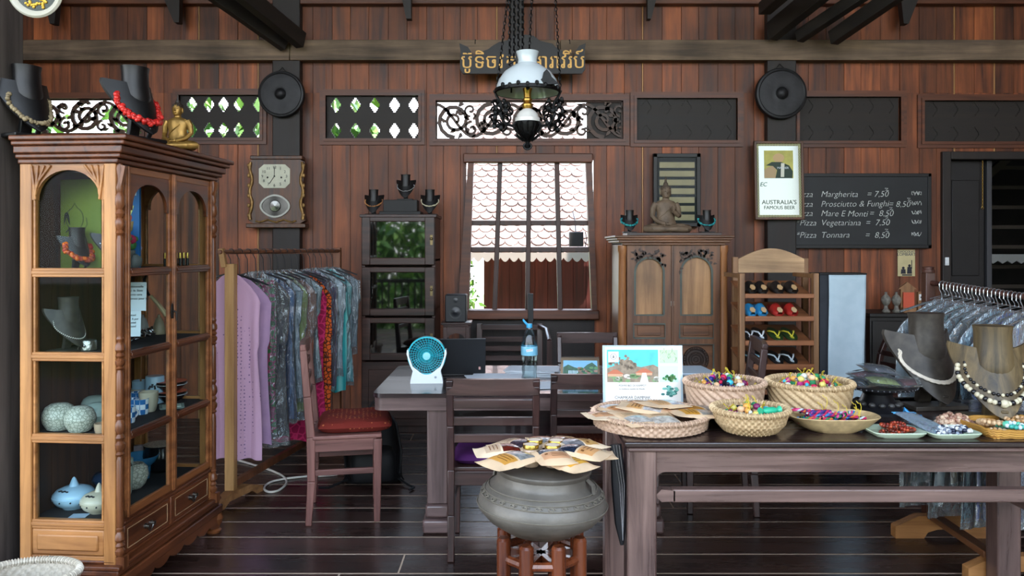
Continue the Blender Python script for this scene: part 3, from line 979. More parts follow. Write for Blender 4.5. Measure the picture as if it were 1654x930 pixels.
# ---- where things stand on the shelves
CM = T(*CO) @ RZ(CA)
CMI = CM.inverted()
def shelf_at(u, v, k, r, rd=None):
    """world spot on shelf k for a base seen near (u, v); r keeps it clear of the sides"""
    z = SH[k] + .0062
    Y = (1.5-z)*F/(v-400.0)
    p = CMI @ Vector((px(u, Y), Y, z))
    p.x = min(max(p.x, -CD+.018+r), -.014-r); p.y = min(max(p.y, .037+r), CL-.037-r)
    q = CM @ p; q.z = z
    return q

def vessel(name, label, cat, prof, mat, loc, rz=0, group=None, seg=28, parts=()):
    """thrown pottery: a turned body plus optional further turned parts (name, profile, material)"""
    t = thing(name, label, cat, loc, rz, group)
    m_ = MB(); m_.lathe(prof, seg); m_.build('body', [mat], t)
    for nm, pf, mt in parts:
        q = MB(); q.lathe(pf, seg); q.build(nm, [mt], t)
    return t
def shell(outer, th=.004):
    """closes an open pot: outer profile then back down inside"""
    o = [(max(r, 1e-6) if i else r, z) for i, (r, z) in enumerate(outer)]
    inn = [(max(r-th, .001), z if i else z) for i, (r, z) in enumerate(reversed(outer))]
    inn = [(max(r-th, .001), z+ (th if z < outer[0][1]+th else 0)) for r, z in reversed(outer)]
    return o + inn + [(1e-6, outer[0][1]+th)]
C_cel = cloth('engraved celadon', '#c3c2b2', '#8f9283', 'cells', 75, .3)
C_cel2 = plain('celadon', '#9fb0a6', .25, var=.12)
C_lb = plain('light blue glaze', '#a9cbe0', .2, var=.06)
C_bl = plain('blue glaze', '#3f86b4', .2, var=.15)
C_db = plain('dark blue glaze', '#123a5c', .15, var=.2)
C_be = plain('beige glaze', '#c8bda6', .25, var=.08)
C_wh = plain('white glaze', '#d9dde0', .25)
C_bd = plain('brown dark glaze', '#2b211f', .2)
C_bb = cloth('blue and white pattern', '#dfe9f0', '#2f6ca6', 'checks', 42, .25)
C_pat = cloth('grey crackle glaze', '#b9b6a6', '#8a897c', 'cells', 60, .3)
C_mark = plain('dark brush mark', '#1b2025', .6)

# third shelf: lidded round boxes, cups, pots
def round_box(r, h, label, mat, loc, ridge=True):
    t = thing('lidded_box', label, 'pottery box', loc, 20, 'round lidded pottery boxes')
    b = MB(); b.lathe([(r*.45, 0), (r*.7, h*.05), (r*.95, h*.3), (r, h*.46), (r*.97, h*.48)], 30); b.build('body', [mat], t)
    l = MB(); l.lathe([(r*.985, h*.485), (r*1.01, h*.5), (r*.97, h*.66), (r*.8, h*.86), (r*.5, h*.97), (1e-5, h)], 30); l.build('lid', [mat], t)
    return t
round_box(.068, .118, 'engraved grey lidded box, left of the two in front on the middle pottery shelf', C_cel, shelf_at(86, 694, 2, .07))
round_box(.062, .112, 'engraved grey lidded box, right of the two in front on the middle pottery shelf', C_cel, shelf_at(124, 699, 2, .064))
round_box(.060, .10, 'plain grey-green lidded box behind the two engraved boxes', C_cel2, shelf_at(112, 672, 2, .062))
round_box(.062, .105, 'plain grey-green lidded box beside the corner post, on the middle pottery shelf', C_cel2, shelf_at(158, 688, 2, .064))
def cup(label, r, h, mat, loc, name='cup', flare=1.0, cat='cup', group='cups on the middle pottery shelf'):
    return vessel(name, label, cat, shell([(r*.72/flare, 0), (r*.86/flare, h*.1), (r*.96, h*.5), (r, h)]), mat, loc, 0, group, 24)
cup('blue glazed cup behind the white rim of the patterned cups', .043, .075, C_lb, shelf_at(138, 660, 2, .045))
cup('beige bowl peeping over the cups at the back of the middle pottery shelf', .05, .06, C_be, shelf_at(163, 642, 2, .05), 'bowl', cat='bowl')
cup('small brown rimmed bowl beside the corner post', .034, .045, plain('tan glaze', '#b59a80', .3), shelf_at(166, 700, 2, .036), 'bowl', cat='bowl')
def mug(label, loc, rz):
    t = vessel('patterned_mug', label, 'mug', shell([(.030, 0), (.032, .01), (.033, .05), (.034, .072)]), C_bb, loc, rz, 'blue and white patterned mugs', 22)
    h = MB(); h.tube([(.032+.020*math.sin(PI*k/8), 0, .015+.042*k/8) for k in range(9)], .0045); h.build('handle', [C_wh], t)
    return t
for (u, v, lb) in ((206, 682, 'front'), (212, 668, 'second'), (228, 668, 'third'), (222, 656, 'rear'), (196, 672, 'inner')):
    mug({'front': 'blue and white patterned mug at the front edge of its cluster', 'second': 'blue and white patterned mug directly behind the front one',
         'third': 'blue and white patterned mug nearest the beige pot', 'rear': 'blue and white patterned mug at the rear of its cluster', 'inner': 'blue and white patterned mug half hidden by the corner post'}[lb], shelf_at(u, v, 2, .040), 60)
mug('blue and white patterned mug seen through the near side pane', shelf_at(148, 672, 2, .04), 150)
cup('beige tapering pot right of the patterned mugs', .045, .095, C_be, shelf_at(240, 664, 2, .046), 'pot', 1.1, 'pot', 'pots on the middle pottery shelf')
cup('blue beaker behind the patterned mugs', .04, .10, C_lb, shelf_at(205, 640, 2, .045), 'beaker', 1.05, 'beaker')
t = vessel('canister', 'pale blue canister with a dark brush mark, at the centre of the middle pottery shelf', 'canister', [(.044, 0), (.046, .01), (.046, .13), (.043, .137), (1e-5, .138)], C_lb, shelf_at(250, 650, 2, .05), 20)
mb = MB()
for k in range(5): mb.box((-.02+.012*k, -.0455, .085+.008*(k % 2)), (.010, .003, .02), rot=(0, 30-20*k, 0))
mb.build('brush_mark', [C_mark], t)
M_or = cloth('orange mottled glaze', '#d2532c', '#e8c9a8', 'dots', 60, .3)
for k, (dz, lb) in enumerate(((0, 'lower of the two stacked dark bowls near the cabinet far end'), (.052, 'upper dark bowl with a speckled orange inside, stacked near the cabinet far end'))):
    p = shelf_at(298, 640, 2, .085); p.z += dz
    vessel('bowl', lb, 'bowl', [(.03, 0), (.05, .012), (.072, .035), (.08, .055)], C_bd, p, 0, 'stacked dark bowls', parts=(('inside_glaze', [(.0785, .0552), (.068, .034), (.045, .018), (1e-5, .015)], M_or), ('price_label', [(.0795, .04), (.0797, .042)], C_wh)))
t = thing('square_plate', 'flat pale green square plate lying by the dark bowls', 'plate', shelf_at(284, 658, 2, .075), 25)
mb = MB(); mb.box((0, 0, .004), (.10, .10, .008), top=(1.15, 1.15)); mb.box((0, 0, .0085), (.085, .085, .002), mat=1); mb.build('plate', [C_cel2, plain('inner pale', '#c9d8c8', .3)], t, bevel=.003)

# lowest shelf
def tureen(label, r, h, mat, loc, figure=True):
    t = thing('lidded_tureen', label, 'tureen', loc, -10, 'lidded tureens with cone knobs')
    b = MB(); b.lathe([(r*.5, 0), (r*.54, h*.06), (r*.8, h*.2), (r*.98, h*.42), (r, h*.55), (r*.96, h*.6)], 36); b.build('body', [mat], t)
    l = MB(); l.lathe([(r*.98, h*.605), (r*.97, h*.65), (r*.8, h*.82), (r*.45, h*.95), (1e-5, h)], 36); lo = l.build('lid', [mat], t)
    k_ = MB(); k_.lathe([(r*.26, h*.95), (r*.22, h*1.02), (r*.08, h*1.32), (1e-5, h*1.38)], 18); k_.build('knob', [mat], lo)
    if figure:
        d = MB()
        for q in range(12):
            a = 2*PI*q/12; d.ball((r*.99*math.cos(a), r*.99*math.sin(a), h*.44), .004, 6, 4)
        for q in range(5):
            a = R(-112+9*q); d.ball((r*.70*math.cos(a)*1.02, r*.7*math.sin(a)*1.02, h*.885-.001+.003*(q % 2)), (.007, .006, .003), 6, 4)
        d.build('painted_marks', [C_mark], t)
    return t
tureen('light blue lidded tureen with a cone knob and dark figures', .088, .098, C_lb, shelf_at(94, 818, 3, .09))
tureen('cream lidded tureen with a cone knob, next to the light blue one', .076, .092, C_be, shelf_at(160, 826, 3, .078))
tureen('dark blue lidded tureen behind the light blue and cream ones', .085, .09, C_db, shelf_at(140, 786, 3, .088), False)
cup('grey-green cup behind the dark blue tureen', .045, .08, C_cel2, shelf_at(145, 772, 3, .047), group='cups on the lowest pottery shelf')
cup('cream cup beside the corner post on the lowest shelf', .045, .08, C_be, shelf_at(172, 758, 3, .047), group='cups on the lowest pottery shelf')
cup('cream cup behind the blue bowl, standing at the back', .045, .085, C_be, shelf_at(200, 742, 3, .047), group='cups on the lowest pottery shelf')
cup('cream cup at the rear of the lowest shelf by the white bowl', .045, .09, C_be, shelf_at(212, 735, 3, .047), group='cups on the lowest pottery shelf')
t = cup('tall grey-green beaker with dark swallows, beside the corner post', .040, .17, C_cel2, shelf_at(200, 800, 3, .042), 'beaker', 1.0, 'beaker')
mb = MB()
for q, (a, z) in enumerate(((-40, .06), (-80, .13), (-20, .14))):
    mb.box((.0385*math.cos(R(a)), .0385*math.sin(R(a)), z), (.003, .022, .006), rot=(20, 0, a)); mb.box((.0385*math.cos(R(a)), .0385*math.sin(R(a)), z+.006), (.003, .006, .018), rot=(-30, 0, a))
mb.build('painted_marks', [C_mark], t)
vessel('round_vase', 'round mottled grey vase in front of the black pot', 'vase', shell([(.03, 0), (.05, .02), (.064, .06), (.058, .10), (.04, .118)]), C_pat, shelf_at(217, 788, 3, .066))
p = shelf_at(203, 778, 3, .07)
vessel('bowl', 'shallow white bowl balanced on the round grey vase', 'bowl', shell([(.03, 0), (.05, .01), (.066, .03), (.07, .034)]), C_wh, p + Vector((0, 0, 0)), 0, 'bowls on the lowest pottery shelf')
vessel('bowl', 'wide bright blue bowl on the lowest shelf', 'bowl', shell([(.045, 0), (.05, .06), (.075, .085), (.092, .115)]), C_bl, shelf_at(226, 772, 3, .093), 0, 'bowls on the lowest pottery shelf')
vessel('black_pot', 'black round pot with a cream inside, at the far end of the lowest shelf', 'pot', [(.04, 0), (.07, .02), (.085, .06), (.08, .10), (.075, .125), (.078, .14)], plain('black glaze', '#141416', .12), shelf_at(300, 738, 3, .088), parts=(('inside_glaze', [(.0775, .141), (.07, .12), (.05, .10), (1e-5, .095)], C_pat),))
t = thing('paper_card', 'small folded blue-grey card lying under the cream tureen', 'card', shelf_at(128, 833, 3, .04), 5)
mb = MB(); mb.box((0, 0, .001), (.07, .05, .002)); mb.build('card', [plain('blue card', '#9db0c4', .7)], t)
t = thing('tissue_packet', 'pale packet standing behind the grey-green cup', 'packet', shelf_at(134, 752, 3, .04), 12)
mb = MB(); mb.box((0, 0, .06), (.055, .03, .12)); mb.build('wrap', [plain('pale lilac', '#a79aa0', .6, var=.1)], t, bevel=.004)

# ================================================================ BUSTS AND NECKLACES
M_bustb = plain('black lacquer bust', '#0d0c0d', .45, var=.2, bump=.05)
M_bustw = wood('bust wood', '#120d0a', '#7a6644', 'z', 2.0, .5, .4, streak=.5)
M_bustg = cloth('mottled grey bust', '#090808', '#544d45', 'noise', 26, .4)
def plate_y(x, z, H_):
    """front of the chest plate: leans back towards the shoulders, wraps away at the sides"""
    t = z / H_
    return (-.30 + .34*t)*H_ + 1.9*x*x/H_
def half_w(t):
    """half width of the plate at height t of the bust"""
    if t < .08: return 0.0
    q = (t-.08)/.68
    return .385*(math.sin(min(1, q)*PI/2)**.66)
def bust_front(x, z, H_):
    y = plate_y(x, z, H_) - .012*H_
    t = z/H_
    if t > .42:
        q = min(1, (t-.42)/.58)
        r = .185*H_
        if abs(x) < r:
            y = min(y, .025*H_ - .85*math.sqrt(max(0, r*r - x*x)))
    return y
def bust(name, label, loc, rz, H_=.28, mat=None, group='necklace busts', rot=None, base=True):
    mat = mat or M_bustb
    t = thing(name, label, 'necklace bust', loc, rz, group, rot)
    m_ = MB()
    nu, nv = 18, 16
    th = .022*H_
    def f(front):
        def g(u, v):
            tt = .08 + .68*v
            x = (u*2-1)*half_w(tt)*H_*(1 if v < 1 else .97)
            z = tt*H_ + (.05*H_*abs(u*2-1)**2 if v > .6 else .05*H_*abs(u*2-1)**2*(v/.6)**2)
            return (x, plate_y(x, tt*H_, H_) + (-th if front else th), z)
        return g
    m_.grid(f(True), nu, nv, flip=False); m_.grid(f(False), nu, nv, flip=True)
    # close the plate's edge
    rim = lambda fr: [f(fr)(0, v/nv) for v in range(nv+1)] + [f(fr)(u/nu, 1) for u in range(1, nu+1)] + [f(fr)(1, 1-v/nv) for v in range(1, nv+1)]
    a, b = rim(True), rim(False); n = len(a)
    m_.add(a+b, [(i, i+1, n+i+1, n+i) for i in range(n-1)], 0, .5, True)
    # neck
    rings = []
    for tt, r, off in ((.40, .13, .01), (.48, .175, .005), (.60, .195, .02), (.76, .18, .035), (.92, .178, .045), (1.0, .19, .045)):
        rings.append([(r*H_*math.cos(2*PI*k/22), off*H_+.85*r*H_*math.sin(2*PI*k/22), tt*H_) for k in range(22)])
    m_.loft(rings)
    m_.build('neck_form', [mat], t)
    if base:
        s_ = MB()
        s_.bb(-.30*H_, .30*H_, -.22*H_, .24*H_, 0, .05*H_)
        s_.bar((0, .10*H_, .04*H_), (0, .0, .55*H_), .16*H_, .07*H_, up=(0, 1, 0))
        s_.bar((0, -.20*H_, .04*H_), (0, -.27*H_, .17*H_), .07*H_, .03*H_, up=(0, 1, 0))
        s_.build('stand', [mat], t, bevel=.004)
    return t
def loop_path(H_, drop, wide, n=60, lift=.006, top=.74):
    """where a necklace lies: behind the neck, over the shoulders, down the front"""
    pts = []
    for k in range(n):
        a = 2*PI*k/n
        c = math.cos(a)
        x = wide*H_*math.sin(a)*(1-.15*(1-c)/2)
        z = H_*(top - drop*(1-c)/2)
        if c > .35:
            q = math.sin(a)/math.sin(math.acos(.35))
            x2 = .205*H_*q; y = .04*H_ + .18*H_*math.sqrt(max(0, 1-q*q*.95))
            f = (c-.35)/.65
            xf = wide*H_*math.sin(a); yf = bust_front(xf, z, H_) - lift
            w_ = min(1, f*3)
            pts.append((x2*w_+xf*(1-w_), y*w_+yf*(1-w_), z))
        else:
            pts.append((x, bust_front(x, z, H_)-lift, z))
    return pts
def necklace(name, label, bst, H_, drop, wide, mats, beads=40, r=.006, pattern=None, strand=True, group='necklaces on busts', top=.74, jitter=0.0, rows=1, big=None):
    """beads are pattern of one strand; lies on a bust and follows its turn"""
    o = thing(name, label, 'necklace', bst.location, 0, group); o.rotation_euler = bst.rotation_euler
    rn = random.Random(hash(label) % 1000 if False else len(label)*7+beads)
    path = loop_path(H_, drop, wide, 120, r, top)
    L = [0]
    for i in range(1, 121): L.append(L[-1] + (Vector(path[i % 120])-Vector(path[i-1])).length)
    def at(s):
        s = s % L[-1]
        for i in range(120):
            if L[i+1] >= s:
                q = (s-L[i])/max(1e-9, L[i+1]-L[i]); return Vector(path[i]).lerp(Vector(path[(i+1) % 120]), q)
    if strand:
        m_ = MB(); m_.tube(path, max(.0012, r*.25), 5, True); m_.build('cord', [M_black], o)
    m_ = MB()
    for q in range(rows):
        for k in range(beads):
            s = L[-1]*(k+.5*(q % 2))/beads; p = at(s)
            p = p + Vector(((rn.random()-.5)*jitter, (rn.random()-.9)*jitter*.7, (rn.random()-.5)*jitter))
            mi = pattern[k % len(pattern)] if pattern else rn.randrange(len(mats))
            rr = r*(1 if not jitter else .7+.6*rn.random())
            if big and abs(k-beads/2) < 1: rr = big
            d = (at(s+.004)-p)
            m_.ball(p, rr, 8, 6, mat=mi)
    b_ = m_.build('beads', mats, o)
    return o
M_red = plain('red coral', '#b3201c', .35, var=.25)
M_ora = plain('orange amber', '#d9691c', .25, var=.3)
M_oran = plain('dark orange bead', '#a33a14', .3)
M_pearl = plain('pearl', '#d8d2c6', .25)
M_gold = plain('gold bead', '#b8893a', .3, .9)
M_turq = plain('turquoise bead', '#2a9c9a', .35, var=.3)
M_bone = plain('bone bead', '#c9bfa4', .45, var=.15)
M_blk = plain('black bead', '#171416', .3)
M_silver = plain('silver', '#b9bcc0', .25, 1.0)

# ---- on top of the glass cabinet
def on_top(u, v, Y): p = P(u, v, Y); p.z = CH; return p
bA = bust('necklace_bust', 'black necklace bust with pale seeds, at the left end of the glass cabinet top', on_top(46, 214, 3.33), 62, .315)
necklace('necklace', 'pale seed necklace hanging on the left bust on the glass cabinet', bA, .315, .55, .30, [plain('pale seed', '#8a7a5c', .6, var=.4)], 60, .008, jitter=.010, rows=2)
bB = bust('necklace_bust', 'black necklace bust with red beads, on the glass cabinet corner', on_top(222, 216, 3.42), 66, .33)
necklace('necklace', 'thick bright red bead necklace on the bust on the glass cabinet', bB, .33, .5, .34, [M_red, plain('bright red bead', '#d2302a', .3)], 70, .010, jitter=.018, rows=3)

def seated_buddha(name, label, loc, rz, H_, mat, mat_hair, group=None, mudra=False):
    """cross-legged statue: legs, torso, arms, head with topknot - one continuous carved body, hair apart"""
    t = thing(name, label, 'statue', (loc[0], loc[1], loc[2]+.012*H_), rz, group)
    m_ = MB()
    def ring(z, w_, d_, y=0): return [(w_*H_*math.cos(2*PI*k/24), y*H_ + d_*H_*math.sin(2*PI*k/24), z*H_) for k in range(24)]
    m_.loft([ring(.0, .34, .20, -.03), ring(.035, .37, .22, -.03), ring(.09, .33, .20, -.02), ring(.14, .20, .14, .02), ring(.22, .165, .115, .03), ring(.34, .16, .105, .03), ring(.44, .195, .105, .03), ring(.50, .20, .10, .03), ring(.545, .15, .085, .03), ring(.575, .065, .06, .03), ring(.61, .058, .055, .025)])
    for s_ in (-1, 1):
        # thighs and shins folded to the front
        m_.tube([(s_*.12*H_, .02*H_, .075*H_), (s_*.26*H_, -.06*H_, .07*H_), (s_*.37*H_, -.10*H_, .06*H_), (s_*.28*H_, -.20*H_, .05*H_), (s_*.10*H_, -.235*H_, .05*H_), (-s_*.08*H_, -.225*H_, .055*H_)], [.09*H_, .085*H_, .07*H_, .062*H_, .052*H_, .035*H_], 12)
        up = mudra and s_ == 1
        arm = [(s_*.175*H_, .03*H_, .51*H_), (s_*.225*H_, .03*H_, .42*H_), (s_*.24*H_, .03*H_, .29*H_)]
        arm += [(s_*.18*H_, -.10*H_, .30*H_), (s_*.08*H_, -.15*H_, .37*H_)] if up else [(s_*.20*H_, -.07*H_, .20*H_), (s_*.06*H_, -.17*H_, .135*H_)]
        m_.tube(arm, [.058*H_, .055*H_, .045*H_, .04*H_, .034*H_], 10)
        h = arm[-1]
        for q in range(4):
            if up: m_.tube([h, (h[0]-.005*H_+.016*H_*(q-1.5), h[1]-.015*H_, h[2]+.05*H_), (h[0]+.018*H_*(q-1.5), h[1]-.02*H_, h[2]+(.085+.008*(q in (1, 2)))*H_)], [.014*H_, .011*H_, .008*H_], 6)
            else: m_.tube([h, (h[0]-s_*.05*H_, h[1]-.015*H_*(q-1), h[2]), (h[0]-s_*.095*H_, h[1]-.018*H_*(q-1), h[2]-.008*H_)], [.013*H_, .011*H_, .008*H_], 6)
        m_.tube([h, (h[0]-s_*.02*H_, h[1]-.02*H_, h[2]+.03*H_), (h[0]-s_*.04*H_, h[1]-.025*H_, h[2]+.035*H_)], [.014*H_, .011*H_, .008*H_], 6)
        # ears
        m_.ball((s_*.088*H_, .03*H_, .70*H_), (.014*H_, .025*H_, .055*H_), 8, 6)
        # eyelids
        m_.ball((s_*.036*H_, -.062*H_, .715*H_), (.022*H_, .012*H_, .009*H_), 8, 6)
        m_.tube([(s_*.012*H_, -.068*H_, .737*H_), (s_*.04*H_, -.066*H_, .745*H_), (s_*.066*H_, -.05*H_, .735*H_)], .005*H_, 6)
    # head
    def hd(z, w_, d_, y): return ring(z, w_, d_, y)
    m_.loft([hd(.595, .045, .05, .02), hd(.62, .062, .072, .005), hd(.66, .078, .085, .01), hd(.71, .086, .09, .018), hd(.755, .084, .09, .022), hd(.79, .072, .08, .025)])
    m_.tube([(0, -.072*H_, .735*H_), (0, -.092*H_, .69*H_), (0, -.076*H_, .678*H_)], [.008*H_, .014*H_, .012*H_], 8)
    m_.ball((0, -.072*H_, .65*H_), (.028*H_, .012*H_, .008*H_), 10, 6); m_.ball((0, -.070*H_, .641*H_), (.02*H_, .012*H_, .007*H_), 10, 6)
    # robe edge over the left shoulder
    m_.tube([(.15*H_, .0, .535*H_), (.06*H_, -.075*H_, .42*H_), (-.06*H_, -.078*H_, .32*H_), (-.15*H_, -.03*H_, .25*H_)], .010*H_, 6)
    m_.build('body', [mat], t)
    h_ = MB()
    def hr(z, w_, d_, y=.03): return ring(z, w_, d_, y)
    h_.loft([hr(.735, .089, .085, .04), hr(.77, .09, .092, .03), hr(.80, .078, .08, .03), hr(.825, .05, .052, .03), hr(.84, .044, .046, .03), hr(.87, .040, .042, .03), hr(.885, .024, .025, .03), hr(.94, .016, .016, .03), hr(1.0, .004, .004, .03)])
    for k in range(30):
        a = 2*PI*k/10; z = .755+.022*(k//10); rr = .088-.006*(k//10)
        h_.ball((rr*H_*math.cos(a+k//10*.3), .03*H_+rr*H_*.98*math.sin(a+k//10*.3), z*H_), .014*H_, 6, 4)
    h_.build('hair', [mat_hair], t)
    return t
M_gilt = plain('worn gilt', '#96743a', .42, .6, var=.35, vscale=30, bump=.2, bscale=40)
seated_buddha('buddha_statue', 'small gilded seated Buddha on the glass cabinet, in front of the lattice panel', on_top(286, 236, 3.72), -4, .272, M_gilt, plain('dark hair', '#2c221a', .5))

# ---- upper shelves of the glass cabinet
M_canvas1 = cloth('green canvas', '#8f9c3a', '#3f5b28', 'noise', 5, .6)
def flat(mb, pts, x, M, mat, th=.0012): mb.prism(pts, th, M=M, mat=mat)
p = shelf_at(88, 436, 0, .05); 
t = thing('painting', 'green canvas painting with a sketched flower and small figures, leaning inside the glass cabinet', 'painting', CM @ Vector((-.285, .20, SH[0]+.0062)), CA-8, 'canvases in the glass cabinet')
mb = MB(); mb.bb(-.105, .105, 0, .018, 0, .40); mb.build('canvas', [M_canvas1], t, bevel=.002)
mb = MB()
M0 = T(0, 0, 0) @ FRONT
mb.ribbon([(-.085+.03*k/9, .20+.07*math.sin(PI*k/9)*(1-k/14)) for k in range(10)], [.003+.012*math.sin(PI*k/9) for k in range(10)], .001, M0)
mb.ribbon([(-.03+.045*math.cos(2*PI*k/20), .225+.05*math.sin(2*PI*k/20)+(.02 if k == 5 else 0)) for k in range(21)], .0028, .001, M0)
mb.ribbon([(-.075+.10*k/12, .165+.02*math.sin(k/12*5)) for k in range(13)], .006, .001, M0)
mb.ribbon([(.02, .18), (.035, .20), (.03, .23)], .003, .001, M0)
for cx, cz in ((-.07, .11), (-.02, .085), (-.015, .045)):
    mb.ribbon([(cx-.03, cz-.008), (cx-.01, cz+.008), (cx+.01, cz-.004), (cx+.035, cz+.010)], .005, .001, M0); mb.ribbon([(cx-.012, cz+.006), (cx-.02, cz+.03)], .006, .001, M0); mb.ribbon([(cx+.005, cz), (cx+.012, cz-.025)], .004, .001, M0)
mb.build('painted_lines', [plain('painted dark', '#20231a', .6)], t)
t = thing('painting', 'blue canvas painting with a fruit basket, leaning inside the glass cabinet', 'painting', CM @ Vector((-.125, .24, SH[0]+.1862)), CA+4, 'canvases in the glass cabinet')
mb = MB(); mb.bb(-.085, .085, 0, .016, -.18, .19); mb.bb(-.087, -.083, -.002, .016, -.18, .19, mat=1); mb.build('canvas', [plain('blue canvas', '#135a96', .6, var=.2, vscale=6), C_wh], t)
mb = MB()
mb.prism([(-.055, .035), (.06, .035), (.055, -.005), (.04, -.02), (-.04, -.02), (-.05, -.005)], .0012, M0, 0)
for x, z, r_ in ((-.045, .055, .018), (.035, .05, .018)): mb.prism([(x+r_*math.cos(k*.5), z+r_*math.sin(k*.5)) for k in range(12)], .0012, M0, 1)
for x, z, r_ in ((-.01, .05, .016), (.012, .048, .014)): mb.prism([(x+r_*math.cos(k*.5), z+r_*math.sin(k*.5)) for k in range(12)], .0012, M0, 2)
for k, a in enumerate((-30, -12, 4, 20, 32)):
    x = -.028+.018*k; mb.ribbon([(x, .06), (x+.012*math.sin(R(a)), .085), (x+.03*math.sin(R(a)), .105)], [.004, .011, .003], .0012, M0, 3)
mb.prism([(.055, .15), (.072, .15), (.072, .172), (.055, .172)], .0012, M0, 4); mb.prism([(-.015, -.045), (.015, -.045), (.015, -.028), (-.015, -.028)], .0012, M0, 4)
mb.build('painted_basket', [plain('basket paint', '#7a5a26', .6, var=.4, vscale=80), plain('apple paint', '#a8262a', .6), plain('green paint', '#1f6a3a', .6), plain('banana paint', '#d8d27a', .6), plain('label paint', '#c8d2dc', .6)], t)
bC = bust('necklace_bust', 'black bust under orange beads in front of the green painting in the glass cabinet', CM @ Vector((-.245, .125, SH[0]+.0062)), 70, .185)
necklace('necklace', 'chunky orange amber necklace in front of the green painting', bC, .185, .5, .36, [M_ora, M_oran, M_red], 60, .0075, jitter=.012, rows=3)
bD = bust('necklace_bust', 'black bust with coiled silver links beside the blue painting in the glass cabinet', CM @ Vector((-.115, .17, SH[0]+.0062)), 68, .20)
o = thing('necklace', 'silver coil and dash necklace beside the blue painting', 'necklace', bD.location, 0, 'necklaces on busts'); o.rotation_euler = bD.rotation_euler
mb = MB(); pa = loop_path(.20, .5, .32, 40, .004)
for k in range(6, 35):
    if k % 4 == 0:
        c = Vector(pa[k])
        mb.tube([c + Vector((.009*(1-q/30)*math.cos(q*.7), -.002, .009*(1-q/30)*math.sin(q*.7))) for q in range(28)], .0012, 5)
    elif k % 2 == 0:
        mb.ball(pa[k], (.006, .003, .003), 6, 4)
mb.build('links', [M_silver], o)
# paper notices
M_paper = plain('paper', '#c9d6dc', .8)
M_ink = plain('ink', '#20242a', .8)
def notice(label, loc, rz, w_, h_, lines, size, tilt=0):
    t = thing('paper_notice', label, 'paper notice', loc, group='printed notices in the glass cabinet', rot=(-4, tilt, rz))
    mb = MB(); mb.bb(-w_/2, w_/2, 0, .0012, 0, h_); mb.build('sheet', [M_paper], t)
    if lines is None:
        q = MB()
        for k in range(6):
            for j in range(3): q.ribbon([(-w_/2+.012+.042*j+.0045*a, h_-.03-.03*k+.007*math.sin(a*2.1+k+j*2)) for a in range(8)], .003, .0006, FRONT)
        q.build('handwriting', [M_ink], t)
    for k, s in enumerate(lines or ()):
        text('lettering', s, size, T(-w_/2+.006, -.0008, h_-size*1.35*(k+1)-.006) @ FRONT, M_ink, t)
    return t
notice('printed notice in French, upper of the two in the second compartment', CM @ Vector((-.125, .30, SH[1]+.168)), CA+12, .155, .13, ('Céramique traditionnelle', 'Par des femmes de Siem', 'portion de la vente sera', 'Fondation. Retenues pour les'), .0135)
notice('printed notice in English, lower of the two in the second compartment', CM @ Vector((-.105, .27, SH[1]+.055)), CA+8, .105, .115, ('ceramic potted', 'Siem Reap. A por', 'will be donated', 'Elephant Found'), .0125)
t = thing('blue_card', 'bright blue card behind the lower printed notice', 'card', CM @ Vector((-.155, .285, SH[1]+.05)), CA+14)
mb = MB(); mb.bb(-.03, .03, 0, .002, 0, .12); mb.build('card', [plain('royal blue', '#12489c', .5)], t)
notice('handwritten white sheet behind the elephant figurine on the top shelf', CM @ Vector((-.30, .50, SH[0]+.17)), CA+30, .14, .20, None, .026)
# silver box and beads on the second shelf
bE = bust('necklace_bust', 'dull grey bust with a string of tiny pearls in the second compartment', CM @ Vector((-.285, .13, SH[1]+.0062)), 72, .235, M_bustg)
necklace('necklace', 'string of tiny pearls on the grey bust in the second compartment', bE, .235, .5, .34, [M_pearl], 60, .0028)
t = vessel('silver_box', 'small round embossed silver box on the second shelf', 'box', [(.030, 0), (.033, .004), (.033, .040), (.030, .046), (.012, .050), (1e-5, .051)], plain('old silver', '#9b9a92', .3, .9, var=.3, bump=.4, bscale=60), shelf_at(143, 566, 1, .036))
mb = MB(); mb.ball((0, -.033, .024), .006, 8, 6); mb.build('boss', [M_silver], t)
for k in range(7):
    p = shelf_at(200+9*k, 556-3*k, 1, .03)
    t = thing('silver_bracelet', 'small silver bracelet in the shining row on the second shelf', 'bracelet', p, 20*k, 'silver bracelets in a row')
    mb = MB(); mb.tube([(.020*math.cos(2*PI*q/16), .016*math.sin(2*PI*q/16)*1, .022+.014*math.sin(2*PI*q/16)) for q in range(16)], .0055, 7, True); mb.build('band', [M_silver], t)
for k, (u, v, lb, mt) in enumerate(((287, 528, 'grey bell shaped pot on the second shelf behind the right door', '#8d8c86'), (312, 528, 'tan bell shaped pot at the far end of the second shelf', '#8a7f66'))):
    vessel('bell', lb, 'bell', [(.032, 0), (.034, .006), (.026, .05), (.016, .08), (.008, .088), (.008, .10), (1e-5, .104)], plain('bell %d' % k, mt, .5, var=.2), shelf_at(u, v, 1, .05), 0, 'bells in the glass cabinet')
t = thing('bone_handle_knife', 'curved knife with a pale bone handle on the second shelf', 'knife', CM @ Vector((-.16, .55, SH[1]+.2215)), CA, rot=(0, 0, CA))
mb = MB(); mb.tube([(0, 0, .0), (.03, .02, -.045), (.06, .04, -.10)], [.008, .010, .012], 10); mb.build('handle', [plain('bone', '#c0ad84', .5, var=.15)], t)
mb = MB(); mb.ribbon([(0-.005, 0), (-.03, .04), (-.03, .08), (-.015, .11)], [.012, .016, .014, .003], .003, FRONT); mb.build('blade', [plain('dark blade', '#2b2a2a', .35, .8)], t)
mb = MB(); mb.bar((0.06, .04, -.10), (.06, .05, -.2138), .006, .006); mb.build('stand', [M_black], t)
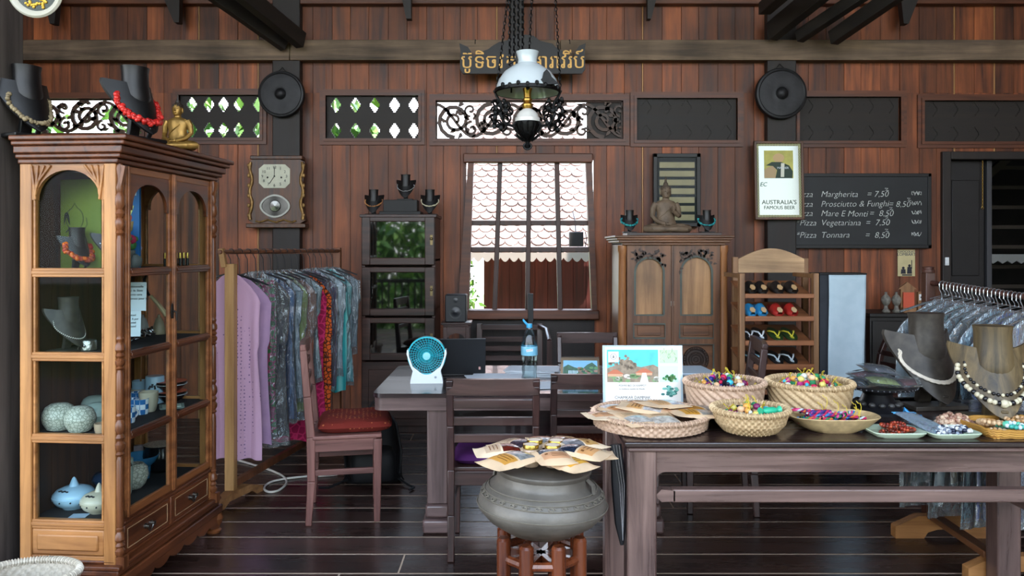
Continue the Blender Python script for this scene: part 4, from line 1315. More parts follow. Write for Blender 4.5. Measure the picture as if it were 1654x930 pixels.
# top shelf, seen through the doors
t = thing('elephant_figurine', 'small white elephant figurine on the top shelf', 'figurine', shelf_at(205, 437, 0, .08), -60)
mb = MB()
mb.ball((0, 0, .052), (.036, .026, .028), 14, 10); mb.ball((-.042, 0, .066), (.021, .02, .022), 12, 8)
mb.tube([(-.058, 0, .066), (-.068, 0, .045), (-.066, 0, .025), (-.074, 0, .018)], [.010, .008, .006, .004], 8)
for sx_, sy_ in ((-.022, -.012), (-.022, .012), (.022, -.012), (.022, .012)): mb.tube([(sx_, sy_, .045), (sx_, sy_, .02), (sx_, sy_, 0)], [.012, .010, .011], 8)
for s_ in (-1, 1): mb.ball((-.034, s_*.022, .066), (.014, .004, .02), 10, 6)
mb.tube([(.035, 0, .06), (.042, 0, .045), (.04, 0, .03)], .003, 6)
mb.build('body', [C_wh], t)
vessel('stone_pot', 'grey stone mortar pot with a wide rim on the top shelf', 'pot', shell([(.040, 0), (.042, .01), (.042, .05), (.050, .062), (.056, .075), (.056, .085)], .01), plain('grey stone', '#6e716c', .6, var=.3, vscale=30), shelf_at(224, 436, 0, .06))
vessel('stone_jar', 'small grey round jar beside the stone mortar on the top shelf', 'jar', [(.022, 0), (.034, .02), (.036, .045), (.026, .065), (.012, .072), (.014, .085), (1e-5, .088)], plain('grey jar', '#5d605e', .5, var=.3), shelf_at(250, 435, 0, .055))
for k in range(7):
    t = vessel('lipstick_tube', 'slim black tube with a gold cap in the row on the top shelf', 'tube', [(.0075, 0), (.0075, .045), (1e-5, .045)], plain('black gloss', '#0d0d0e', .2), shelf_at(281+6*k, 433-.3*k, 0, .022), 0, 'gold capped tubes in a row', 14, (('cap', [(.007, .0452), (.007, .07), (.006, .073), (1e-5, .074)], plain('gold cap', '#b99a4a', .3, .9)),))
t = thing('silk_bundle', 'crumpled green silk bundle with magenta and yellow folds on the stone mortar', 'cloth', shelf_at(238, 436, 0, .07) + Vector((0, .02, .0858)), 0)
rn = random.Random(2)
mats4 = [plain('green silk', '#3f7a3a', .5, var=.4), plain('magenta silk', '#a81e4a', .5), plain('yellow silk', '#b7ae4a', .5)]
for q in range(3):
    mb = MB()
    for k in range(10):
        c = ((rn.random()-.5)*.09, (rn.random()-.5)*.05, .022+rn.random()*.05)
        mb.ball(c, (.018+.014*rn.random(), .018, .012+.014*rn.random()), 8, 6)
    mb.build('fold', [mats4[q]], t)
t = thing('soap_box', 'pale pink slab box tilted behind the white elephant', 'box', CM @ Vector((-.11, .26, SH[0]+.0062)), rot=(0, 28, 60))
mb = MB(); mb.bb(-.016, .016, -.02, .02, .0, .12); mb.build('box', [plain('dusty pink', '#a48a90', .6, var=.1)], t, bevel=.003)

# ================================================================ THINGS ON THE BACK WALL
M_gong = plain('dark bronze', '#2c2c2e', .5, .6, var=.3, vscale=9, bump=.25, bscale=18)
def gong(label, u, v, rpx):
    Y = 6.66; r_ = rpx*Y/F
    t = thing('gong', label, 'gong', P(u, v, Y), 0, 'bronze gongs on the wall posts')
    mb = MB(); mb.lathe([(r_*.90, -.05), (r_*.99, -.04), (r_, .0), (r_*.97, .012), (r_*.9, .016), (r_*.86, .010), (r_*.42, .018), (r_*.30, .014), (r_*.24, .018), (r_*.20, .034), (r_*.13, .048), (r_*.06, .054), (1e-5, .055)], 48, M=RX(90)); mb.build('disc', [M_gong], t)
    mb = MB(); mb.tube([(-r_*.2, .02, r_*.94), (0, .04, r_*1.2), (r_*.2, .02, r_*.94)], .004, 6); mb.build('cord', [M_black], t)
    return t
gong('dark bronze gong on the left post above the clock', 454, 152, 37.5)
gong('dark bronze gong on the right post above the beer mirror', 1262, 151, 41.5)

# pendulum clock
Y = 6.70
t = thing('wall_clock', 'ornate brown wooden pendulum clock with a square dial, on the left post', 'clock', P(448, 366, Y))
k_ = Y/F
def cl(u, v): return ((u-448)*k_, (366-v)*k_)
M_clk = wood('clock walnut', '#2a170c', '#6b4022', 'z', 2.0, .4, .3, streak=.3)
mb = MB()
out = [cl(*q) for q in ((404, 262), (412, 256), (482, 256), (493, 262), (491, 290), (488, 320), (491, 345), (494, 356), (484, 362), (412, 362), (403, 356), (406, 340), (409, 318), (406, 290))]
mb.prism(out, .09, M=T(0, .065, 0) @ FRONT)
mb.build('case', [M_clk], t, bevel=.008)
mb = MB()
mb.bb(cl(400, 0)[0], cl(496, 0)[0], -.05, .06, cl(0, 368)[1], cl(0, 361)[1]); mb.bb(cl(406, 0)[0], cl(490, 0)[0], -.04, .06, cl(0, 258)[1], cl(0, 252)[1])
mb.build('moulding', [M_clk], t, bevel=.006)
M_trimg = plain('worn gilt trim', '#8a6a3c', .45, .5, var=.4, vscale=40)
for s_ in (-1, 1):
    mb = MB(); uu = 448+s_*41
    mb.tube([(cl(uu+s_*2*math.sin(q*.8), 0)[0], -.032, cl(0, 262+4.9*q)[1]) for q in range(20)], [.010+.006*abs(math.sin(q*1.1)) for q in range(20)], 8)
    for q in range(6): mb.ball((cl(uu+s_*3, 0)[0], -.036, cl(0, 268+16*q)[1]), (.014, .01, .02), 8, 6)
    mb.build('carved_side', [M_trimg], t)
mb = MB(); mb.tube([(cl(415+6.5*q, 0)[0], -.032, cl(0, 357+2*math.sin(q*1.6))[1]) for q in range(11)], .008, 8); mb.build('carved_foot', [M_trimg], t)
mb = MB()
oc = [cl(*q) for q in ((428, 266), (462, 266), (470, 273), (470, 296), (462, 304), (428, 304), (420, 296), (420, 273))]
mb.prism(oc, .006, M=T(0, -.025, 0) @ FRONT)
di = mb.build('dial', [plain('dial', '#c2c3ae', .5, var=.12)], t, bevel=.003)
di['label'] = 'pale octagonal clock dial'
for k in range(12):
    a = R(90-30*(k+1)); x, z = cl(445+19.5*math.cos(a), 285-14.5*math.sin(a))
    text('numeral', str(k+1), .034, T(x, -.0325, z-.012) @ FRONT, M_ink, di, align='CENTER')
mb = MB(); c0 = cl(445, 285)
mb.bar((c0[0], -.034, c0[1]), (cl(437, 297)[0], -.034, cl(437, 297)[1]), .003, .008, up=(0, 1, 0)); mb.bar((c0[0], -.034, c0[1]), (cl(445, 270)[0], -.034, cl(445, 270)[1]), .003, .007, up=(0, 1, 0))
mb.ball((c0[0], -.034, c0[1]), .007, 8, 6); mb.build('hands', [M_black], t)
mb = MB()
for q in ((434, 287), (456, 287)): mb.ball((cl(*q)[0], -.032, cl(*q)[1]), .008, 10, 6)
mb.build('winding_holes', [M_black], t)
mb = MB(); ce = cl(446, 333)
def oval(sx_, sz_, n=40, wob=.025): return [(ce[0]+sx_*math.cos(2*PI*k/n)*(1+wob*math.cos(8*PI*k/n)), ce[1]+sz_*math.sin(2*PI*k/n)*(1+wob*math.cos(8*PI*k/n))) for k in range(n)]
mb.prism(oval(.128, .098), .014, M=T(0, -.024, 0) @ FRONT, holes=[oval(.112, .083)]); mb.build('glass_rim', [plain('chrome rim', '#6f6f6a', .35, .8)], t, bevel=.003)
mb = MB(); mb.prism(oval(.114, .085), .003, M=T(0, -.026, 0) @ FRONT); mb.build('pendulum_glass', [plain('dark mirror', '#30302e', .08, .9, var=.3)], t)
mb = MB(); mb.lathe([(.05, 0), (.045, .006), (1e-5, .012)], 24, M=T(ce[0], -.029, ce[1]) @ RX(90)); mb.build('pendulum', [plain('pendulum steel', '#6c6c68', .2, 1.0)], t)

# carved signboard with golden Khmer lettering
Y = 6.52
t = thing('signboard', 'black carved signboard with golden Khmer lettering, hung on the beam', 'sign', P(844, 120, Y))
k_ = Y/F
pts = [(748, 119), (940, 119), (945, 112), (945, 98), (944, 84), (946, 70), (936, 74), (930, 82), (927, 94), (915, 88), (905, 80), (897, 76), (893, 71), (880, 68), (872, 66), (862, 58), (848, 56), (834, 57), (818, 66), (806, 68), (796, 74), (788, 80), (776, 84), (765, 92), (761, 84), (756, 76), (742, 70), (744, 84), (743, 98), (743, 112)]
mb = MB(); mb.prism([((u-844)*k_, (120-v)*k_) for u, v in pts], .035, M=T(0, .03, 0) @ FRONT); mb.build('board', [plain('black sign paint', '#0b0a0b', .5)], t, bevel=.004)
M_goldp = plain('gold paint', '#c79a4e', .4, .3)
text('lettering', 'ប៊ូទិចវត្តអារាវរីប៍', .17, T(.005, -.0075, .05) @ FRONT, M_goldp, t, .004, 'CENTER')
mb = MB()
for s_ in (-1, 1): mb.tube([(s_*.40, .01, .26), (s_*.40, .03, .30), (s_*.40, .09, .31)], .004, 6)
mb.build('hooks', [M_black], t)

# beer mirror
Y = 6.655
t = thing('pub_mirror', 'bright framed beer advertising mirror on the right post, beside the blackboard', 'mirror', P(1259, 355, Y), rot=(-3, 0, 0))
k_ = Y/F; W_ = 80*k_; H_ = 128*k_
mb = MB()
fw = .022
for q in ((-W_/2, W_/2, 0, fw), (-W_/2, W_/2, H_-fw, H_), (-W_/2, -W_/2+fw, 0, H_), (W_/2-fw, W_/2, 0, H_)): mb.bb(q[0], q[1], -.018, .012, q[2], q[3])
mb.build('frame', [wood('mirror frame', '#3a2212', '#6d4424', 'z', 1.5, .4)], t, bevel=.004)
M_mirr = plain('silvered glass', '#6a6f69', .08, .95)
mb = MB(); mb.bb(-W_/2+.01, W_/2-.01, -.004, .004, .01, H_-.01); mb.build('mirror_glass', [M_mirr], t)
mb = MB()
rn = random.Random(8)
for q in ((-W_/2+fw, W_/2-fw, fw, fw+.02), (-W_/2+fw, W_/2-fw, H_-fw-.02, H_-fw), (-W_/2+fw, -W_/2+fw+.02, fw, H_-fw), (W_/2-fw-.02, W_/2-fw, fw, H_-fw)): mb.bb(q[0], q[1], -.0052, -.004, q[2], q[3])
for k in range(24):
    for s_ in (-1, 1): mb.ribbon([(s_*(W_/2-fw-.010)+.007*math.sin(2*PI*a/8), .05+k*.0243+.010*math.cos(2*PI*a/8)) for a in range(9)], .003, .0015, T(0, -.0052, 0) @ FRONT, 1)
for k in range(14):
    for zz in (fw+.010, H_-fw-.010): mb.ribbon([(-.16+k*.0245+.008*math.cos(2*PI*a/8), zz+.007*math.sin(2*PI*a/8)) for a in range(9)], .003, .0015, T(0, -.0052, 0) @ FRONT, 1)
mb.build('printed_border', [plain('border pale', '#b3b283', .5), plain('border dark', '#2f3427', .5)], t)
mb = MB(); f0 = T(0, -.004, 0) @ FRONT
mb.prism([(-.125, .36), (.125, .36), (.125, .60), (-.125, .60)], .0015, f0, 0)
mb.prism([(-.125, .36), (-.03, .36), (-.02, .43), (-.05, .47), (-.10, .45), (-.125, .43)], .0025, f0, 1)
mb.prism([(-.03, .36), (.115, .36), (.12, .42), (.09, .47), (.02, .50), (-.06, .50), (-.11, .47), (-.05, .465), (-.015, .43)], .003, f0, 2)
mb.prism([(.0+.05*math.cos(k*.5), .535+.04*math.sin(k*.5)) for k in range(12)], .0025, f0, 3)
mb.prism([(.02, .49), (.05, .49), (.045, .37), (.015, .37)], .0035, f0, 4)
mb.build('printed_picture', [plain('poster yellow', '#b9b45a', .5, var=.2), plain('poster beige', '#b59a72', .5), plain('poster green', '#12301f', .5), plain('poster sand', '#c9a878', .5), plain('poster pale', '#d8d8c8', .5)], t)
M_grn = plain('print green', '#15361f', .5)
text('lettering', "AUSTRALIA'S", .052, T(0, -.0055, .135) @ FRONT, M_grn, t, .0006, 'CENTER', sp=1.0)
text('lettering', 'FAMOUS BEER', .042, T(0, -.0055, .092) @ FRONT, M_grn, t, .0006, 'CENTER')
text('lettering', 'EC', .05, T(-.165, -.0055, .29) @ FRONT, plain('print teal', '#2f6a5c', .5), t, .0006, 'LEFT', shear=.2)
text('lettering', 'MATHER', .026, T(.035, -.0085, .44) @ FRONT, M_paper, t, .0006, 'CENTER')

# blackboard menu
Y = 6.745
t = thing('blackboard', 'black chalkboard listing pizzas and prices, between the beer mirror and the doorway', 'blackboard', P(1388, 401, Y))
k_ = Y/F; W_ = 231*k_; H_ = 121*k_
mb = MB(); mb.bb(-W_/2+.01, W_/2-.01, -.004, .02, .01, H_-.01); mb.build('slate', [plain('slate', '#15181b', .55, var=.35, vscale=4)], t)
mb = MB()
for q in ((-W_/2, W_/2, 0, .03), (-W_/2, W_/2, H_-.03, H_), (-W_/2, -W_/2+.03, 0, H_), (W_/2-.03, W_/2, 0, H_)): mb.bb(q[0], q[1], -.014, .03, q[2], q[3])
mb.build('frame', [plain('black frame', '#0f0f10', .5)], t, bevel=.003)
M_chalk = plain('chalk', '#cfd3cf', .95, var=.3, vscale=60)
rows = (('Pizza', 'Margherita', '= 7,50', 318), ('Pizza', 'Prosciutto & Funghi', '= 8,50', 334), ('Pizza', 'Mare E Monti', '=  8,50', 349), ('*Pizza', 'Vegetariana', '=  7,50', 364), ('*Pizza', 'Tonnara', '=  8,50', 384))
for k, (a, b, c, v) in enumerate(rows):
    z = (401-v)*k_
    for q, (s, u) in enumerate(((a, 1285), (b, 1325), (c, (1399, 1434, 1403, 1397, 1396)[k]))):
        text('chalk_writing', s, .074, T((u-1388)*k_, -.0055, z) @ FRONT @ RZ(-.6+.5*((k+q) % 3)), M_chalk, t, .0004, 'LEFT', .25, -.0012)
    mb = MB(); u0 = (1429, 1465, 1436, 1429, 1429)[k]
    mb.ribbon([((u0-1388+x)*k_, z+.075-y*.7*k_) for x, y in ((0, 0), (5, 0), (1, 5), (6, 5))], .004, .0006, T(0, -.004, 0) @ FRONT)
    for q in range(3):
        mb.ribbon([((1475+q*5-1388+3*math.sin(a+k))*k_, z+.012+.018*math.cos(a*1.7+q+k)+.02) for a in range(7)], .0035, .0006, T(0, -.004, 0) @ FRONT)
    mb.build('chalk_marks', [M_chalk], t)

# little chocolate poster below the blackboard
Y = 6.79
t = thing('poster', 'small cream chocolate poster with two dark figures, below the blackboard', 'poster', P(1464, 446, Y))
k_ = Y/F
mb = MB(); mb.bb(-14*k_, 14*k_, 0, .004, 0, 43*k_); mb.build('print', [plain('cream card', '#c4b78a', .7, var=.1)], t)
text('lettering', 'CHOCOLAT', .027, T(0, -.001, 38*k_) @ FRONT, plain('poster blue', '#1d2c4a', .6), t, .0006, 'CENTER')
text('lettering', 'LOMBART', .036, T(0, -.001, 33*k_) @ FRONT, plain('poster blue', '#1d2c4a', .6), t, .0006, 'CENTER')
mb = MB()
for x, h_ in ((-5, 15), (5, 20)):
    mb.prism([((x-4)*k_, 4*k_), ((x+4)*k_, 4*k_), ((x+3.4)*k_, h_*.75*k_), ((x-3.4)*k_, h_*.75*k_)], .0012, FRONT)
    mb.prism([((x+2.2*math.cos(q*.6))*k_, (h_*.75+2+2.4*math.sin(q*.6))*k_) for q in range(10)], .0012, FRONT)
mb.prism([(-7*k_, 1*k_), (9*k_, 1*k_), (9*k_, 3*k_), (-7*k_, 3*k_)], .0012, FRONT)
mb.prism([(8*k_, 12*k_), (9.2*k_, 12*k_), (9.2*k_, 26*k_), (8*k_, 26*k_)], .0012, FRONT)
mb.build('printed_figures', [plain('figure dark', '#23222c', .6)], t)

# framed strips above the wardrobe
Y = 6.73
t = thing('picture_frame', 'black frame holding seven beige strips, on the wall behind the stone Buddha', 'picture', P(1093, 366, Y))
k_ = Y/F; W_ = 76*k_; H_ = 118*k_
mb = MB()
for q in ((-W_/2, W_/2, 0, .035), (-W_/2, W_/2, H_-.035, H_), (-W_/2, -W_/2+.035, 0, H_), (W_/2-.035, W_/2, 0, H_)): mb.bb(q[0], q[1], -.02, .03, q[2], q[3])
mb.build('frame', [plain('black frame', '#0f0f10', .5)], t, bevel=.004)
mb = MB(); mb.bb(-W_/2+.02, W_/2-.02, .0, .01, .02, H_-.02); mb.build('backing', [plain('black card', '#121013', .7)], t)
for k in range(7):
    mb = MB(); z = .055+k*.076; mb.bb(-W_/2+.055, W_/2-.05, -.004, .002, z, z+.05); mb.build('paper_strip', [plain('aged strip', '#b69f7a', .7, var=.12)], t)
g = MB(); g.add([(-W_/2+.03, -.01, .03), (W_/2-.03, -.01, .03), (W_/2-.03, -.01, H_-.03), (-W_/2+.03, -.01, H_-.03)], [(0, 1, 2, 3)]); g.build('glass', [M_glass], t)

# brass chain hanging in the doorway, wall switch
t = thing('brass_chain', 'thin brass door chain hanging in the dark doorway', 'chain', P(1587, 258, 6.84))
mb = MB()
for k in range(26): mb.tube([(.006*math.cos(2*PI*q/8)*(1 if k % 2 else .3), .006*math.cos(2*PI*q/8)*(.3 if k % 2 else 1), -.012-.0155*k+.009*math.sin(2*PI*q/8)) for q in range(8)], .0022, 5, True)
mb.tube([(0, 0, -.41), (.012, 0, -.425), (0, 0, -.44), (-.01, 0, -.425)], .003, 6, True)
mb.build('links', [plain('bright brass', '#b08a3e', .3, .9)], t)
t = thing('light_switch', 'small pale switch plate on the doorway jamb', 'switch', P(1529, 421, 6.76))
mb = MB(); mb.bb(-.016, .016, -.012, .004, -.04, .03); mb.build('plate', [C_wh], t, bevel=.002)
mb = MB(); mb.bb(-.007, .007, -.016, -.01, -.018, .01); mb.build('rocker', [C_wh], t, bevel=.002)

# ================================================================ HANGING OIL LAMP
Y = 3.6
k_ = Y/F
M_iron = plain('black iron', '#141414', .45, .7, var=.2, bump=.3, bscale=60)
M_opal = plain('opal glass', '#bcc4c8', .12, 0, spec=.6)
M_cer = plain('white ceramic', '#c6c3bd', .2)
lampo = thing('hanging_oil_lamp', 'black iron hanging oil lamp with a white domed glass shade', 'lamp', P(852, 150, Y))
def lz(v): return (150-v)*k_
def lx(u): return (u-852)*k_
mb = MB(); R0 = 53*k_
prof = [(18.5*k_, lz(84)), (17.0*k_, lz(88)), (15*k_, lz(97)), (16*k_, lz(103)), (24*k_, lz(107)), (38*k_, lz(117)), (47*k_, lz(130)), (51*k_, lz(143)), (52*k_, lz(150))]
prof = prof + [(r-.003, z) for r, z in reversed(prof)]
mb.lathe(prof, 48, cap=False); mb.build('shade', [M_opal], lampo)
mb = MB(); mb.lathe([(51*k_, lz(151)), (53.5*k_, lz(150)), (53.5*k_, lz(145)), (51.8*k_, lz(144.5))], 48, cap=False); 
mb.build('shade_ring', [M_iron], lampo)
mb = MB(); mb.lathe([(8*k_, lz(143)), (6*k_, lz(150)), (6*k_, lz(158)), (7.5*k_, lz(160)), (7.5*k_, lz(163)), (6*k_, lz(165)), (9*k_, lz(169)), (9*k_, lz(172)), (7*k_, lz(176))], 24); mb.build('burner', [plain('brass burner', '#b58d44', .3, .9)], lampo)
mb = MB(); mb.lathe([(5*k_, lz(120)), (6*k_, lz(146)), (5*k_, lz(149))], 20); mb.build('chimney', [plain('frosted chimney', '#d6e0e6', .2)], lampo)
mb = MB(); mb.lathe([(7*k_, lz(176)), (13*k_, lz(180)), (17*k_, lz(185)), (18*k_, lz(189)), (20*k_, lz(191)), (20*k_, lz(197)), (14*k_, lz(199))], 32); mb.build('oil_font', [M_cer], lampo)
mb = MB()
mb.lathe([(20.5*k_, lz(197)), (20*k_, lz(203)), (15*k_, lz(216)), (8*k_, lz(225)), (4*k_, lz(228)), (3*k_, lz(231)), (5*k_, lz(235)), (3*k_, lz(239)), (1e-5, lz(240))], 28)
for k in range(12):
    a = 2*PI*k/12
    mb.tube([(20*k_*math.cos(a), 20*k_*math.sin(a), lz(198)), (24*k_*math.cos(a), 24*k_*math.sin(a), lz(204)), (17*k_*math.cos(a), 17*k_*math.sin(a), lz(214)), (21*k_*math.cos(a), 21*k_*math.sin(a), lz(218)), (8*k_*math.cos(a), 8*k_*math.sin(a), lz(227))], .004, 6)
mb.tube([(6*k_*math.cos(2*PI*q/14), 0, lz(236)+5*k_*math.sin(2*PI*q/14)) for q in range(14)], .005, 6, True)
mb.build('holder', [M_iron], lampo)
rn = random.Random(4)
for s_ in (-1, 1):
    mb = MB()
    Rr = lambda q: RZ(12)
    mb.tube([(s_*22*k_, 0, lz(204)), (s_*36*k_, 0, lz(200)), (s_*44*k_, 0, lz(185)), (s_*42*k_, 0, lz(168)), (s_*50*k_, 0, lz(155)), (s_*54*k_, 0, lz(146))], [.007, .007, .008, .007, .006, .006], 8)
    for cx, cz, r_ in ((34, 192, 9), (50, 178, 9), (34, 172, 8), (55, 190, 7), (40, 206, 8), (30, 182, 7), (52, 166, 6), (48, 200, 7)):
        mb.tube([(s_*(cx + r_*(1-.7*q/16)*math.cos(q*.62))*k_, .012*math.sin(q), lz(cz - r_*(1-.7*q/16)*math.sin(q*.62))) for q in range(17)], .0045, 6)
    for q in range(16):
        c = (s_*(30+26*rn.random())*k_, (rn.random()-.5)*.03, lz(160+50*rn.random()))
        mb.ball(c, (.010, .006, .012), 7, 5)
    mb.build('scroll_arm', [M_iron], lampo)
mb = MB()
for q in range(9):
    a = R(205+16*q); mb.ball((52.5*k_*math.cos(a) if q else 0, 52.5*k_*math.sin(a), lz(146)+.006*(q % 2)), (.010, .008, .012), 7, 5)
mb.build('shade_beading', [M_iron], lampo)
mb = MB(); mb.prism([(lx(862), lz(146)), (lx(874), lz(136)), (lx(876), lz(127)), (lx(881), lz(122)), (lx(886), lz(128)), (lx(889), lz(134)), (lx(900), lz(145))], .006, M=T(.0, -.125, 0) @ FRONT @ T(0, 0, 0))
mb.build('shade_ornament', [M_iron], lampo)
# chains up to the roof
def chain_links(mb, p0, p1, r_=.009, w_=.0026):
    p0, p1 = Vector(p0), Vector(p1); n = int((p1-p0).length/(r_*1.75))
    for k in range(n):
        c = p0.lerp(p1, (k+.5)/n)
        mb.tube([(c.x + r_*.62*math.cos(2*PI*q/8)*(1 if k % 2 else .15), c.y + r_*.62*math.cos(2*PI*q/8)*(.15 if k % 2 else 1), c.z + r_*math.sin(2*PI*q/8)) for q in range(8)], w_, 4, True)
for (a, b, nm) in (((-50, 0, 146), (-25, 0, -60), 0), ((53, 0, 146), (42, 0, -60), 0), ((0, 40, 146), (10, 10, -60), 0)):
    mb = MB(); chain_links(mb, (a[0]*k_, a[1]*k_, lz(a[2])), (b[0]*k_, b[1]*k_, lz(b[2]))); mb.build('chain', [M_iron], lampo)
mb = MB()
for q in range(4): chain_links(mb, (lx(823+7*q), .01*(q % 2), lz(98-6*q)), (lx(824+6.5*q), .01*(q % 2), lz(-60)), .010, .0035)
mb.tube([(lx(822), 0, lz(104)), (lx(829), -.01, lz(112)), (lx(836), 0, lz(104)), (lx(833), 0, lz(97))], .005, 6, True)
mb.tube([(lx(824), 0, lz(112)), (lx(826), 0, lz(128)), (lx(826), 0, lz(150))], .004, 6)
mb.build('counterweight_chain', [M_iron], lampo)

# plate hanging at the upper left
Y = 2.9
t = thing('hanging_plate', 'dark green dish with a white rim and gold leaf, hanging at the top left', 'plate', P(58, -18, Y), rot=(8, 0, 0))
k_ = Y/F
mb = MB(); mb.lathe([(34*k_, 0), (37*k_, .008), (43*k_, .014), (46*k_, .008), (44*k_, -.004), (36*k_, -.012)], 40, M=RX(90)); mb.build('rim', [plain('ivory rim', '#b8b4a6', .35)], t)
mb = MB(); mb.lathe([(36*k_, -.004), (36*k_, .002), (1e-5, .003)], 40, M=RX(90)); mb.build('centre', [plain('bottle green', '#12231d', .25)], t)
mb = MB(); rn = random.Random(6)
for q in range(26): mb.ball(((rn.random()-.5)*34*k_, -.004, (-8-22*rn.random())*k_), (.006, .003, .006), 7, 5)
mb.build('gold_leaf', [plain('gold leaf', '#b08a34', .35, .8)], t)
mb = MB(); mb.tube([(44*k_, 0, 4*k_), (52*k_, -.01, -2*k_), (54*k_, -.01, 8*k_), (46*k_, 0, 16*k_)], .006, 8); mb.build('handle', [plain('ivory rim', '#b8b4a6', .35)], t)
mb = MB(); mb.tube([(0, .01, 40*k_), (0, .05, .5)], .003, 6); mb.build('cord', [M_black], t)

# ================================================================ DARK CABINET WITH THREE GLASS DOORS
M_drk = wood('dark rosewood z', '#1a100d', '#4a2f27', 'z', 1.2, .35, .2, streak=.2)
M_drkx = wood('dark rosewood x', '#1a100d', '#4a2f27', 'x', 1.2, .35, .2, streak=.2)
Y0 = 6.25
x0, x1 = px(583, Y0), px(703, Y0); zt = pz(346, Y0)
dc = thing('glazed_cabinet', 'narrow dark wooden cabinet with three mirror-dark glass doors, left of the window', 'cabinet', ((x0+x1)/2, Y0, 0))
hw = (x1-x0)/2
mb = MB()
mb.bb(-hw, -hw+.03, .02, .44, 0, zt-.02); mb.bb(hw-.03, hw, .02, .44, 0, zt-.02); mb.bb(-hw, hw, .42, .44, 0, zt-.02); mb.bb(-hw, hw, .02, .44, 0, .06)
mb.bb(-hw-.01, hw+.012, -.012, .45, zt-.025, zt)
for z in (.55, 1.0, 1.40): mb.bb(-hw, hw, .02, .43, z-.012, z+.012)
mb.build('carcass', [M_drk], dc, bevel=.004)
M_darkglass = plain('dark mirror glass', '#0a0c0c', .03, 0, spec=1.0, coat=1.0)
for k, (va, vb) in enumerate(((349, 428), (431, 510), (513, 582))):
    z1, z0 = pz(va, Y0), pz(vb, Y0)
    d = MB()
    for q in ((-hw+.004, -hw+.075, z0, z1), (hw-.085, hw-.004, z0, z1)): d.bb(q[0], q[1], -.004, .02, q[2], q[3])
    d.bb(-hw+.07, hw-.08, -.004, .02, z1-.045, z1); d.bb(-hw+.07, hw-.08, -.004, .02, z0, z0+.06)
    dr = d.build('door', [M_drkx], dc, bevel=.006)
    g = MB(); g.bb(-hw+.065, hw-.075, .006, .010, z0+.05, z1-.035); g.build('glass_pane', [M_darkglass], dr)
    l = MB(); zc = (z0+z1)/2; l.bb(hw-.04, hw-.02, -.010, -.003, zc-.035, zc+.045); l.ball((hw-.03, -.016, zc+.015), (.012, .010, .012), 10, 6); l.build('latch', [plain('old latch', '#7a6a4a', .4, .8)], dr)
d = MB(); d.bb(-hw+.004, hw-.004, -.004, .02, .06, pz(584, Y0)); d.bb(-hw+.06, hw-.06, -.010, .0, .12, .52); d.build('lower_panel', [M_drkx], dc, bevel=.006)
# stepped stand and three little busts on it
t = thing('display_step', 'low black stepped stand on top of the glazed cabinet', 'display stand', ((x0+x1)/2, Y0+.2, zt))
mb = MB(); mb.bb(-.14, .14, -.08, .06, 0, .125); mb.bb(-.17, .17, -.10, .08, 0, .03); mb.build('step', [M_black], t, bevel=.004)
M_amber = plain('amber bead', '#b07a4a', .35, var=.3)
for k, (u, z, lb, mt) in enumerate(((609, zt, 'left', 'amber'), (655, zt+.125, 'topmost', 'silver'), (690, zt, 'right', 'pale'))):
    b = bust('necklace_bust', {'left': 'small black bust at the left end of the glazed cabinet top', 'topmost': 'small black bust on the raised step above the glazed cabinet', 'right': 'small black bust at the right end of the glazed cabinet top'}[lb],
        (px(u, Y0+.2), Y0+.2 - (.0 if k == 1 else 0), z), (0, 0, 0)[k], .215)
    if k == 0: b.location.x = (x0+x1)/2-.235
    if k == 2: b.location.x = (x0+x1)/2+.235
    necklace('necklace', {'left': 'amber necklace on the left small bust of the glazed cabinet', 'topmost': 'silver necklace on the raised small bust of the glazed cabinet', 'right': 'pale shell necklace on the right small bust of the glazed cabinet'}[lb], b, .215, .40, .36, [{'left': M_amber, 'topmost': M_silver, 'right': M_bone}[lb]], 46, .0055, jitter=.003)

# ================================================================ CLOTHES RACK, LEFT
M_rackw = wood('pale rack wood', '#8a6238', '#c49a64', 'z', 1.3, .5, .2)
M_rackr = wood('red rack wood', '#4a2a1a', '#8a5638', 'z', 1.3, .45, .2)
M_rackx = wood('rack wood x', '#6a4426', '#a87a4e', 'x', 1.3, .5, .2)
A = Vector((px(373, 4.57), 4.57, 0)); B = Vector((px(545, 6.15), 6.15, 0))
rack = thing('clothes_rack', 'wooden clothes rack crowded with garments, behind the glass cabinet', 'clothes rack', (0, 0, 0))
dirv = (B-A).normalized()
mb = MB(); mb.bb(A.x-.028, A.x+.028, A.y-.03, A.y+.03, .05, pz(426, 4.57)); mb.build('post', [M_rackw], rack, bevel=.004)
mb = MB(); mb.bb(B.x-.028, B.x+.028, B.y-.03, B.y+.03, .05, 1.50); mb.build('post', [M_rackr], rack, bevel=.004)
RZ_ = 1.475
mb = MB(); mb.tube([(A.x-.05, A.y-.05, RZ_), (B.x+.02, B.y, RZ_)], .0135, 10); mb.build('hanging_rail', [M_rackr], rack, bevel=.004)
mb = MB(); mb.bar((A.x-.03, A.y-.02, 1.385), (A.x-.05, A.y-.02, RZ_+.02), .03, .04, up=(0, 1, 0)); mb.build('bracket', [M_rackw], rack, bevel=.003)
mb = MB(); mb.bar((A.x-.42+.0, B.y, 1.472), (B.x+.03, B.y, 1.472), .03, .04); mb.build('top_rail', [M_rackr], rack, bevel=.003)
for c, L_ in ((A, .21), (B, .30)):
    mb = MB(); mb.prism([(-L_, 0), (-L_*.72, 0), (-L_*.5, .03), (L_*.5, .03), (L_*.72, 0), (L_, 0), (L_, .035), (L_*.4, .075), (-L_*.4, .075), (-L_, .035)], .06, M=T(c.x, c.y+.03, 0) @ RZ(72 if c is A else 0) @ FRONT); mb.build('foot', [M_rackx], rack, bevel=.004)
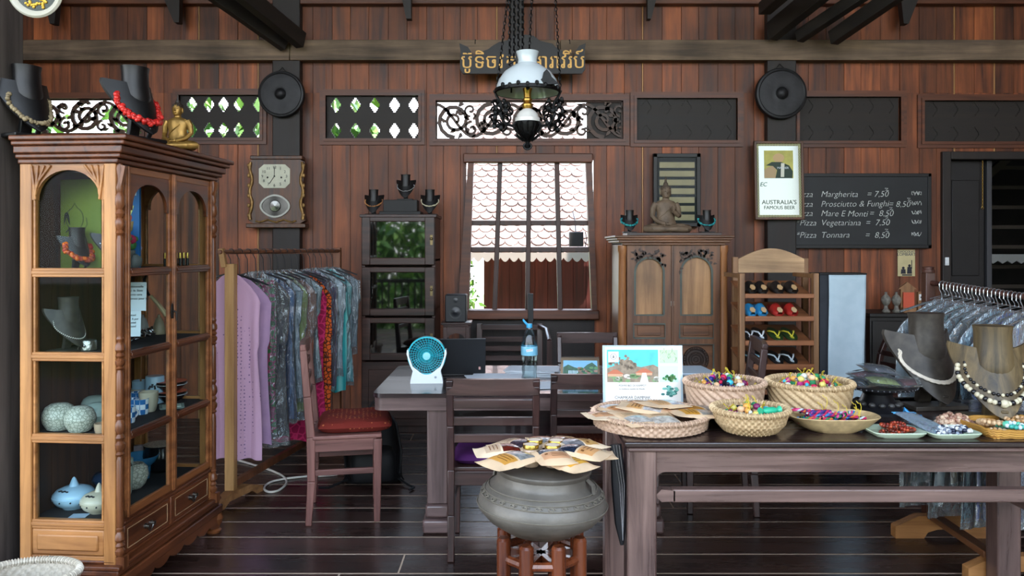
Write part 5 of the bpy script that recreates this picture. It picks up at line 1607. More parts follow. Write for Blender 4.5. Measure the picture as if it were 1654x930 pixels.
mb = MB(); mb.bar((A.x, A.y, .10), (B.x, B.y, .10), .03, .04); mb.build('lower_rail', [M_rackr], rack)

M_film = film('plastic film', haze=.06)
M_hang = plain('hanger dark', '#1c1c22', .4)
M_wire = plain('hanger wire', '#c8d0d4', .25, .9)
def garment(name, label, cat, loc, rz, width, z_top, z_hem, mat, seed, cover=True, cov_z=None, depth=.03, neck=.05, hook_r=.028, flare=1.0, skirt=False, group=None, hang=None, hemwave=.0, sleeves=True, fold=.7, grow=.006):
    """garment on a hanger: hook over the rail at the thing's origin, cloth with hanging folds, optional plastic cover"""
    rn = random.Random(seed)
    t = thing(name, label, cat, loc, rz, group)
    hg = hang or M_hang
    zr = 0.0
    hk = MB()
    pts = [(.018*math.cos(a), 0, .0+.018*math.sin(a)) for a in [R(-20+20*q) for q in range(12)]]
    pts += [(-.018, 0, -.02), (-.004, 0, -.045), (0, 0, z_top+.01)]
    hk.tube(pts, .0028, 6)
    sh = -.055
    hk.tube([(-width*.46, 0, z_top-.05), (-width*.2, 0, z_top-.01), (0, 0, z_top+.008), (width*.2, 0, z_top-.01), (width*.46, 0, z_top-.05)], .006, 6)
    hk.build('hanger', [hg], t)
    k1 = 3+rn.randrange(3); ph = rn.random()*6; k2 = 7+rn.randrange(4); ph2 = rn.random()*6
    def prof(q, s, grow=0.0, amp=1.0):
        """half width at depth fraction q"""
        if skirt: w_ = width/2*(.86+.14*q*flare)
        else:
            if q < .10: w_ = neck + (width/2-neck)*(q/.10)**.7
            else: w_ = width/2*(1 - (.10 if sleeves else .02)*min(1, (q-.1)*6)*(1 if q > .42 or not sleeves else .3) + .10*flare*max(0, q-.3))
        return w_+grow
    def surf(grow, zt, zb, am, sd):
        n = 56; m = 26
        def f(u, v):
            a = 2*PI*u
            zz = zt + (zb-zt)*v
            q = v
            w_ = prof(q, u, grow)
            c, s = math.cos(a), math.sin(a)
            x = w_*math.copysign(abs(c)**.75, c)
            d_ = (depth*(.55+.45*min(1, q*3)) + grow)
            y = d_*math.copysign(abs(s)**.8, s)
            ff = am*min(1, q*2.2+.12)
            y += fold*ff*(.016*math.sin(k1*x*9+ph+sd) + .008*math.sin(k2*x*14+ph2+2.2*q))
            x += ff*.012*math.sin(5*q+ph+sd)
            if v > .98: zz += hemwave*math.sin(k1*x*11+ph)
            if q < .12 and not skirt: zz -= .045*abs(x)/(width/2)*(1 if q > 0 else .4)
            return (x, y, zz)
        return f, n, m
    f, n, m = surf(0, z_top, z_hem, 1.0, 0)
    c = MB(); c.grid(f, n, m, cu=True); c.add([f(k/n, 0) for k in range(n)], [tuple(range(n))]); c.build('cloth', [mat], t)
    if cover:
        f2, n2, m2 = surf(grow, z_top+.012, cov_z if cov_z is not None else z_hem-.03, 1.1, .25)
        p_ = MB(); p_.grid(f2, n2, m2, cu=True); p_.add([f2(k/n2, 0) for k in range(n2)], [tuple(range(n2))]); p_.build('plastic_cover', [cover if cover is not True else M_film], t)
    return t
G = [  # label, material, width, hem height z, cover, skirt
 ('lilac pink dotted tunic hanging nearest on the left rack', cloth('lilac dots', '#c09bb4', '#7d6486', 'dots', 46), .40, .235, False, False, 1.34),
 ('second lilac shirt just behind the nearest pink tunic', cloth('lilac plain', '#b694b0', '#8a6f92', 'noise', 8), .42, .30, False, False, 1.32),
 ('green patterned skirt with a low hem behind the pink tunic', cloth('green print', '#2f5a34', '#8a2f56', 'cells', 30), .40, .34, True, True, 1.30),
 ('black dress in clear plastic on the left rack', cloth('black cloth', '#16161c', '#262733', 'noise', 12), .46, .30, True, False, 1.34),
 ('navy and blue striped dress in plastic on the left rack', cloth('navy stripes', '#1d2d50', '#3f628f', 'stripes', 6), .46, .40, True, False, 1.34),
 ('grey silver blouse in shiny plastic on the left rack', cloth('silver cloth', '#5b666e', '#a4b0b6', 'noise', 10), .47, .52, True, False, 1.34),
 ('dull green long dress in the middle of the left rack', cloth('moss cloth', '#5c6a2e', '#93a04c', 'noise', 7), .44, .40, True, False, 1.34),
 ('navy dress with a russet hem in the middle of the left rack', cloth('russet cloth', '#5a2f26', '#8d523c', 'noise', 6), .45, .36, True, False, 1.34),
 ('pale grey long shirt in plastic on the left rack', cloth('pale grey cloth', '#7d878a', '#aab3b4', 'noise', 9), .46, .60, True, False, 1.34),
 ('crimson and magenta dress reaching lowest on the left rack', cloth('crimson print', '#8a1440', '#b82a5c', 'cells', 22), .44, .14, False, False, 1.32),
 ('orange and black patterned dress beside the crimson one', cloth('orange print', '#c4561e', '#3a1a14', 'cells', 34), .44, .17, False, False, 1.32),
 ('dark purple dress in plastic behind the orange patterned one', cloth('purple cloth', '#2f1f3a', '#4a3358', 'noise', 9), .44, .50, True, False, 1.34),
 ('white blouse in crinkled plastic on the left rack', cloth('white cloth', '#9aa6ac', '#cfd6d8', 'noise', 9), .46, .60, True, False, 1.34),
 ('turquoise striped blouse, left of the red rack post', cloth('turquoise stripes', '#1f8f92', '#7cc8c2', 'stripes', 5.5), .42, .42, False, False, 1.30),
 ('teal striped shirt, right of the red rack post', cloth('teal stripes', '#17777c', '#63b3ae', 'stripes', 6.5), .42, .47, True, False, 1.34),
 ('grey garment in glossy plastic at the far end of the left rack', cloth('far grey cloth', '#55626a', '#87939a', 'noise', 9), .46, .74, True, False, 1.34),
]
nG = len(G)
gx_extra = [-.13, -.12, .03, .03, .04, .04, .05, .04, .05, .06, .075, .05, .05, .07, .10, .16]
for k, (lb, mt, wd, hem, cov, sk, top) in enumerate(G):
    s = .055 + (k/(nG-1))*.86
    p = (A+Vector((-.05, -.05, 0))).lerp(B+Vector((.02, 0, 0)), s+.02*(1-s))
    zr = RZ_
    garment('hanging_garment', lb, 'garment', (p.x, p.y, zr), (k*37 % 5)-2, wd*.92, top-zr, hem-zr, mt, 40+k, cov, None if k % 3 else hem-zr-.06, .017, group='garments on the left rack', skirt=sk, hemwave=.008)
# white cable on the floor
t = tag(None or bpy.data.objects.new('tmp', None), 'x', 'x') if False else None
mb = MB()
cp = [P(u, v, 1.49*F/(v-400)) for u, v in ((372, 739), (400, 747), (432, 757), (455, 767), (463, 778), (452, 790), (436, 794), (427, 789), (433, 780), (452, 774), (492, 769), (520, 768), (545, 766))]
def smooth_path(p, n=8):
    o = []
    for i in range(len(p)-1):
        a, b, c, d = p[max(0, i-1)], p[i], p[i+1], p[min(len(p)-1, i+2)]
        for k in range(n):
            q = k/n
            o.append(.5*((2*b)+(-a+c)*q+(2*a-5*b+4*c-d)*q*q+(-a+3*b-3*c+d)*q**3))
    o.append(p[-1]); return o
sp_ = smooth_path(cp)
mb.tube([(p.x, p.y, .008) for p in sp_], .007, 8)
tag(mb.build('power_cable', [plain('cable white', '#d8d5cc', .4)]), 'white power cable looped on the floor between the clothes rack and the red chair', 'cable')

# ================================================================ CHAIRS
M_ch = wood('chair wood z', '#1e1211', '#4c322d', 'z', 1.6, .32, .2, coat=.2)
M_chx = wood('chair wood x', '#1e1211', '#4c322d', 'x', 1.6, .32, .2, coat=.2)
M_chr = wood('chair red wood z', '#4a2a26', '#8f625a', 'z', 1.6, .35, .2)
M_chrx = wood('chair red wood y', '#4a2a26', '#8f625a', 'y', 1.6, .35, .2)
def chair(label, loc, rz, wd=.43, dp=.42, seat=.455, top=.92, m1=None, m2=None, slats=4, open_back=False, tl=1.0):
    """front of the chair is -y"""
    m1 = m1 or M_ch; m2 = m2 or M_chx
    t = thing('dining_chair', label, 'chair', loc, rz, 'wooden dining chairs')
    for s_ in (-1, 1):
        x = s_*(wd/2-.02)
        l = MB(); l.bar((x, -dp/2+.025, 0), (x, -dp/2+.022, seat-.02), .034, .034, w1=.048, h1=.048, up=(0, 1, 0)); l.build('leg', [m1], t, bevel=.005)
        l = MB()
        pts = [(x, dp/2-.01, 0), (x, dp/2-.025, seat*.5), (x, dp/2-.022, seat), (x, dp/2-.022+.042*tl, seat+.22), (x, dp/2-.022+.087*tl, top-.03), (x, dp/2-.022+.097*tl, top)]
        wds = (.034, .042, .046, .042, .036, .030)
        for a in range(5): l.bar(pts[a], pts[a+1], .034, wds[a], w1=.034, h1=wds[a+1], up=(0, 1, 0))
        l.build('leg', [m1], t, bevel=.005)
    s = MB(); s.bb(-wd/2, wd/2, -dp/2, dp/2-.03, seat-.015, seat+.008); s.build('seat', [m2], t, bevel=.006)
    a = MB()
    a.bb(-wd/2+.03, wd/2-.03, -dp/2+.012, -dp/2+.034, seat-.08, seat-.012); a.bb(-wd/2+.03, wd/2-.03, dp/2-.045, dp/2-.02, seat-.08, seat-.012)
    for s_ in (-1, 1): a.bb(s_*(wd/2-.02)-.011, s_*(wd/2-.02)+.011, -dp/2+.03, dp/2-.03, seat-.08, seat-.012)
    a.build('apron', [m2], t, bevel=.003)
    for s_ in (-1, 1):
        r = MB(); r.bb(s_*(wd/2-.02)-.010, s_*(wd/2-.02)+.010, -dp/2+.03, dp/2-.03, seat*.56, seat*.56+.032); r.build('stretcher', [m2], t, bevel=.003)
    def back_y(z): return dp/2-.022+.042*tl+(z-seat-.22)/(top-seat-.25)*.045*tl if z > seat+.22 else dp/2-.022+(z-seat)/.22*.042*tl
    b = MB(); z = top-.035; n = 10
    cv = [(-wd/2+.005+(wd-.01)*q/n, .016*(1-(2*q/n-1)**2)) for q in range(n+1)]
    b.prism([(x, y-.014) for x, y in cv]+[(x, y+.014) for x, y in reversed(cv)], .075, M=T(0, back_y(z), z-.0375), smooth=True)
    b.build('top_rail', [m2], t, bevel=.004)
    if not open_back:
        for k in range(slats-1):
            z = top-.12-.085*k
            b = MB(); b.bar((-wd/2+.03, back_y(z)+.004, z), (wd/2-.03, back_y(z)+.004, z), .018, .04); b.build('slat', [m2], t, bevel=.003)
    return t
def cushion(label, loc, rz, w_, d_, h_, mat, group='seat cushions on the chairs'):
    t = thing('seat_cushion', label, 'cushion', loc, rz, group)
    m_ = MB()
    def f(sgn):
        def g(u, v):
            a, b = u*2-1, v*2-1
            e = max(0, (1-abs(a)**5))*max(0, (1-abs(b)**5))
            z = h_*.45 + sgn*h_*.52*(e**.45) + (.004*math.sin(a*7)*math.cos(b*6))*e
            return (a*w_/2*(1-.05*abs(b)**3), b*d_/2*(1-.05*abs(a)**3), max(0, z))
        return g
    m_.grid(f(1), 22, 22); m_.grid(f(-1), 22, 22, flip=True)
    m_.build('pad', [mat], t)
    return t
M_redc = cloth('red dotted cushion', '#6e241c', '#b0663c', 'dots', 42, .9)
M_purc = cloth('purple velvet', '#2a0a34', '#4d1a58', 'noise', 9, .8)
M_orc = cloth('russet cushion', '#5a2616', '#8a4a2c', 'dots', 42, .9)
# side-on chair with the red cushion
Yn = 4.19
cx = (px(497, Yn)+px(608, Yn))/2-.03; cy = Yn+.22
chair('reddish wooden chair seen side-on with a red dotted cushion, facing the desk', (cx-.0, cy, 0), 101, .43, .40, .475, .975, M_chr, M_chrx, tl=.45)
cushion('red dotted seat cushion on the side-on chair', (cx+.055, cy+.012, .484), 101, .42, .41, .075, M_redc)
# chair with the purple cushion, back to us
chair('dark slat-back chair seen from behind with a purple cushion, nearest the drum', (px(797, 3.71), 3.90, 0), 180, .445, .42, .44, .885)
cushion('purple velvet cushion on the chair nearest the drum', (px(797, 3.71), 3.90+.0, .449), 180, .40, .36, .06, M_purc)
# its neighbour to the right
chair('dark slat-back chair seen from behind, just left of the printed sign', (px(945, 3.96)+.04, 4.16, 0), 180, .445, .42, .44, .865)
cushion('russet cushion on the chair behind the drum', (px(945, 3.96)+.04, 4.16, .449), 180, .40, .36, .055, M_orc)
# behind the desk, facing us
chair('dark chair with an open curved back, behind the desk facing the room', (px(951, 5.55), 5.40, 0), 0, .45, .42, .44, .875, open_back=True)
# right of the desk, side-on
Yn = 4.34
chair('wooden chair side-on at the right end of the desk, behind the two big baskets', (px(1160, Yn)+.05, Yn+.20, 0), -98, .43, .40, .475, .965, M_ch, M_chx, tl=.6)
# far chair by the right rack
chair('dark chair far right beyond the pedestal dish, with a pale tag on its back', (px(1436, 5.6), 5.82, 0), -75, .43, .40, .45, .80)
# backpack on the floor
t = thing('backpack', 'black backpack slumped on the floor behind the red cushioned chair', 'backpack', (px(602, 5.0), 5.02, 0), 10)
M_nylon = plain('black nylon', '#101216', .6, var=.3, bump=.4, bscale=14)
mb = MB()
def bp(z, w_, d_, y): return [(w_*math.copysign(abs(math.cos(a))**.6, math.cos(a)), y+d_*math.copysign(abs(math.sin(a))**.6, math.sin(a)), z) for a in [2*PI*k/28 for k in range(28)]]
mb.loft([bp(0.0, .17, .10, 0), bp(.03, .185, .12, 0), bp(.15, .18, .13, 0), bp(.28, .165, .12, .01), bp(.38, .14, .10, .02), bp(.44, .09, .06, .03), bp(.46, .03, .03, .03)])
b_ = mb.build('bag', [M_nylon], t)
mb = MB(); mb.loft([bp(.03, .13, .05, -.12), bp(.06, .14, .06, -.12), bp(.18, .14, .06, -.115), bp(.235, .12, .04, -.10), bp(.25, .08, .02, -.09)]); mb.build('front_pocket', [M_nylon], t)
for s_ in (-1, 1):
    mb = MB(); mb.tube([(s_*.08, .02, .44), (s_*.14, -.12, .38), (s_*.17, -.17, .22), (s_*.16, -.15, .08), (s_*.19, -.10, .02)], [.012, .02, .022, .018, .01], 8, flat=.45); mb.build('shoulder_strap', [M_nylon], t)
mb = MB(); mb.tube([(.16, -.12, .03), (.22, -.22, .015), (.25, -.26, .012), (.22, -.30, .012)], .008, 6); mb.tube([(-.16, -.12, .04), (-.27, -.20, .02), (-.33, -.17, .014)], .009, 6); mb.tube([(-.03, .03, .45), (0, .03, .5), (.03, .03, .45)], .008, 6); mb.build('webbing', [M_nylon], t)

# ================================================================ DESK
M_desk = wood('desk wood x', '#1c1214', '#453235', 'x', 1.0, .22, .12, coat=.35)
M_deskz = wood('desk wood z', '#3a2a2a', '#7d6662', 'z', 1.2, .3, .15, coat=.2)
M_deske = wood('desk edge wood x', '#3a2a2a', '#7d6662', 'x', 1.2, .3, .15, coat=.2)
DX0, DX1, DY0, DY1, DZ = -.735, 1.22, 4.06, 5.03, .735
desk = thing('desk', 'long dark polished pedestal desk in the middle of the room', 'desk', ((DX0+DX1)/2, (DY0+DY1)/2, 0))
hx, hy = (DX1-DX0)/2, (DY1-DY0)/2
def rr(hx, hy, r, n=6):
    p = []
    for sx_, sy_, a0 in ((1, 1, 0), (-1, 1, 90), (-1, -1, 180), (1, -1, 270)):
        for k in range(n+1):
            a = R(a0+90*k/n); p.append((sx_*(hx-r)+r*math.cos(a), sy_*(hy-r)+r*math.sin(a)))
    return p
mb = MB(); mb.prism(rr(hx, hy, .05), .022, M=T(0, 0, DZ-.022)); mb.build('top', [M_desk], desk, bevel=.006)
mb = MB(); mb.prism(rr(hx-.006, hy-.006, .05), .068, M=T(0, 0, DZ-.090)); mb.build('top_frame', [M_deske], desk, bevel=.010)
for x in (-.395, .725):
    lx_ = x-(DX0+DX1)/2
    mb = MB()
    mb.bb(lx_-.055, lx_+.055, -hy+.03, -hy+.10, .145, DZ-.09); mb.bb(lx_-.055, lx_+.055, hy-.10, hy-.03, .145, DZ-.09); mb.bb(lx_-.03, lx_+.03, -hy+.08, hy-.08, .18, DZ-.09)
    mb.build('pedestal', [M_deskz], desk, bevel=.006)
    mb = MB(); mb.bb(lx_-.062, lx_+.062, -hy+.015, hy-.015, .075, .145); mb.bb(lx_-.075, lx_+.075, -hy-.01, hy+.01, 0, .075); mb.build('foot', [M_deske], desk, bevel=.014)
mb = MB(); mb.bb(-.365-(DX0+DX1)/2, .70-(DX0+DX1)/2, -.02, .02, .28, .62); mb.build('modesty_panel', [M_desk], desk)

# desk fan
fan = thing('desk_fan', 'small turquoise and white desk fan on the left end of the desk', 'fan', (px(690, 4.42), 4.42, DZ), 3)
k_ = 4.40/F
M_tq = plain('turquoise plastic', '#29b3c4', .3)
M_wp = plain('white plastic', '#dfe6ea', .35)
fz = .155; fr_ = 29*k_
mb = MB()
for r_ in [fr_*(.22+.78*q/6) for q in range(7)]:
    mb.tube([(r_*math.cos(2*PI*q/40), -.045-.018*(1-(r_/fr_)**2), fz+r_*math.sin(2*PI*q/40)) for q in range(40)], .0013, 5, True)
for q in range(36):
    a = 2*PI*q/36; mb.tube([(fr_*(.2+.8*e)*math.cos(a+.25*e), -.045-.018*(1-(.2+.8*e)**2), fz+fr_*(.2+.8*e)*math.sin(a+.25*e)) for e in (0, .33, .66, 1)], .0014, 4)
mb.build('grille', [M_tq], fan)
mb = MB(); mb.lathe([(fr_*.98, .012), (fr_*1.06, .012), (fr_*1.06, .055), (fr_*.98, .055)], 40, M=T(0, 0, fz) @ RX(90), cap=False); mb.build('ring', [M_tq], fan)
mb = MB(); mb.lathe([(fr_*.99, -.01), (fr_*.99, .02), (1e-5, .02)], 40, M=T(0, 0, fz) @ RX(90)); mb.build('back_shell', [plain('fan back', '#0c2a33', .6)], fan)
mb = MB(); mb.lathe([(fr_*.22, .060), (fr_*.2, .066), (1e-5, .068)], 24, M=T(0, 0, fz) @ RX(90)); mb.build('hub', [plain('pale hub', '#8fd6dd', .3)], fan)
mb = MB()
for q in range(5):
    a = 2*PI*q/5
    mb.add([(.02*math.cos(a), -.028, fz+.02*math.sin(a)), (fr_*.85*math.cos(a-.3), -.036, fz+fr_*.85*math.sin(a-.3)), (fr_*.9*math.cos(a+.3), -.022, fz+fr_*.9*math.sin(a+.3))], [(0, 1, 2)])
mb.build('blades', [plain('fan blades', '#145a6a', .4)], fan, solid=.002)
mb = MB()
pts = [(-.095, 0), (.095, 0), (.098, .012), (.082, .05), (.085, .09)]
base = [(-.092, 0), (.092, 0), (.09, .02), (.078, .07), (.092, .10), (.112, .165), (.110, .19), (.102, .19), (.098, .15), (.078, .095)]
arc = [(.078*math.cos(R(-50-80*q/10))*1.0, .155+.105*math.sin(R(-50-80*q/10))) for q in range(11)]
left = [(-x, z) for x, z in reversed(base[2:])]
mb.prism(base+arc+left, .055, M=T(0, -.005, 0) @ FRONT); mb.build('stand', [M_wp], fan, bevel=.008)
mb = MB(); mb.lathe([(.007, 0), (.006, .006), (1e-5, .007)], 14, M=T(.05, -.06, .035) @ RX(90)); mb.build('switch', [plain('grey knob', '#8f9aa0', .4)], fan)

# laptop, lid towards us
t = thing('laptop', 'black laptop open on the desk with its lid towards the room', 'laptop', (px(742, 4.62), 4.62, DZ), 4)
mb = MB(); mb.bb(-.155, .155, .0, .22, 0, .018); mb.build('base', [plain('black plastic', '#121316', .4)], t, bevel=.004)
mb = MB(); mb.box((0, -.035, .122), (.31, .012, .22), rot=(14, 0, 0)); mb.box((.12, -.030, .05), (.012, .002, .018), rot=(14, 0, 0), mat=1); mb.build('lid', [plain('black plastic', '#121316', .4), plain('sticker', '#b98f88', .6)], t, bevel=.004)
# papers
def paper_pile(label, x, y, n, w_, d_, rz, seed, z=DZ, mat=None):
    rn = random.Random(seed); zz = z
    for k in range(n):
        h_ = .0012+.004*rn.random()
        t = thing('paper_sheet' , label, 'paper', (x+(rn.random()-.5)*.03, y+(rn.random()-.5)*.03, zz), rz+(rn.random()-.5)*24, label+' group')
        mb = MB(); mb.grid(lambda u, v: ((u-.5)*w_, (v-.5)*d_, h_+.006*max(0, u-.7)*(k % 2)), 6, 4); mb.grid(lambda u, v: ((u-.5)*w_, (v-.5)*d_, .0), 6, 4, flip=True)
        b = [((u-.5)*w_, (v-.5)*d_) for u, v in ((0, 0), (1, 0), (1, 1), (0, 1))]
        mb.bb(-w_/2, w_/2, -d_/2, d_/2, .0, h_-.0002)
        mb.build('sheet', [mat or plain('white paper', '#cfd6de', .8)], t)
        zz += h_ + .0008
    return zz
paper_pile('white loose papers lying on the desk beside the laptop', px(800, 4.5), 4.5, 5, .30, .21, 8, 1)
paper_pile('white loose papers piled behind the water bottle', px(860, 4.72), 4.72, 7, .30, .21, -6, 2)
paper_pile('white documents on the front of the desk under the bottle', px(880, 4.3), 4.30, 2, .297, .21, 4, 3)
paper_pile('printed sheets at the right end of the desk behind the sign', px(1112, 4.75), 4.75, 5, .24, .30, 12, 4, mat=plain('bluish paper', '#aebecb', .6))
# water bottle
t = thing('water_bottle', 'large clear plastic water bottle with a blue label and cap, on the desk', 'bottle', (px(855, 4.36), 4.36, DZ+.007))
M_pet = clear_glass('bottle plastic', '#eaf6f8', .6, .04, .03)
mb = MB(); mb.lathe([(.030, 0), (.042, .006), (.044, .03), (.040, .05), (.043, .08), (.040, .10), (.044, .13), (.046, .15), (.046, .205), (.044, .225), (.036, .262), (.022, .292), (.015, .302), (.015, .315)], 28); mb.build('body', [M_pet], t)
mb = MB(); mb.lathe([(.0462, .155), (.0468, .157), (.0468, .203), (.0462, .205)], 28, cap=False); lb = mb.build('label', [cloth('bottle label', '#2f9fc9', '#a9d8e8', 'noise', 26, .4)], t)
mb = MB(); mb.box((0, -.0472, .186), (.038, .001, .014), rot=(0, -8, 0)); mb.build('label_mark', [plain('label white', '#d9e6ee', .5)], t)
mb = MB(); mb.ribbon([(-.016+.004*q, .180+.007*(q % 2)+.001*q) for q in range(9)], .003, .0006, T(0, -.048, 0) @ FRONT); mb.build('label_print', [plain('label red', '#b03a5a', .5)], t)
mb = MB(); mb.lathe([(.0165, .308), (.0165, .328), (.015, .331), (1e-5, .331)], 20); mb.tube([(-.012, 0, .325), (-.03, 0, .345), (-.036, 0, .355)], [.006, .006, .004], 8, flat=.5); mb.build('cap', [plain('blue cap', '#2f9fd0', .4)], t)
# desk calendar
t = thing('desk_calendar', 'standing desk calendar with a waterfall picture', 'calendar', (px(937, 4.32), 4.32, DZ), -4)
W_ = 64*4.32/F; H_ = .150
mb = MB(); mb.add([(-W_/2, -.03, 0), (W_/2, -.03, 0), (W_/2*.96, .02, H_), (-W_/2*.96, .02, H_), (-W_/2, .07, 0), (W_/2, .07, 0)], [(0, 1, 2, 3), (5, 4, 3, 2)]); mb.build('board', [plain('calendar card', '#a08a70', .7)], t, solid=.003)
ca = T(0, -.0335, 0) @ RX(-18.5)
mb = MB(); f0 = RX(-18.4)
M_l = T(0, -.0325, .003) @ RX(-18.43) @ FRONT
rn = random.Random(12)
mb.prism([(-W_*.44, .012), (W_*.45, .012), (W_*.43, .138), (-W_*.42, .138)], .001, M_l, 0)
mb.prism([(-W_*.44, .03), (W_*.45, .03), (W_*.43, .105), (W_*.30, .128), (W_*.18, .115), (W_*.05, .09), (-W_*.15, .10), (-W_*.30, .115), (-W_*.42, .10)], .0014, M_l, 1)
for q in range(7): mb.prism([(-W_*.30+q*.008, .035), (-W_*.30+q*.008+.005, .035), (-W_*.29+q*.008+.004, .082), (-W_*.29+q*.008, .082)], .0018, M_l, 2)
for q in range(26):
    x, z = (rn.random()-.1)*W_*.45, .04+rn.random()*.06
    mb.prism([(x+.012*math.cos(a*.8), z+.007*math.sin(a*.8)) for a in range(8)], .0018, M_l, 3 if q % 3 else 4)
for q in range(16):
    x = (rn.random()-.5)*W_*.85; mb.prism([(x-.015, .014), (x+.015, .014), (x+.012, .024), (x-.01, .027)], .0017, M_l, 2 if q % 2 else 5)
mb.build('waterfall_picture', [plain('print sky', '#6fa8c8', .5), plain('print forest', '#24543c', .5, var=.4, vscale=60), plain('print water', '#b8d4e2', .5), plain('print leaf', '#4a7f4a', .5), plain('print rock', '#8a6a5a', .5), plain('print stream', '#4f86a0', .5)], t)
mb = MB()
for q in range(24): 
    x = -W_*.46+q*W_*.92/23
    mb.tube([(x, .018+.005*math.cos(2*PI*a/8), H_+.001+.005*math.sin(2*PI*a/8)) for a in range(8)], .0009, 4, True)
mb.build('wire_binding', [M_silver], t)

# little stand with a black speaker, behind the desk
Y = 6.05
t = thing('plant_stand', 'small carved wooden stand with an arched apron, between the glazed cabinet and the window', 'stand', (px(738, Y), Y, 0))
k_ = Y/F; zt_ = pz(519, Y)
mb = MB(); mb.bb(-24*k_, 24*k_, -.09, .12, zt_-.02, zt_); mb.bb(-21*k_, 21*k_, -.08, .11, zt_-.035, zt_-.02); mb.build('top', [M_chx], t, bevel=.004)
for s_ in (-1, 1):
    for y_ in (-.065, .095):
        mb = MB(); mb.bar((s_*18*k_, y_, 0), (s_*18*k_, y_, zt_-.035), .03, .03, up=(0, 1, 0)); mb.build('leg', [M_ch], t, bevel=.004)
mb = MB()
pts = [(-16*k_, zt_-.035), (16*k_, zt_-.035), (16*k_, zt_-.14)] + [(14*k_*math.cos(PI*q/10), zt_-.14+.055*math.sin(PI*q/10)) for q in range(11)] + [(-16*k_, zt_-.14)]
mb.prism(pts, .014, M=T(0, -.058, 0) @ FRONT); mb.build('arched_apron', [M_chx], t, bevel=.002)
t = thing('loudspeaker', 'black box loudspeaker on the small carved stand', 'speaker', (px(737, Y), Y, zt_))
mb = MB(); mb.bb(-17*k_, 17*k_, -.08, .10, 0, 44*k_); mb.build('box', [plain('black speaker', '#101216', .5)], t, bevel=.008)
mb = MB(); mb.lathe([(.045, 0), (.05, .004), (.03, .002), (.018, .008), (1e-5, .010)], 24, M=T(0, -.08, .08) @ RX(90)); mb.lathe([(.018, 0), (.02, .003), (1e-5, .006)], 20, M=T(0, -.08, .17) @ RX(90)); mb.build('driver', [plain('speaker cone', '#1b1d22', .35)], t)
t = thing('white_note', 'small white card on the edge of the carved stand', 'card', (px(755, Y-.05), Y-.05, zt_), 20)
mb = MB(); mb.bb(-.025, .025, -.03, .03, 0, .003); mb.build('card', [C_wh], t)

# dark slatted bench below the window
Y = 6.40
t = thing('bench', 'dark wooden bench with a slatted back below the window', 'bench', (px(835, Y), Y, 0))
k_ = Y/F
mb = MB()
for x in (-62, 38):
    mb = MB(); mb.bar((x*k_, .12, 0), (x*k_, .20, pz(526, Y)), .05, .05, up=(0, 1, 0)); mb.build('back_post', [M_ch], t, bevel=.005)
for v in (532, 552, 567, 583):
    mb = MB(); z = pz(v, Y); mb.bar((-60*k_, .18, z), (37*k_, .18, z), .02, .045); mb.build('slat', [M_chx], t, bevel=.003)
mb = MB(); mb.bb(-66*k_, 42*k_, -.28, .16, .42, .45); mb.build('seat', [M_chx], t, bevel=.004)
for x in (-60, 36):
    mb = MB(); mb.bar((x*k_, -.25, 0), (x*k_, -.25, .42), .045, .045, up=(0, 1, 0)); mb.build('leg', [M_ch], t, bevel=.004)
mb = MB(); mb.tube([(38*k_, .16, pz(530, Y)), (48*k_, .02, pz(533, Y)), (50*k_, -.24, pz(545, Y))], .02, 8); mb.bar((50*k_, -.24, .42), (50*k_, -.24, pz(545, Y)), .04, .04, up=(0, 1, 0)); mb.build('armrest', [M_ch], t)
t = thing('upright_post', 'slim black upright post rising above the window sill behind the water bottle', 'post', (px(857, 6.70), 6.70, 0))
mb = MB(); mb.bb(-.024, .024, -.015, .015, .03, pz(474, 6.70)); mb.build('post', [plain('matt black', '#0e0e10', .5)], t, bevel=.003)
mb = MB(); mb.bb(-.08, .08, -.035, .035, 0, .03); mb.build('base', [plain('matt black', '#0e0e10', .5)], t, bevel=.004)

# ================================================================ WARDROBE
M_wb = wood('wardrobe wood z', '#3a2216', '#8a5c3c', 'z', 1.1, .4, .2, streak=.25)
M_wbx = wood('wardrobe wood x', '#3a2216', '#8a5c3c', 'x', 1.1, .4, .2, streak=.25)
M_wbp = wood('wardrobe panel wood', '#7a5434', '#b98c5e', 'z', 1.4, .4, .2, streak=.35)
M_wbg = plain('dull green edging', '#4a5048', .6, var=.2)
M_wbc = wood('dark carving', '#1c1310', '#4a3224', 'x', 2.5, .5, .3)
Y0 = 5.85
k_ = Y0/F
xc = px(1088, Y0); hw = 83*k_; zt = pz(380, Y0)
wr = thing('wardrobe', 'carved two-door wooden wardrobe with arched panels, right of the window', 'wardrobe', (xc, Y0, 0))
mb = MB()
mb.bb(-hw, hw, .03, .60, .08, zt-.05); mb.build('carcass', [M_wb], wr, bevel=.006)
mb = MB()
for z0, z1, o in ((zt-.075, zt-.055, .0), (zt-.055, zt-.035, .03), (zt-.035, zt-.018, .045), (zt-.018, zt, .06)): mb.bb(-hw-o, hw+o, -.02-o*.6, .62, z0, z1)
mb.build('cornice', [M_wbx], wr, bevel=.005)
mb = MB(); mb.bb(-hw-.02, hw+.02, -.02, .62, .0, .09); mb.build('plinth', [M_wbx], wr, bevel=.006)
for s_ in (-1, 1):
    mb = MB(); mb.lathe([(.030, .09), (.036, .12), (.030, .3), (.034, .9), (.03, zt-.14), (.038, zt-.11), (.036, zt-.075)], 16, (s_*(hw-.005), .03, 0)); mb.build('corner_column', [wood('column wood z', '#7a4a2a', '#b98050', 'z', 1.2, .35, .2)], wr)
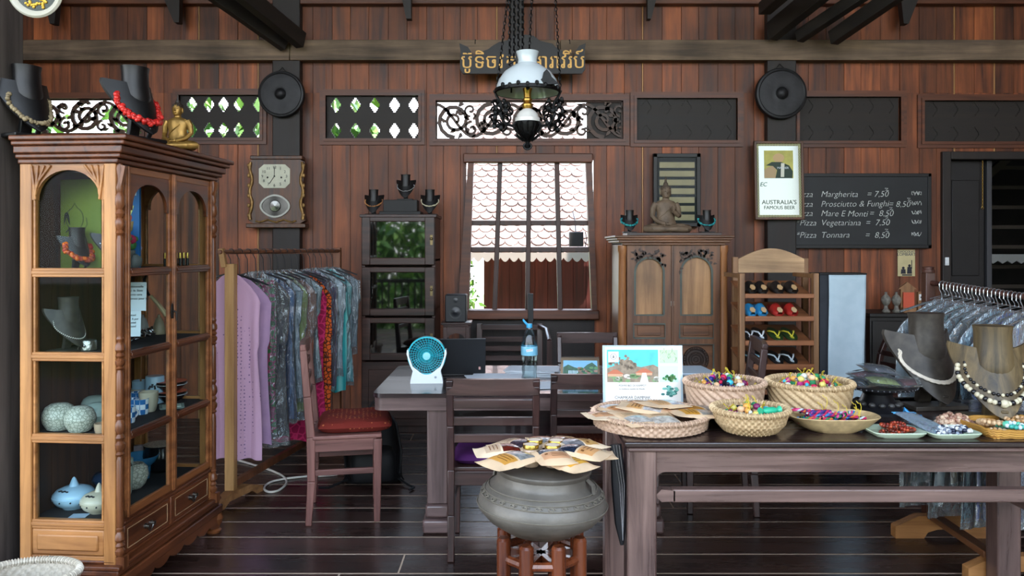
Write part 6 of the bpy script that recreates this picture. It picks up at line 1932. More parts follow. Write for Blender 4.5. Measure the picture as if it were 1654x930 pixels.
for k, (ua, ub) in enumerate(((1013, 1085), (1087, 1163))):
    xa, xb = px(ua, Y0)-xc, px(ub, Y0)-xc
    d = MB(); za, zb = .10, pz(396, Y0)
    xm = (xa+xb)/2; w2 = (xb-xa)/2-.05
    zp0, zp1 = pz(513, Y0), pz(404, Y0)
    arch_z = pz(440, Y0)
    ar = [(xm+w2*.92, zp0+.02)] + [(xm+w2*.92*math.cos(PI*q/18), arch_z+w2*.95*math.sin(PI*q/18)) for q in range(19)] + [(xm-w2*.92, zp0+.02)]
    hole2 = [(xm-w2, pz(546, Y0)), (xm+w2, pz(546, Y0)), (xm+w2, pz(523, Y0)), (xm-w2, pz(523, Y0))]
    hole3 = [(xm-w2, .22), (xm+w2, .22), (xm+w2, pz(556, Y0)), (xm-w2, pz(556, Y0))]
    d.prism([(xa, za), (xb, za), (xb, zb), (xa, zb)], .03, M=T(0, .03, 0) @ FRONT, holes=[ar, hole2, hole3])
    dr = d.build('door', [M_wb], wr, bevel=.004)
    p_ = MB(); p_.prism(ar, .012, M=T(0, .034, 0) @ FRONT); p_.build('arched_panel', [M_wbp], dr)
    p_ = MB(); p_.prism(hole2, .012, M=T(0, .034, 0) @ FRONT); p_.prism(hole3, .012, M=T(0, .034, 0) @ FRONT); p_.bb(xm-w2+.03, xm+w2-.03, .012, .03, pz(542, Y0), pz(527, Y0)); p_.build('lower_panel', [M_wbx], dr, bevel=.003)
    e = MB()
    e.ribbon(ar + [ar[0]], .016, .008, T(0, .006, 0) @ FRONT)
    for hh in (hole2, hole3): e.ribbon(hh + [hh[0]], .012, .007, T(0, .004, 0) @ FRONT)
    e.build('edging', [M_wbg], dr)
    c = MB(); rn = random.Random(30+k)
    for s_ in (-1, 1):
        for q in range(26):
            x = xm+s_*w2*(rn.random()**.7); lim = arch_z + w2*.95*math.sqrt(max(0, 1-((x-xm)/(w2*.92))**2)) if abs(x-xm) < w2*.92 else arch_z
            z = lim + .012 + rn.random()*max(.001, zp1-lim-.02)
            if z < zp1: leaf(c, x, z, rn.random()*360, .03, .012, .010, T(0, .004, 0) @ FRONT)
    c.build('spandrel_carving', [M_wbc], dr)
    if k == 1:
        r_ = MB(); zc = pz(577, Y0)-.02; R_ = w2*.78
        for q in range(5): r_.lathe([(R_*(1-.2*q)-.008, 0), (R_*(1-.2*q)-.004, .010), (R_*(1-.2*q), 0)], 40, M=T(xm, .022, zc) @ RX(90), cap=False)
        for q in range(28):
            a = 2*PI*q/28; r_.ball((xm+R_*.88*math.cos(a), .018, zc+R_*.88*math.sin(a)), (.010, .006, .010), 6, 4); r_.ball((xm+R_*.5*math.cos(a), .018, zc+R_*.5*math.sin(a)), (.007, .006, .007), 6, 4)
        r_.lathe([(R_*.98, 0), (R_*.98, .004), (1e-5, .005)], 40, M=T(xm, .022, zc) @ RX(90)); r_.build('rosette', [M_wbc], dr)
mb = MB(); xk = px(1086, Y0)-xc; mb.bb(xk-.012, xk+.012, -.006, .0, pz(494, Y0), pz(486, Y0)); mb.build('lock_plate', [plain('pale metal', '#b8b4aa', .3, .8)], wr, bevel=.002)
mb = MB(); mb.bar((xk, -.004, pz(396, Y0)), (xk, -.004, .1), .018, .012, up=(0, 1, 0)); mb.build('door_bead', [M_wb], wr, bevel=.003)

# on the wardrobe
t = thing('display_plank', 'thin dark plank lying on the wardrobe top', 'plank', (px(1085, 6.0), 6.02, zt))
mb = MB(); mb.bb(-75*6/F, 75*6/F, -.13, .13, .0, .022); mb.bb(-72*6/F, -65*6/F, -.1, .1, .0, .03); mb.build('plank', [M_drkx], t, bevel=.003)
M_stone = plain('carved stone wood', '#6d5b49', .6, var=.35, vscale=14, bump=.3, bscale=40)
seated_buddha('buddha_statue', 'grey-brown seated Buddha with a raised hand, on the wardrobe top', (px(1076, 6.02), 6.02, zt+.022), 6, .44, M_stone, plain('stone hair', '#53463a', .7, bump=.4, bscale=60), mudra=True)
for u, lb in ((1017, 'left'), (1142, 'right')):
    b = bust('necklace_bust', 'small black bust on the wardrobe, %s of the stone Buddha' % lb, (px(u, 5.98), 5.98, zt+.022), 0, .175)
    necklace('necklace', 'turquoise bead necklace on the small bust %s of the stone Buddha' % lb, b, .175, .42, .40, [M_turq, plain('teal dark', '#1a6f78', .35)], 40, .0075, jitter=.003)

# ================================================================ SHOE RACK
M_sr = wood('shoe rack wood x', '#6a3e24', '#a86c44', 'x', 1.2, .45, .2)
M_srz = wood('shoe rack wood z', '#6a4a30', '#a87c54', 'z', 1.2, .45, .2)
M_srp = wood('shoe rack pale wood', '#8a6a4a', '#cfa97e', 'x', 1.2, .5, .2, streak=.35)
Yf = 5.30; k_ = Yf/F
sr = thing('shoe_rack', 'tall wooden rack of sandals with an arched pale headboard', 'shoe rack', (px(1258, Yf), Yf, 0))
def sx_(u): return (u-1258)*k_
xl, xr = sx_(1197), sx_(1316)
zt = pz(441, Yf)
for x in (xl, xr):
    mb = MB(); mb.bb(x-.018, x+.018, -.03, .02, 0, zt); mb.build('front_post', [M_srz], sr, bevel=.003)
Yb = .38; kb = (Yf+Yb)/F
for u in (1187, 1300):
    x = (u-827)*kb - px(1258, Yf)
    mb = MB(); mb.bb(x-.02, x+.02, Yb-.02, Yb+.02, 0, pz(415 if u < 1200 else 417, Yf+Yb)); mb.build('rear_post', [M_srz], sr, bevel=.003)
xa, xb = (1191-827)*kb-px(1258, Yf), (1297-827)*kb-px(1258, Yf)
z0, z1 = pz(440, Yf+Yb), pz(418, Yf+Yb)
pts = [(xa, z0), (xb, z0), (xb, z1)] + [(xb+(xa-xb)*q/14, z1+17*kb*math.sin(PI*q/14)) for q in range(1, 14)] + [(xa, z1)]
mb = MB(); mb.prism(pts, .025, M=T(0, Yb+.0, 0) @ FRONT); mb.build('headboard', [M_srp], sr, bevel=.006)
SHV = [(475, 481), (511, 518), (550, 557), (588, 596), (628, 636)]
shelf_z = []
for va, vb in SHV:
    za, zb = pz(va, Yf), pz(vb, Yf)
    mb = MB()
    mb.bb(xl+.018, xr-.018, -.035, -.012, zb, za+.005)
    mb.bar((0, -.012, (za+zb)/2-.005), (0, Yb-.03, (za+zb)/2+.085), xr-xl-.04, .014)
    mb.build('shelf', [M_sr], sr, bevel=.003)
    shelf_z.append((za+zb)/2)
mb = MB()
for x in (xl, xr): mb.bar((x, -.0, .12), (x, Yb, .12), .03, .04); mb.bar((x, 0, zt-.02), (x, Yb, zt-.02), .03, .03)
mb.build('side_rail', [M_srz], sr, bevel=.003)
cols = [('gold tipped black', '#151312', '#b9966a', 'cover'), ('bright blue', '#2a84b8', '#bfa27a', 'cover'), ('black flip-flop', '#121214', '#d5dde2', 'strap'), ('black flip-flop', '#141416', '#8fb9c8', 'strap'), ('dark green flip-flop', '#16251a', '#3f7a4a', 'strap')]
cols2 = [('dark brown tipped', '#1c1614', '#b9966a', 'cover'), ('red', '#a3261f', '#c0a47c', 'cover'), ('green flip-flop', '#25401f', '#c0b83a', 'strap'), ('black flip-flop', '#121214', '#c3d0d6', 'strap'), ('green strapped flip-flop', '#16251a', '#4a8a4f', 'strap')]
rowname = ('top', 'second', 'third', 'fourth', 'lowest')
def sandal(label, x, row, c1, c2, kind, group):
    z = shelf_z[row]+.008
    t = thing('sandal', label, 'sandal', sr.location + Vector((x, -.008, z+.004)), group=group, rot=(14.3, 0, 0))
    # toe towards the viewer, sole lying on the sloping shelf
    out = []
    for q in range(24):
        a = 2*PI*q/24; s_ = math.sin(a); c_ = math.cos(a)
        yy = .125 - .122*s_
        wv = .040*(1+.16*s_) if kind == 'cover' else .043*(1+.12*s_)
        out.append((wv*c_, yy))
    m1 = plain('sole '+c1, c1, .5); m2 = plain('trim '+c2, c2, .5)
    s = MB(); s.prism(out, .012); s.build('sole', [m1 if kind == 'strap' else m1], t, bevel=.004)
    if kind == 'cover':
        v = MB()
        def f(u, w): 
            a = PI*u; y = .012+.105*w
            wv = .040*(1-.55*max(0, (.35-w)/.35)**2)
            return (wv*math.cos(a), y, .012+(.022+.028*w)*math.sin(a))
        v.grid(f, 12, 8); v.build('upper', [m1], t)
        h = MB(); h.prism([(.020*math.cos(2*PI*q/6), .04+.028*math.sin(2*PI*q/6)) for q in range(6)], .004, M=T(0, -.012, .026) @ RX(24)); h.build('toe_patch', [m2], t)
    else:
        v = MB()
        for s2 in (-1, 1): v.tube([(0, .055, .014), (s2*.018, .085, .034), (s2*.036, .13, .026), (s2*.041, .16, .013)], [.0045, .006, .006, .005], 6)
        v.build('strap', [m2], t)
        h = MB()
        h.prism([(-.012, .03), (.004, .02), (.012, .05), (.004, .06), (.010, .085), (-.006, .08), (-.016, .055)], .0015, M=T(0, 0, .012)); h.build('printed_mark', [m2], t)
    return t
for r_ in range(5):
    for q, u in enumerate((1216, 1234, 1260, 1283)):
        nm, c1, c2, kd = (cols if q < 2 else cols2)[r_]
        lb = '%s sandal, %s of the %s pair on the %s shelf of the rack' % (nm, ('left', 'right')[q % 2], ('left-hand', 'right-hand')[q // 2], rowname[r_])
        sandal(lb, sx_(u), r_, c1, c2, kd, 'sandals on the shoe rack')

# pale blue cloth panel on a dark stand beside it
Yp = 5.25; k_ = Yp/F
t = thing('cloth_panel', 'pale blue-white cloth hung on a tall dark screen, right of the shoe rack', 'screen', (px(1362, Yp), Yp, 0))
xa, xb = (1327-1362)*k_, (1402-1362)*k_
mb = MB(); mb.bb(xa, xb, .03, .20, 0.0, pz(443, Yp)); mb.build('dark_screen', [plain('charcoal cloth', '#2b2e34', .9, var=.2)], t, bevel=.005)
mb = MB()
xc0 = (1341-1362)*k_; zt_ = pz(444, Yp)
mb.grid(lambda u, v: (xc0+(xb-xc0)*u - .004 - .03*v*(u-.0)*.5 - .01*v, .014-.006*math.sin(u*5+v*3)-.004*math.sin(v*9), zt_-(zt_-.35)*v), 16, 30)
mb.build('pale_cloth', [cloth('pale blue cloth', '#9fb4c0', '#b9cad3', 'noise', 14, .9)], t, solid=.003)
mb = MB(); mb.bb(xa-.004, xb+.004, .02, .21, zt_, zt_+.012); mb.build('top_edge', [M_black], t, bevel=.003)

# low dark cabinet against the wall with goblets and leaflets
Y = 6.30; k_ = Y/F
t = thing('low_cabinet', 'low dark cabinet in shadow below the small poster', 'cabinet', (px(1460, Y), Y, 0))
zc = pz(506, Y)
mb = MB(); mb.bb(-55*k_, 55*k_, .0, .42, .0, zc-.03); mb.bb(-57*k_, 57*k_, -.02, .43, zc-.03, zc); mb.build('carcass', [plain('near black wood', '#120e0d', .5, var=.3)], t, bevel=.005)
for s_ in (-1, 1):
    mb = MB(); mb.bb(s_*27*k_-25*k_, s_*27*k_+25*k_, -.012, .002, .06, zc-.06); d_ = mb.build('door', [plain('near black wood', '#120e0d', .5, var=.3)], t, bevel=.005)
    mb = MB(); mb.ball((s_*6*k_, -.022, .5), .012, 10, 6); mb.build('knob', [M_brass], d_)
for u, lb in ((1431, 'left'), (1448, 'right')):
    vessel('stone_goblet', 'mottled grey stone lidded goblet, %s of the pair under the small poster' % lb, 'goblet', [(.03, 0), (.034, .008), (.018, .03), (.014, .055), (.030, .075), (.038, .10), (.036, .12), (.024, .135), (.010, .15), (.012, .165), (1e-5, .172)], plain('goblet stone', '#77736a', .5, var=.5, vscale=40), (px(u, 6.4), 6.4, zc), 0, 'stone goblets on the low cabinet')
t = thing('leaflet_holder', 'wooden house-shaped leaflet holder with an orange leaflet', 'leaflet holder', (px(1466, 6.42), 6.42, zc))
mb = MB(); mb.prism([(-.055, 0), (.055, 0), (.055, .19), (.078, .19), (0, .25), (-.078, .19), (-.055, .19)], .02, M=T(0, .02, 0) @ FRONT); mb.bb(-.055, .055, -.04, .0, 0, .04); mb.build('holder', [M_srz], t, bevel=.003)
mb = MB(); mb.bb(-.045, .045, -.02, -.008, .03, .165); mb.build('leaflet', [plain('orange paper', '#c9553a', .6)], t)
t = thing('card_holder', 'small wooden holder with a white card, beside the orange leaflet', 'card holder', (px(1491, 6.42), 6.42, zc))
mb = MB(); mb.bb(-.05, .05, -.02, .02, 0, .17); mb.build('holder', [M_srz], t, bevel=.003)
mb = MB(); mb.bb(-.044, .044, -.026, -.020, .10, .15); mb.bb(-.036, .036, -.028, -.026, .118, .132, mat=1); mb.build('card', [C_wh, M_ink], t)

# ================================================================ GARMENT RACK, RIGHT
A2 = Vector((2.235, 4.0, 0)); B2 = Vector((2.33, 3.50, 0))
zra, zrb = 1.308, 1.262
rk = thing('garment_rack', 'wooden garment rack full of plastic covered clothes, at the right edge', 'clothes rack', (0, 0, 0))
M_rko = wood('orange rack wood x', '#8a5a30', '#c48c54', 'x', 1.2, .5, .2)
M_rkd = wood('dark rack wood z', '#2a1712', '#5a362a', 'z', 1.2, .4, .2)
mb = MB(); mb.bar((A2.x-.03, A2.y+.10, .06), (A2.x-.03, A2.y+.10, zra+.06), .05, .05, up=(0, 1, 0)); mb.lathe([(.032, zra+.06), (.034, zra+.075), (.026, zra+.08), (.03, zra+.09), (1e-5, zra+.095)], 14, (A2.x-.03, A2.y+.10, 0)); mb.build('post', [M_rkd], rk, bevel=.003)
mb = MB(); mb.bar((B2.x+.10, B2.y-.02, .06), (B2.x+.10, B2.y-.02, zrb+.04), .05, .05, up=(0, 1, 0)); mb.build('post', [M_rkd], rk, bevel=.003)
dd = (B2-A2).normalized()
mb = MB(); mb.tube([(A2.x-.03, A2.y+.10, zra+.008), (B2.x+.10, B2.y-.02, zrb-.002)], .014, 12); mb.build('hanging_rail', [M_rkd], rk)
for nm, cx_, cy_, L_ in (('far', 2.25, 4.02, .27), ('near', 2.32, 3.50, .27)):
    mb = MB(); mb.prism([(-L_, 0), (-L_*.45, 0), (-L_*.38, .03), (-L_*.2, .045), (L_*.2, .045), (L_*.38, .03), (L_*.45, 0), (L_, 0), (L_, .06), (L_*.55, .115), (-L_*.55, .115), (-L_, .06)], .05, M=T(cx_, cy_+.025, 0) @ FRONT); f_ = mb.build('foot', [M_rko], rk, bevel=.003)
mb = MB(); mb.bar((2.17, 4.0, .12), (2.15, 3.48, .12), .055, .03); mb.build('lower_rail', [wood('brown rail wood y', '#4a2a18', '#8a5a38', 'y', 1.2, .4, .2)], rk, bevel=.003)
M_film2 = film('plastic film blue', '#c9dde6', haze=.17, scale=7.0, gloss=.32)
G2 = [('dark teal dress in bluish plastic, farthest on the right rack', '#2a3c48', '#4a6470', .16), ('dusky purple dress in plastic on the right rack', '#2d2436', '#4a3a50', .30), ('olive striped garment in plastic on the right rack', '#4a4a38', '#7a7658', .28),
      ('sea green dress in plastic, second of the far end of the right rack', '#3a6a68', '#6a9a94', .14), ('grey garment with a wide plastic cover on the right rack', '#5a6a70', '#8a9aa0', .22), ('dark green garment in plastic on the right rack', '#22402f', '#3f6a4a', .20),
      ('brown and ochre print dress in plastic on the right rack', '#6a3c28', '#a8784a', .32), ('pale blue long dress in plastic on the right rack', '#7aa0b0', '#b0ccd6', .15), ('royal blue dress with a vivid sheen on the right rack', '#12308a', '#2a50b8', .18),
      ('navy dress with fine stripes near the front of the right rack', '#18224a', '#34447a', .24), ('white blouse in plastic near the front of the right rack', '#93a0a8', '#c3ced4', .40), ('deep blue dress nearest on the right rack', '#14245a', '#2a4492', .20)]
G2 = [G2[i] for i in (0, 1, 3, 4, 6, 7, 8, 9, 11)]
ra, rb = Vector((A2.x-.03, A2.y+.10, zra+.008)), Vector((B2.x+.10, B2.y-.02, zrb-.002))
for k, (lb, c1, c2, hem) in enumerate(G2):
    p = ra.lerp(rb, .13+.76*k/(len(G2)-1))
    garment('hanging_garment', lb, 'garment', p, 16, (.58, .52, .46, .50, .46, .48, .46, .46, .48)[k], -.085, hem+.05-p.z, cloth('right garment %d' % k, c1, c2, ('stripes', 'noise')[k % 2], 7, .8), 80+k, M_film2, hem+.02-p.z, .008, hang=M_wire, group='garments on the right rack', fold=.45, grow=.005)
for k in range(16):
    q = (k//2 + (1+k % 2)/3)/8
    p = ra.lerp(rb, .13+.76*q)
    t = thing('wire_hanger', 'bare silver wire hanger between the garments on the right rack', 'hanger', p, 16, 'bare hangers on the right rack')
    hk = MB()
    hk.tube([(.0175*math.cos(a), 0, .0175*math.sin(a)) for a in [R(-20+20*e) for e in range(12)]] + [(-.018, 0, -.02), (-.004, 0, -.034), (0, 0, -.05)], .0022, 6)
    hk.build('hook', [M_wire], t)
    hk = MB(); hk.tube([(-.10, 0, -.068), (-.05, 0, -.058), (0, 0, -.05), (.05, 0, -.058), (.10, 0, -.068)], .0022, 6); hk.build('shoulder_wire', [M_wire], t)

# ================================================================ DISPLAY TABLE, RIGHT FOREGROUND
M_tb = wood('table wood x', '#3d2a27', '#8f736a', 'x', 1.1, .26, .15, coat=.25, streak=.2)
M_tbz = wood('table wood z', '#3d2a27', '#8f736a', 'z', 1.1, .28, .15, coat=.2, streak=.2)
M_tby = wood('table wood y', '#3d2a27', '#8f736a', 'y', 1.1, .28, .15, coat=.2)
TX0, TX1, TY0, TY1, TZ = .405, 2.22, 2.72, 3.46, .82
tb = thing('display_table', 'long reddish brown table with rounded rails, in the right foreground', 'table', ((TX0+TX1)/2, (TY0+TY1)/2, 0))
hx, hy = (TX1-TX0)/2, (TY1-TY0)/2
mb = MB(); mb.bb(-hx-.01, hx+.01, -hy-.012, hy+.012, TZ-.022, TZ); mb.build('top', [wood('table top wood', '#17100f', '#3c2b28', 'x', 1.0, .25, .1, coat=.3)], tb, bevel=.006)
lw = .105
for sx2 in (-1, 1):
    for sy2 in (-1, 1):
        mb = MB(); x = sx2*(hx-lw/2); y = sy2*(hy-.045)
        mb.bb(x-lw/2, x+lw/2, y-.045, y+.045, 0, TZ-.022); mb.build('leg', [M_tbz], tb, bevel=.008)
def rail(sy2):
    r = .035; z1, z0 = TZ-.022, TZ-.112
    xa, xb = -hx+lw-.002, hx-lw+.002
    pts = [(xa, z1), (xa, z0-r)] + [(xa+r-r*math.cos(R(90*q/6)), z0-r+r*math.sin(R(90*q/6))) for q in range(1, 7)]
    pts += [(xb-r+r*math.sin(R(90*q/6)), z0-r+r*math.cos(R(90*q/6))) for q in range(0, 7)] + [(xb, z1)]
    m = MB(); y = sy2*(hy-.045); m.prism(pts, .06, M=T(0, y+.03, 0) @ FRONT)
    m.bb(-hx+.01, hx-.01, y-.05 if sy2 < 0 else y-.03, y+.03 if sy2 < 0 else y+.05, z1-.006, z1)
    m.tube([(-hx+.004, y+sy2*.046, z1-.008), (hx-.004, y+sy2*.046, z1-.008)], .008, 8)
    m.build('apron', [M_tb], tb, bevel=.003)
    s = MB(); zc = pz(804, TY0); s.bb(xa+.06, xb-.06, y-.022, y+.022, zc-.025, zc+.022)
    for e in (-1, 1):
        X = xa if e < 0 else xb
        s.prism([(X-e*.0, zc), (X-e*.022, zc+.022), (X-e*.07, zc+.018), (X-e*.07, zc-.020), (X-e*.022, zc-.022)], .044, M=T(0, y+.022, 0) @ FRONT)
    s.build('stretcher', [M_tb], tb, bevel=.005)
rail(-1); rail(1)
for sx2 in (-1, 1):
    mb = MB(); x = sx2*(hx-lw/2); mb.bb(x-.03, x+.03, -hy+.09, hy-.09, TZ-.112, TZ-.022); mb.bb(x-.022, x+.022, -hy+.09, hy-.09, .40, .445); mb.build('side_rail', [M_tby], tb, bevel=.004)

# ---- wickerwork
M_wick = woven('wicker straw', '#8a6a44', '#d8bc92', .6)
M_wickp = woven('wicker pinkish', '#8f6f58', '#d4b49a', .6)
M_wickw = woven('wicker grey white', '#8a8070', '#d8cebc', .6)
M_wickg = woven('wicker golden', '#8a5c20', '#d9a450', .5)
def basket(name, label, cat, loc, rz, prof, mat, sx=1.0, sy=1.0, nseg=72, rows=16, rim_r=.009, group=None, weave=.0035, herring=False, th=.006, flat_in=True):
    """woven wall that follows a profile, a bound rim, a woven floor"""
    t = thing(name, label, cat, loc, rz, group)
    L = [0]
    for a, b in zip(prof, prof[1:]): L.append(L[-1]+math.hypot(b[0]-a[0], b[1]-a[1]))
    def at(s):
        s *= L[-1]
        for i in range(len(prof)-1):
            if L[i+1] >= s-1e-9:
                q = (s-L[i])/max(1e-9, L[i+1]-L[i]); return prof[i][0]+(prof[i+1][0]-prof[i][0])*q, prof[i][1]+(prof[i+1][1]-prof[i][1])*q
        return prof[-1]
    m = MB(); sub = 4
    N = nseg*2; Mv = rows*2
    for side in (0, 1):
        vs = []; 
        for j in range(Mv+1):
            r, z = at(j/Mv)
            for i in range(N):
                a = 2*PI*i/N
                ph = (i//2 + (j//2 if not herring else (j//2)//2 + (i//2 % 2)*0)) % 2
                ph = ((i//2 + j//2) % 2) if not herring else (((i + j) // 2) % 3 > 0)
                d = weave*(1 if ph else -1)*(1 if j not in (0, Mv) else 0)
                rr_ = r + d - (th if side else 0)
                vs.append((rr_*math.cos(a)*sx, rr_*math.sin(a)*sy, z + (th*.6 if side and j == 0 else 0)))
        rn = random.Random(5)
        b0 = len(m.v)
        m.v.extend(vs)
        for j in range(Mv):
            for i in range(N):
                k = (i+1) % N
                q = (b0+j*N+i, b0+j*N+k, b0+(j+1)*N+k, b0+(j+1)*N+i)
                m.f.append(q if not side else tuple(reversed(q))); m.m.append(0)
                ph = ((i//2 + j//2) % 2) if not herring else (((i + j) // 2) % 3 > 0)
                m.t.append(min(1, max(0, (.62 if ph else .42) + (rn.random()-.5)*.3))); m.sm.append(True)
    m.build('woven_wall', [mat], t, angle=80)
    f = MB(); r0, z0 = prof[0]
    n = 14
    for i in range(n):
        for j in range(n):
            x0, y0 = -r0+2*r0*i/n, -r0+2*r0*j/n; x1, y1 = x0+2*r0/n, y0+2*r0/n
            if max(math.hypot(x, y) for x in (x0, x1) for y in (y0, y1)) <= r0*1.02:
                zz = z0+.003+.0012*((i+j) % 2)
                f.add([(x0*sx, y0*sy, zz), (x1*sx, y0*sy, zz), (x1*sx, y1*sy, zz), (x0*sx, y1*sy, zz)], [(0, 1, 2, 3)], 0, .35+.25*((i+j) % 2))
    f.lathe([(r0, z0), (r0, z0+.003), (r0*.75, z0+.003)], 40, sx=sx, sy=sy, tone=.45, cap=False)
    f.lathe([(1e-5, z0+.0015), (r0*.99, z0+.0015)], 40, sx=sx, sy=sy, tone=.4, cap=False)
    f.build('woven_base', [mat], t)
    rm = MB(); R_, Z_ = prof[-1]
    nb = int(2*PI*R_*max(sx, sy)/.011)
    pts = [(R_*math.cos(2*PI*i/96)*sx, R_*math.sin(2*PI*i/96)*sy, Z_) for i in range(96)]
    rm.tube(pts, rim_r, 8, True, tone=.5)
    for i in range(nb):
        a = 2*PI*i/nb; c = (R_*math.cos(a)*sx, R_*math.sin(a)*sy, Z_)
        rad = Vector((math.cos(a)*sx, math.sin(a)*sy, 0)).normalized()
        tn = Vector((-rad.y, rad.x, 0))
        rm.tube([Vector(c)+rad*(rim_r*1.18*math.cos(q*PI/4))+Vector((0, 0, rim_r*1.18*math.sin(q*PI/4)))+tn*(q-4)*.0006 for q in range(8)], .0024, 4, True, tone=.55+.4*(i % 2))
    rm.build('bound_rim', [mat], t)
    return t
# two big baskets
bk1 = basket('wicker_basket', 'round wicker basket of silk trinkets, left of the two big ones on the table', 'basket', (px(1172, 3.12)+.002, 3.145, TZ), 0, [(.115, 0), (.132, .012), (.147, .06), (.154, .105), (.156, .135)], M_wickp, group='wicker baskets on the display table', herring=True, rows=14)
bk2 = basket('wicker_basket', 'round wicker basket of silk trinkets, right of the two big ones on the table', 'basket', (px(1303, 3.12)+.018, 3.14, TZ), 0, [(.122, 0), (.140, .012), (.154, .06), (.162, .105), (.164, .135)], M_wick, group='wicker baskets on the display table', herring=True, rows=14)
bk3 = basket('wicker_basket', 'small bowl-shaped wicker basket in front of the two big ones', 'basket', (px(1212, 2.84), 2.845, TZ), 0, [(.065, 0), (.095, .010), (.122, .04), (.132, .075), (.134, .088)], M_wick, group='wicker baskets on the display table', rows=10)
# trinkets
SILK = [plain('silk '+c, c, .4) for c in ('#c4204a', '#d8c86a', '#8a9a50', '#1c1c2a', '#3fb4cc', '#e0b48a', '#c63a8a', '#2a2f7a', '#d9dcd2', '#2f8a5a', '#7a2a5a', '#e2a04a')]
M_cord = plain('yellow cord', '#c9b030', .6)
def trinket_into(bk, label, n, r_, z, seed, h_, group, sc=.88, sx=1.0, sy=1.0, elong=False):
    rn = random.Random(seed); spots = []
    tries = 0
    while len(spots) < n and tries < 4000:
        tries += 1
        a = rn.random()*2*PI; q = math.sqrt(rn.random())*r_
        p = (q*math.cos(a)*sx, q*math.sin(a)*sy)
        if all(math.hypot(p[0]-s[0], p[1]-s[1]) > .029*sc for s in spots): spots.append(p)
    for k, p in enumerate(spots):
        dome = h_*(1-(math.hypot(p[0]/sx, p[1]/sy)/r_)**2*.5)
        t = thing('silk_trinket', label, 'trinket', Vector(bk.location)+Vector((p[0], p[1], z)), rn.random()*360, group)
        b = MB(); 
        zz = dome
        b.loft([[(w_*sc*math.cos(2*PI*i/10), w_*sc*math.sin(2*PI*i/10), y_) for i in range(10)] for w_, y_ in ((.010, 0), (.016, zz*.3), (.017, zz*.7), (.016, zz-.012*sc))])
        b.ball((0, 0, zz), (.017*sc, .014*sc, .014*sc), 9, 6, mat=1)
        if elong: b.tube([(-.035*sc, 0, zz-.004), (-.01*sc, .006, zz+.008), (.03*sc, -.008, zz)], [.006*sc, .011*sc, .008*sc], 8, mat=1)
        else: b.ball((.016*sc, .006*sc, zz-.004*sc), (.010*sc, .009*sc, .009*sc), 8, 5, mat=2)
        m3 = [SILK[rn.randrange(len(SILK))] for _ in range(3)]
        b.build('silk_body', m3, t)
        if k % 2 == 0:
            c = MB(); c.tube([(.014*sc*math.cos(q*.7), .004*math.sin(q*1.3), zz+.010*sc+.014*sc*(1+math.sin(q*.7-PI/2))) for q in range(9)], .0013, 5); c.build('cord_loop', [M_cord], t)
trinket_into(bk1, 'small bright silk trinket heaped in the left big wicker basket', 46, .122, .03, 1, .130, 'trinkets in the left big basket')
trinket_into(bk2, 'small gold and bright silk trinket heaped in the right big wicker basket', 48, .126, .03, 2, .132, 'trinkets in the right big basket')
trinket_into(bk3, 'small silk trinket in the bowl-shaped wicker basket', 20, .086, .03, 3, .074, 'trinkets in the bowl basket')
t = thing('wrapped_sweet', 'mint green silk trinket on the right of the bowl-shaped basket', 'trinket', Vector(bk3.location)+Vector((.05, -.07, .082)), 20)
mb = MB(); mb.loft([[(x, .012*s_*math.cos(2*PI*i/10), .014+.012*s_*math.sin(2*PI*i/10)) for i in range(10)] for x, s_ in ((-.042, 1.3), (-.03, .6), (-.015, 1.1), (.015, 1.1), (.03, .6), (.042, 1.3))]); mb.build('body', [plain('mint silk', '#2fb58a', .4)], t)

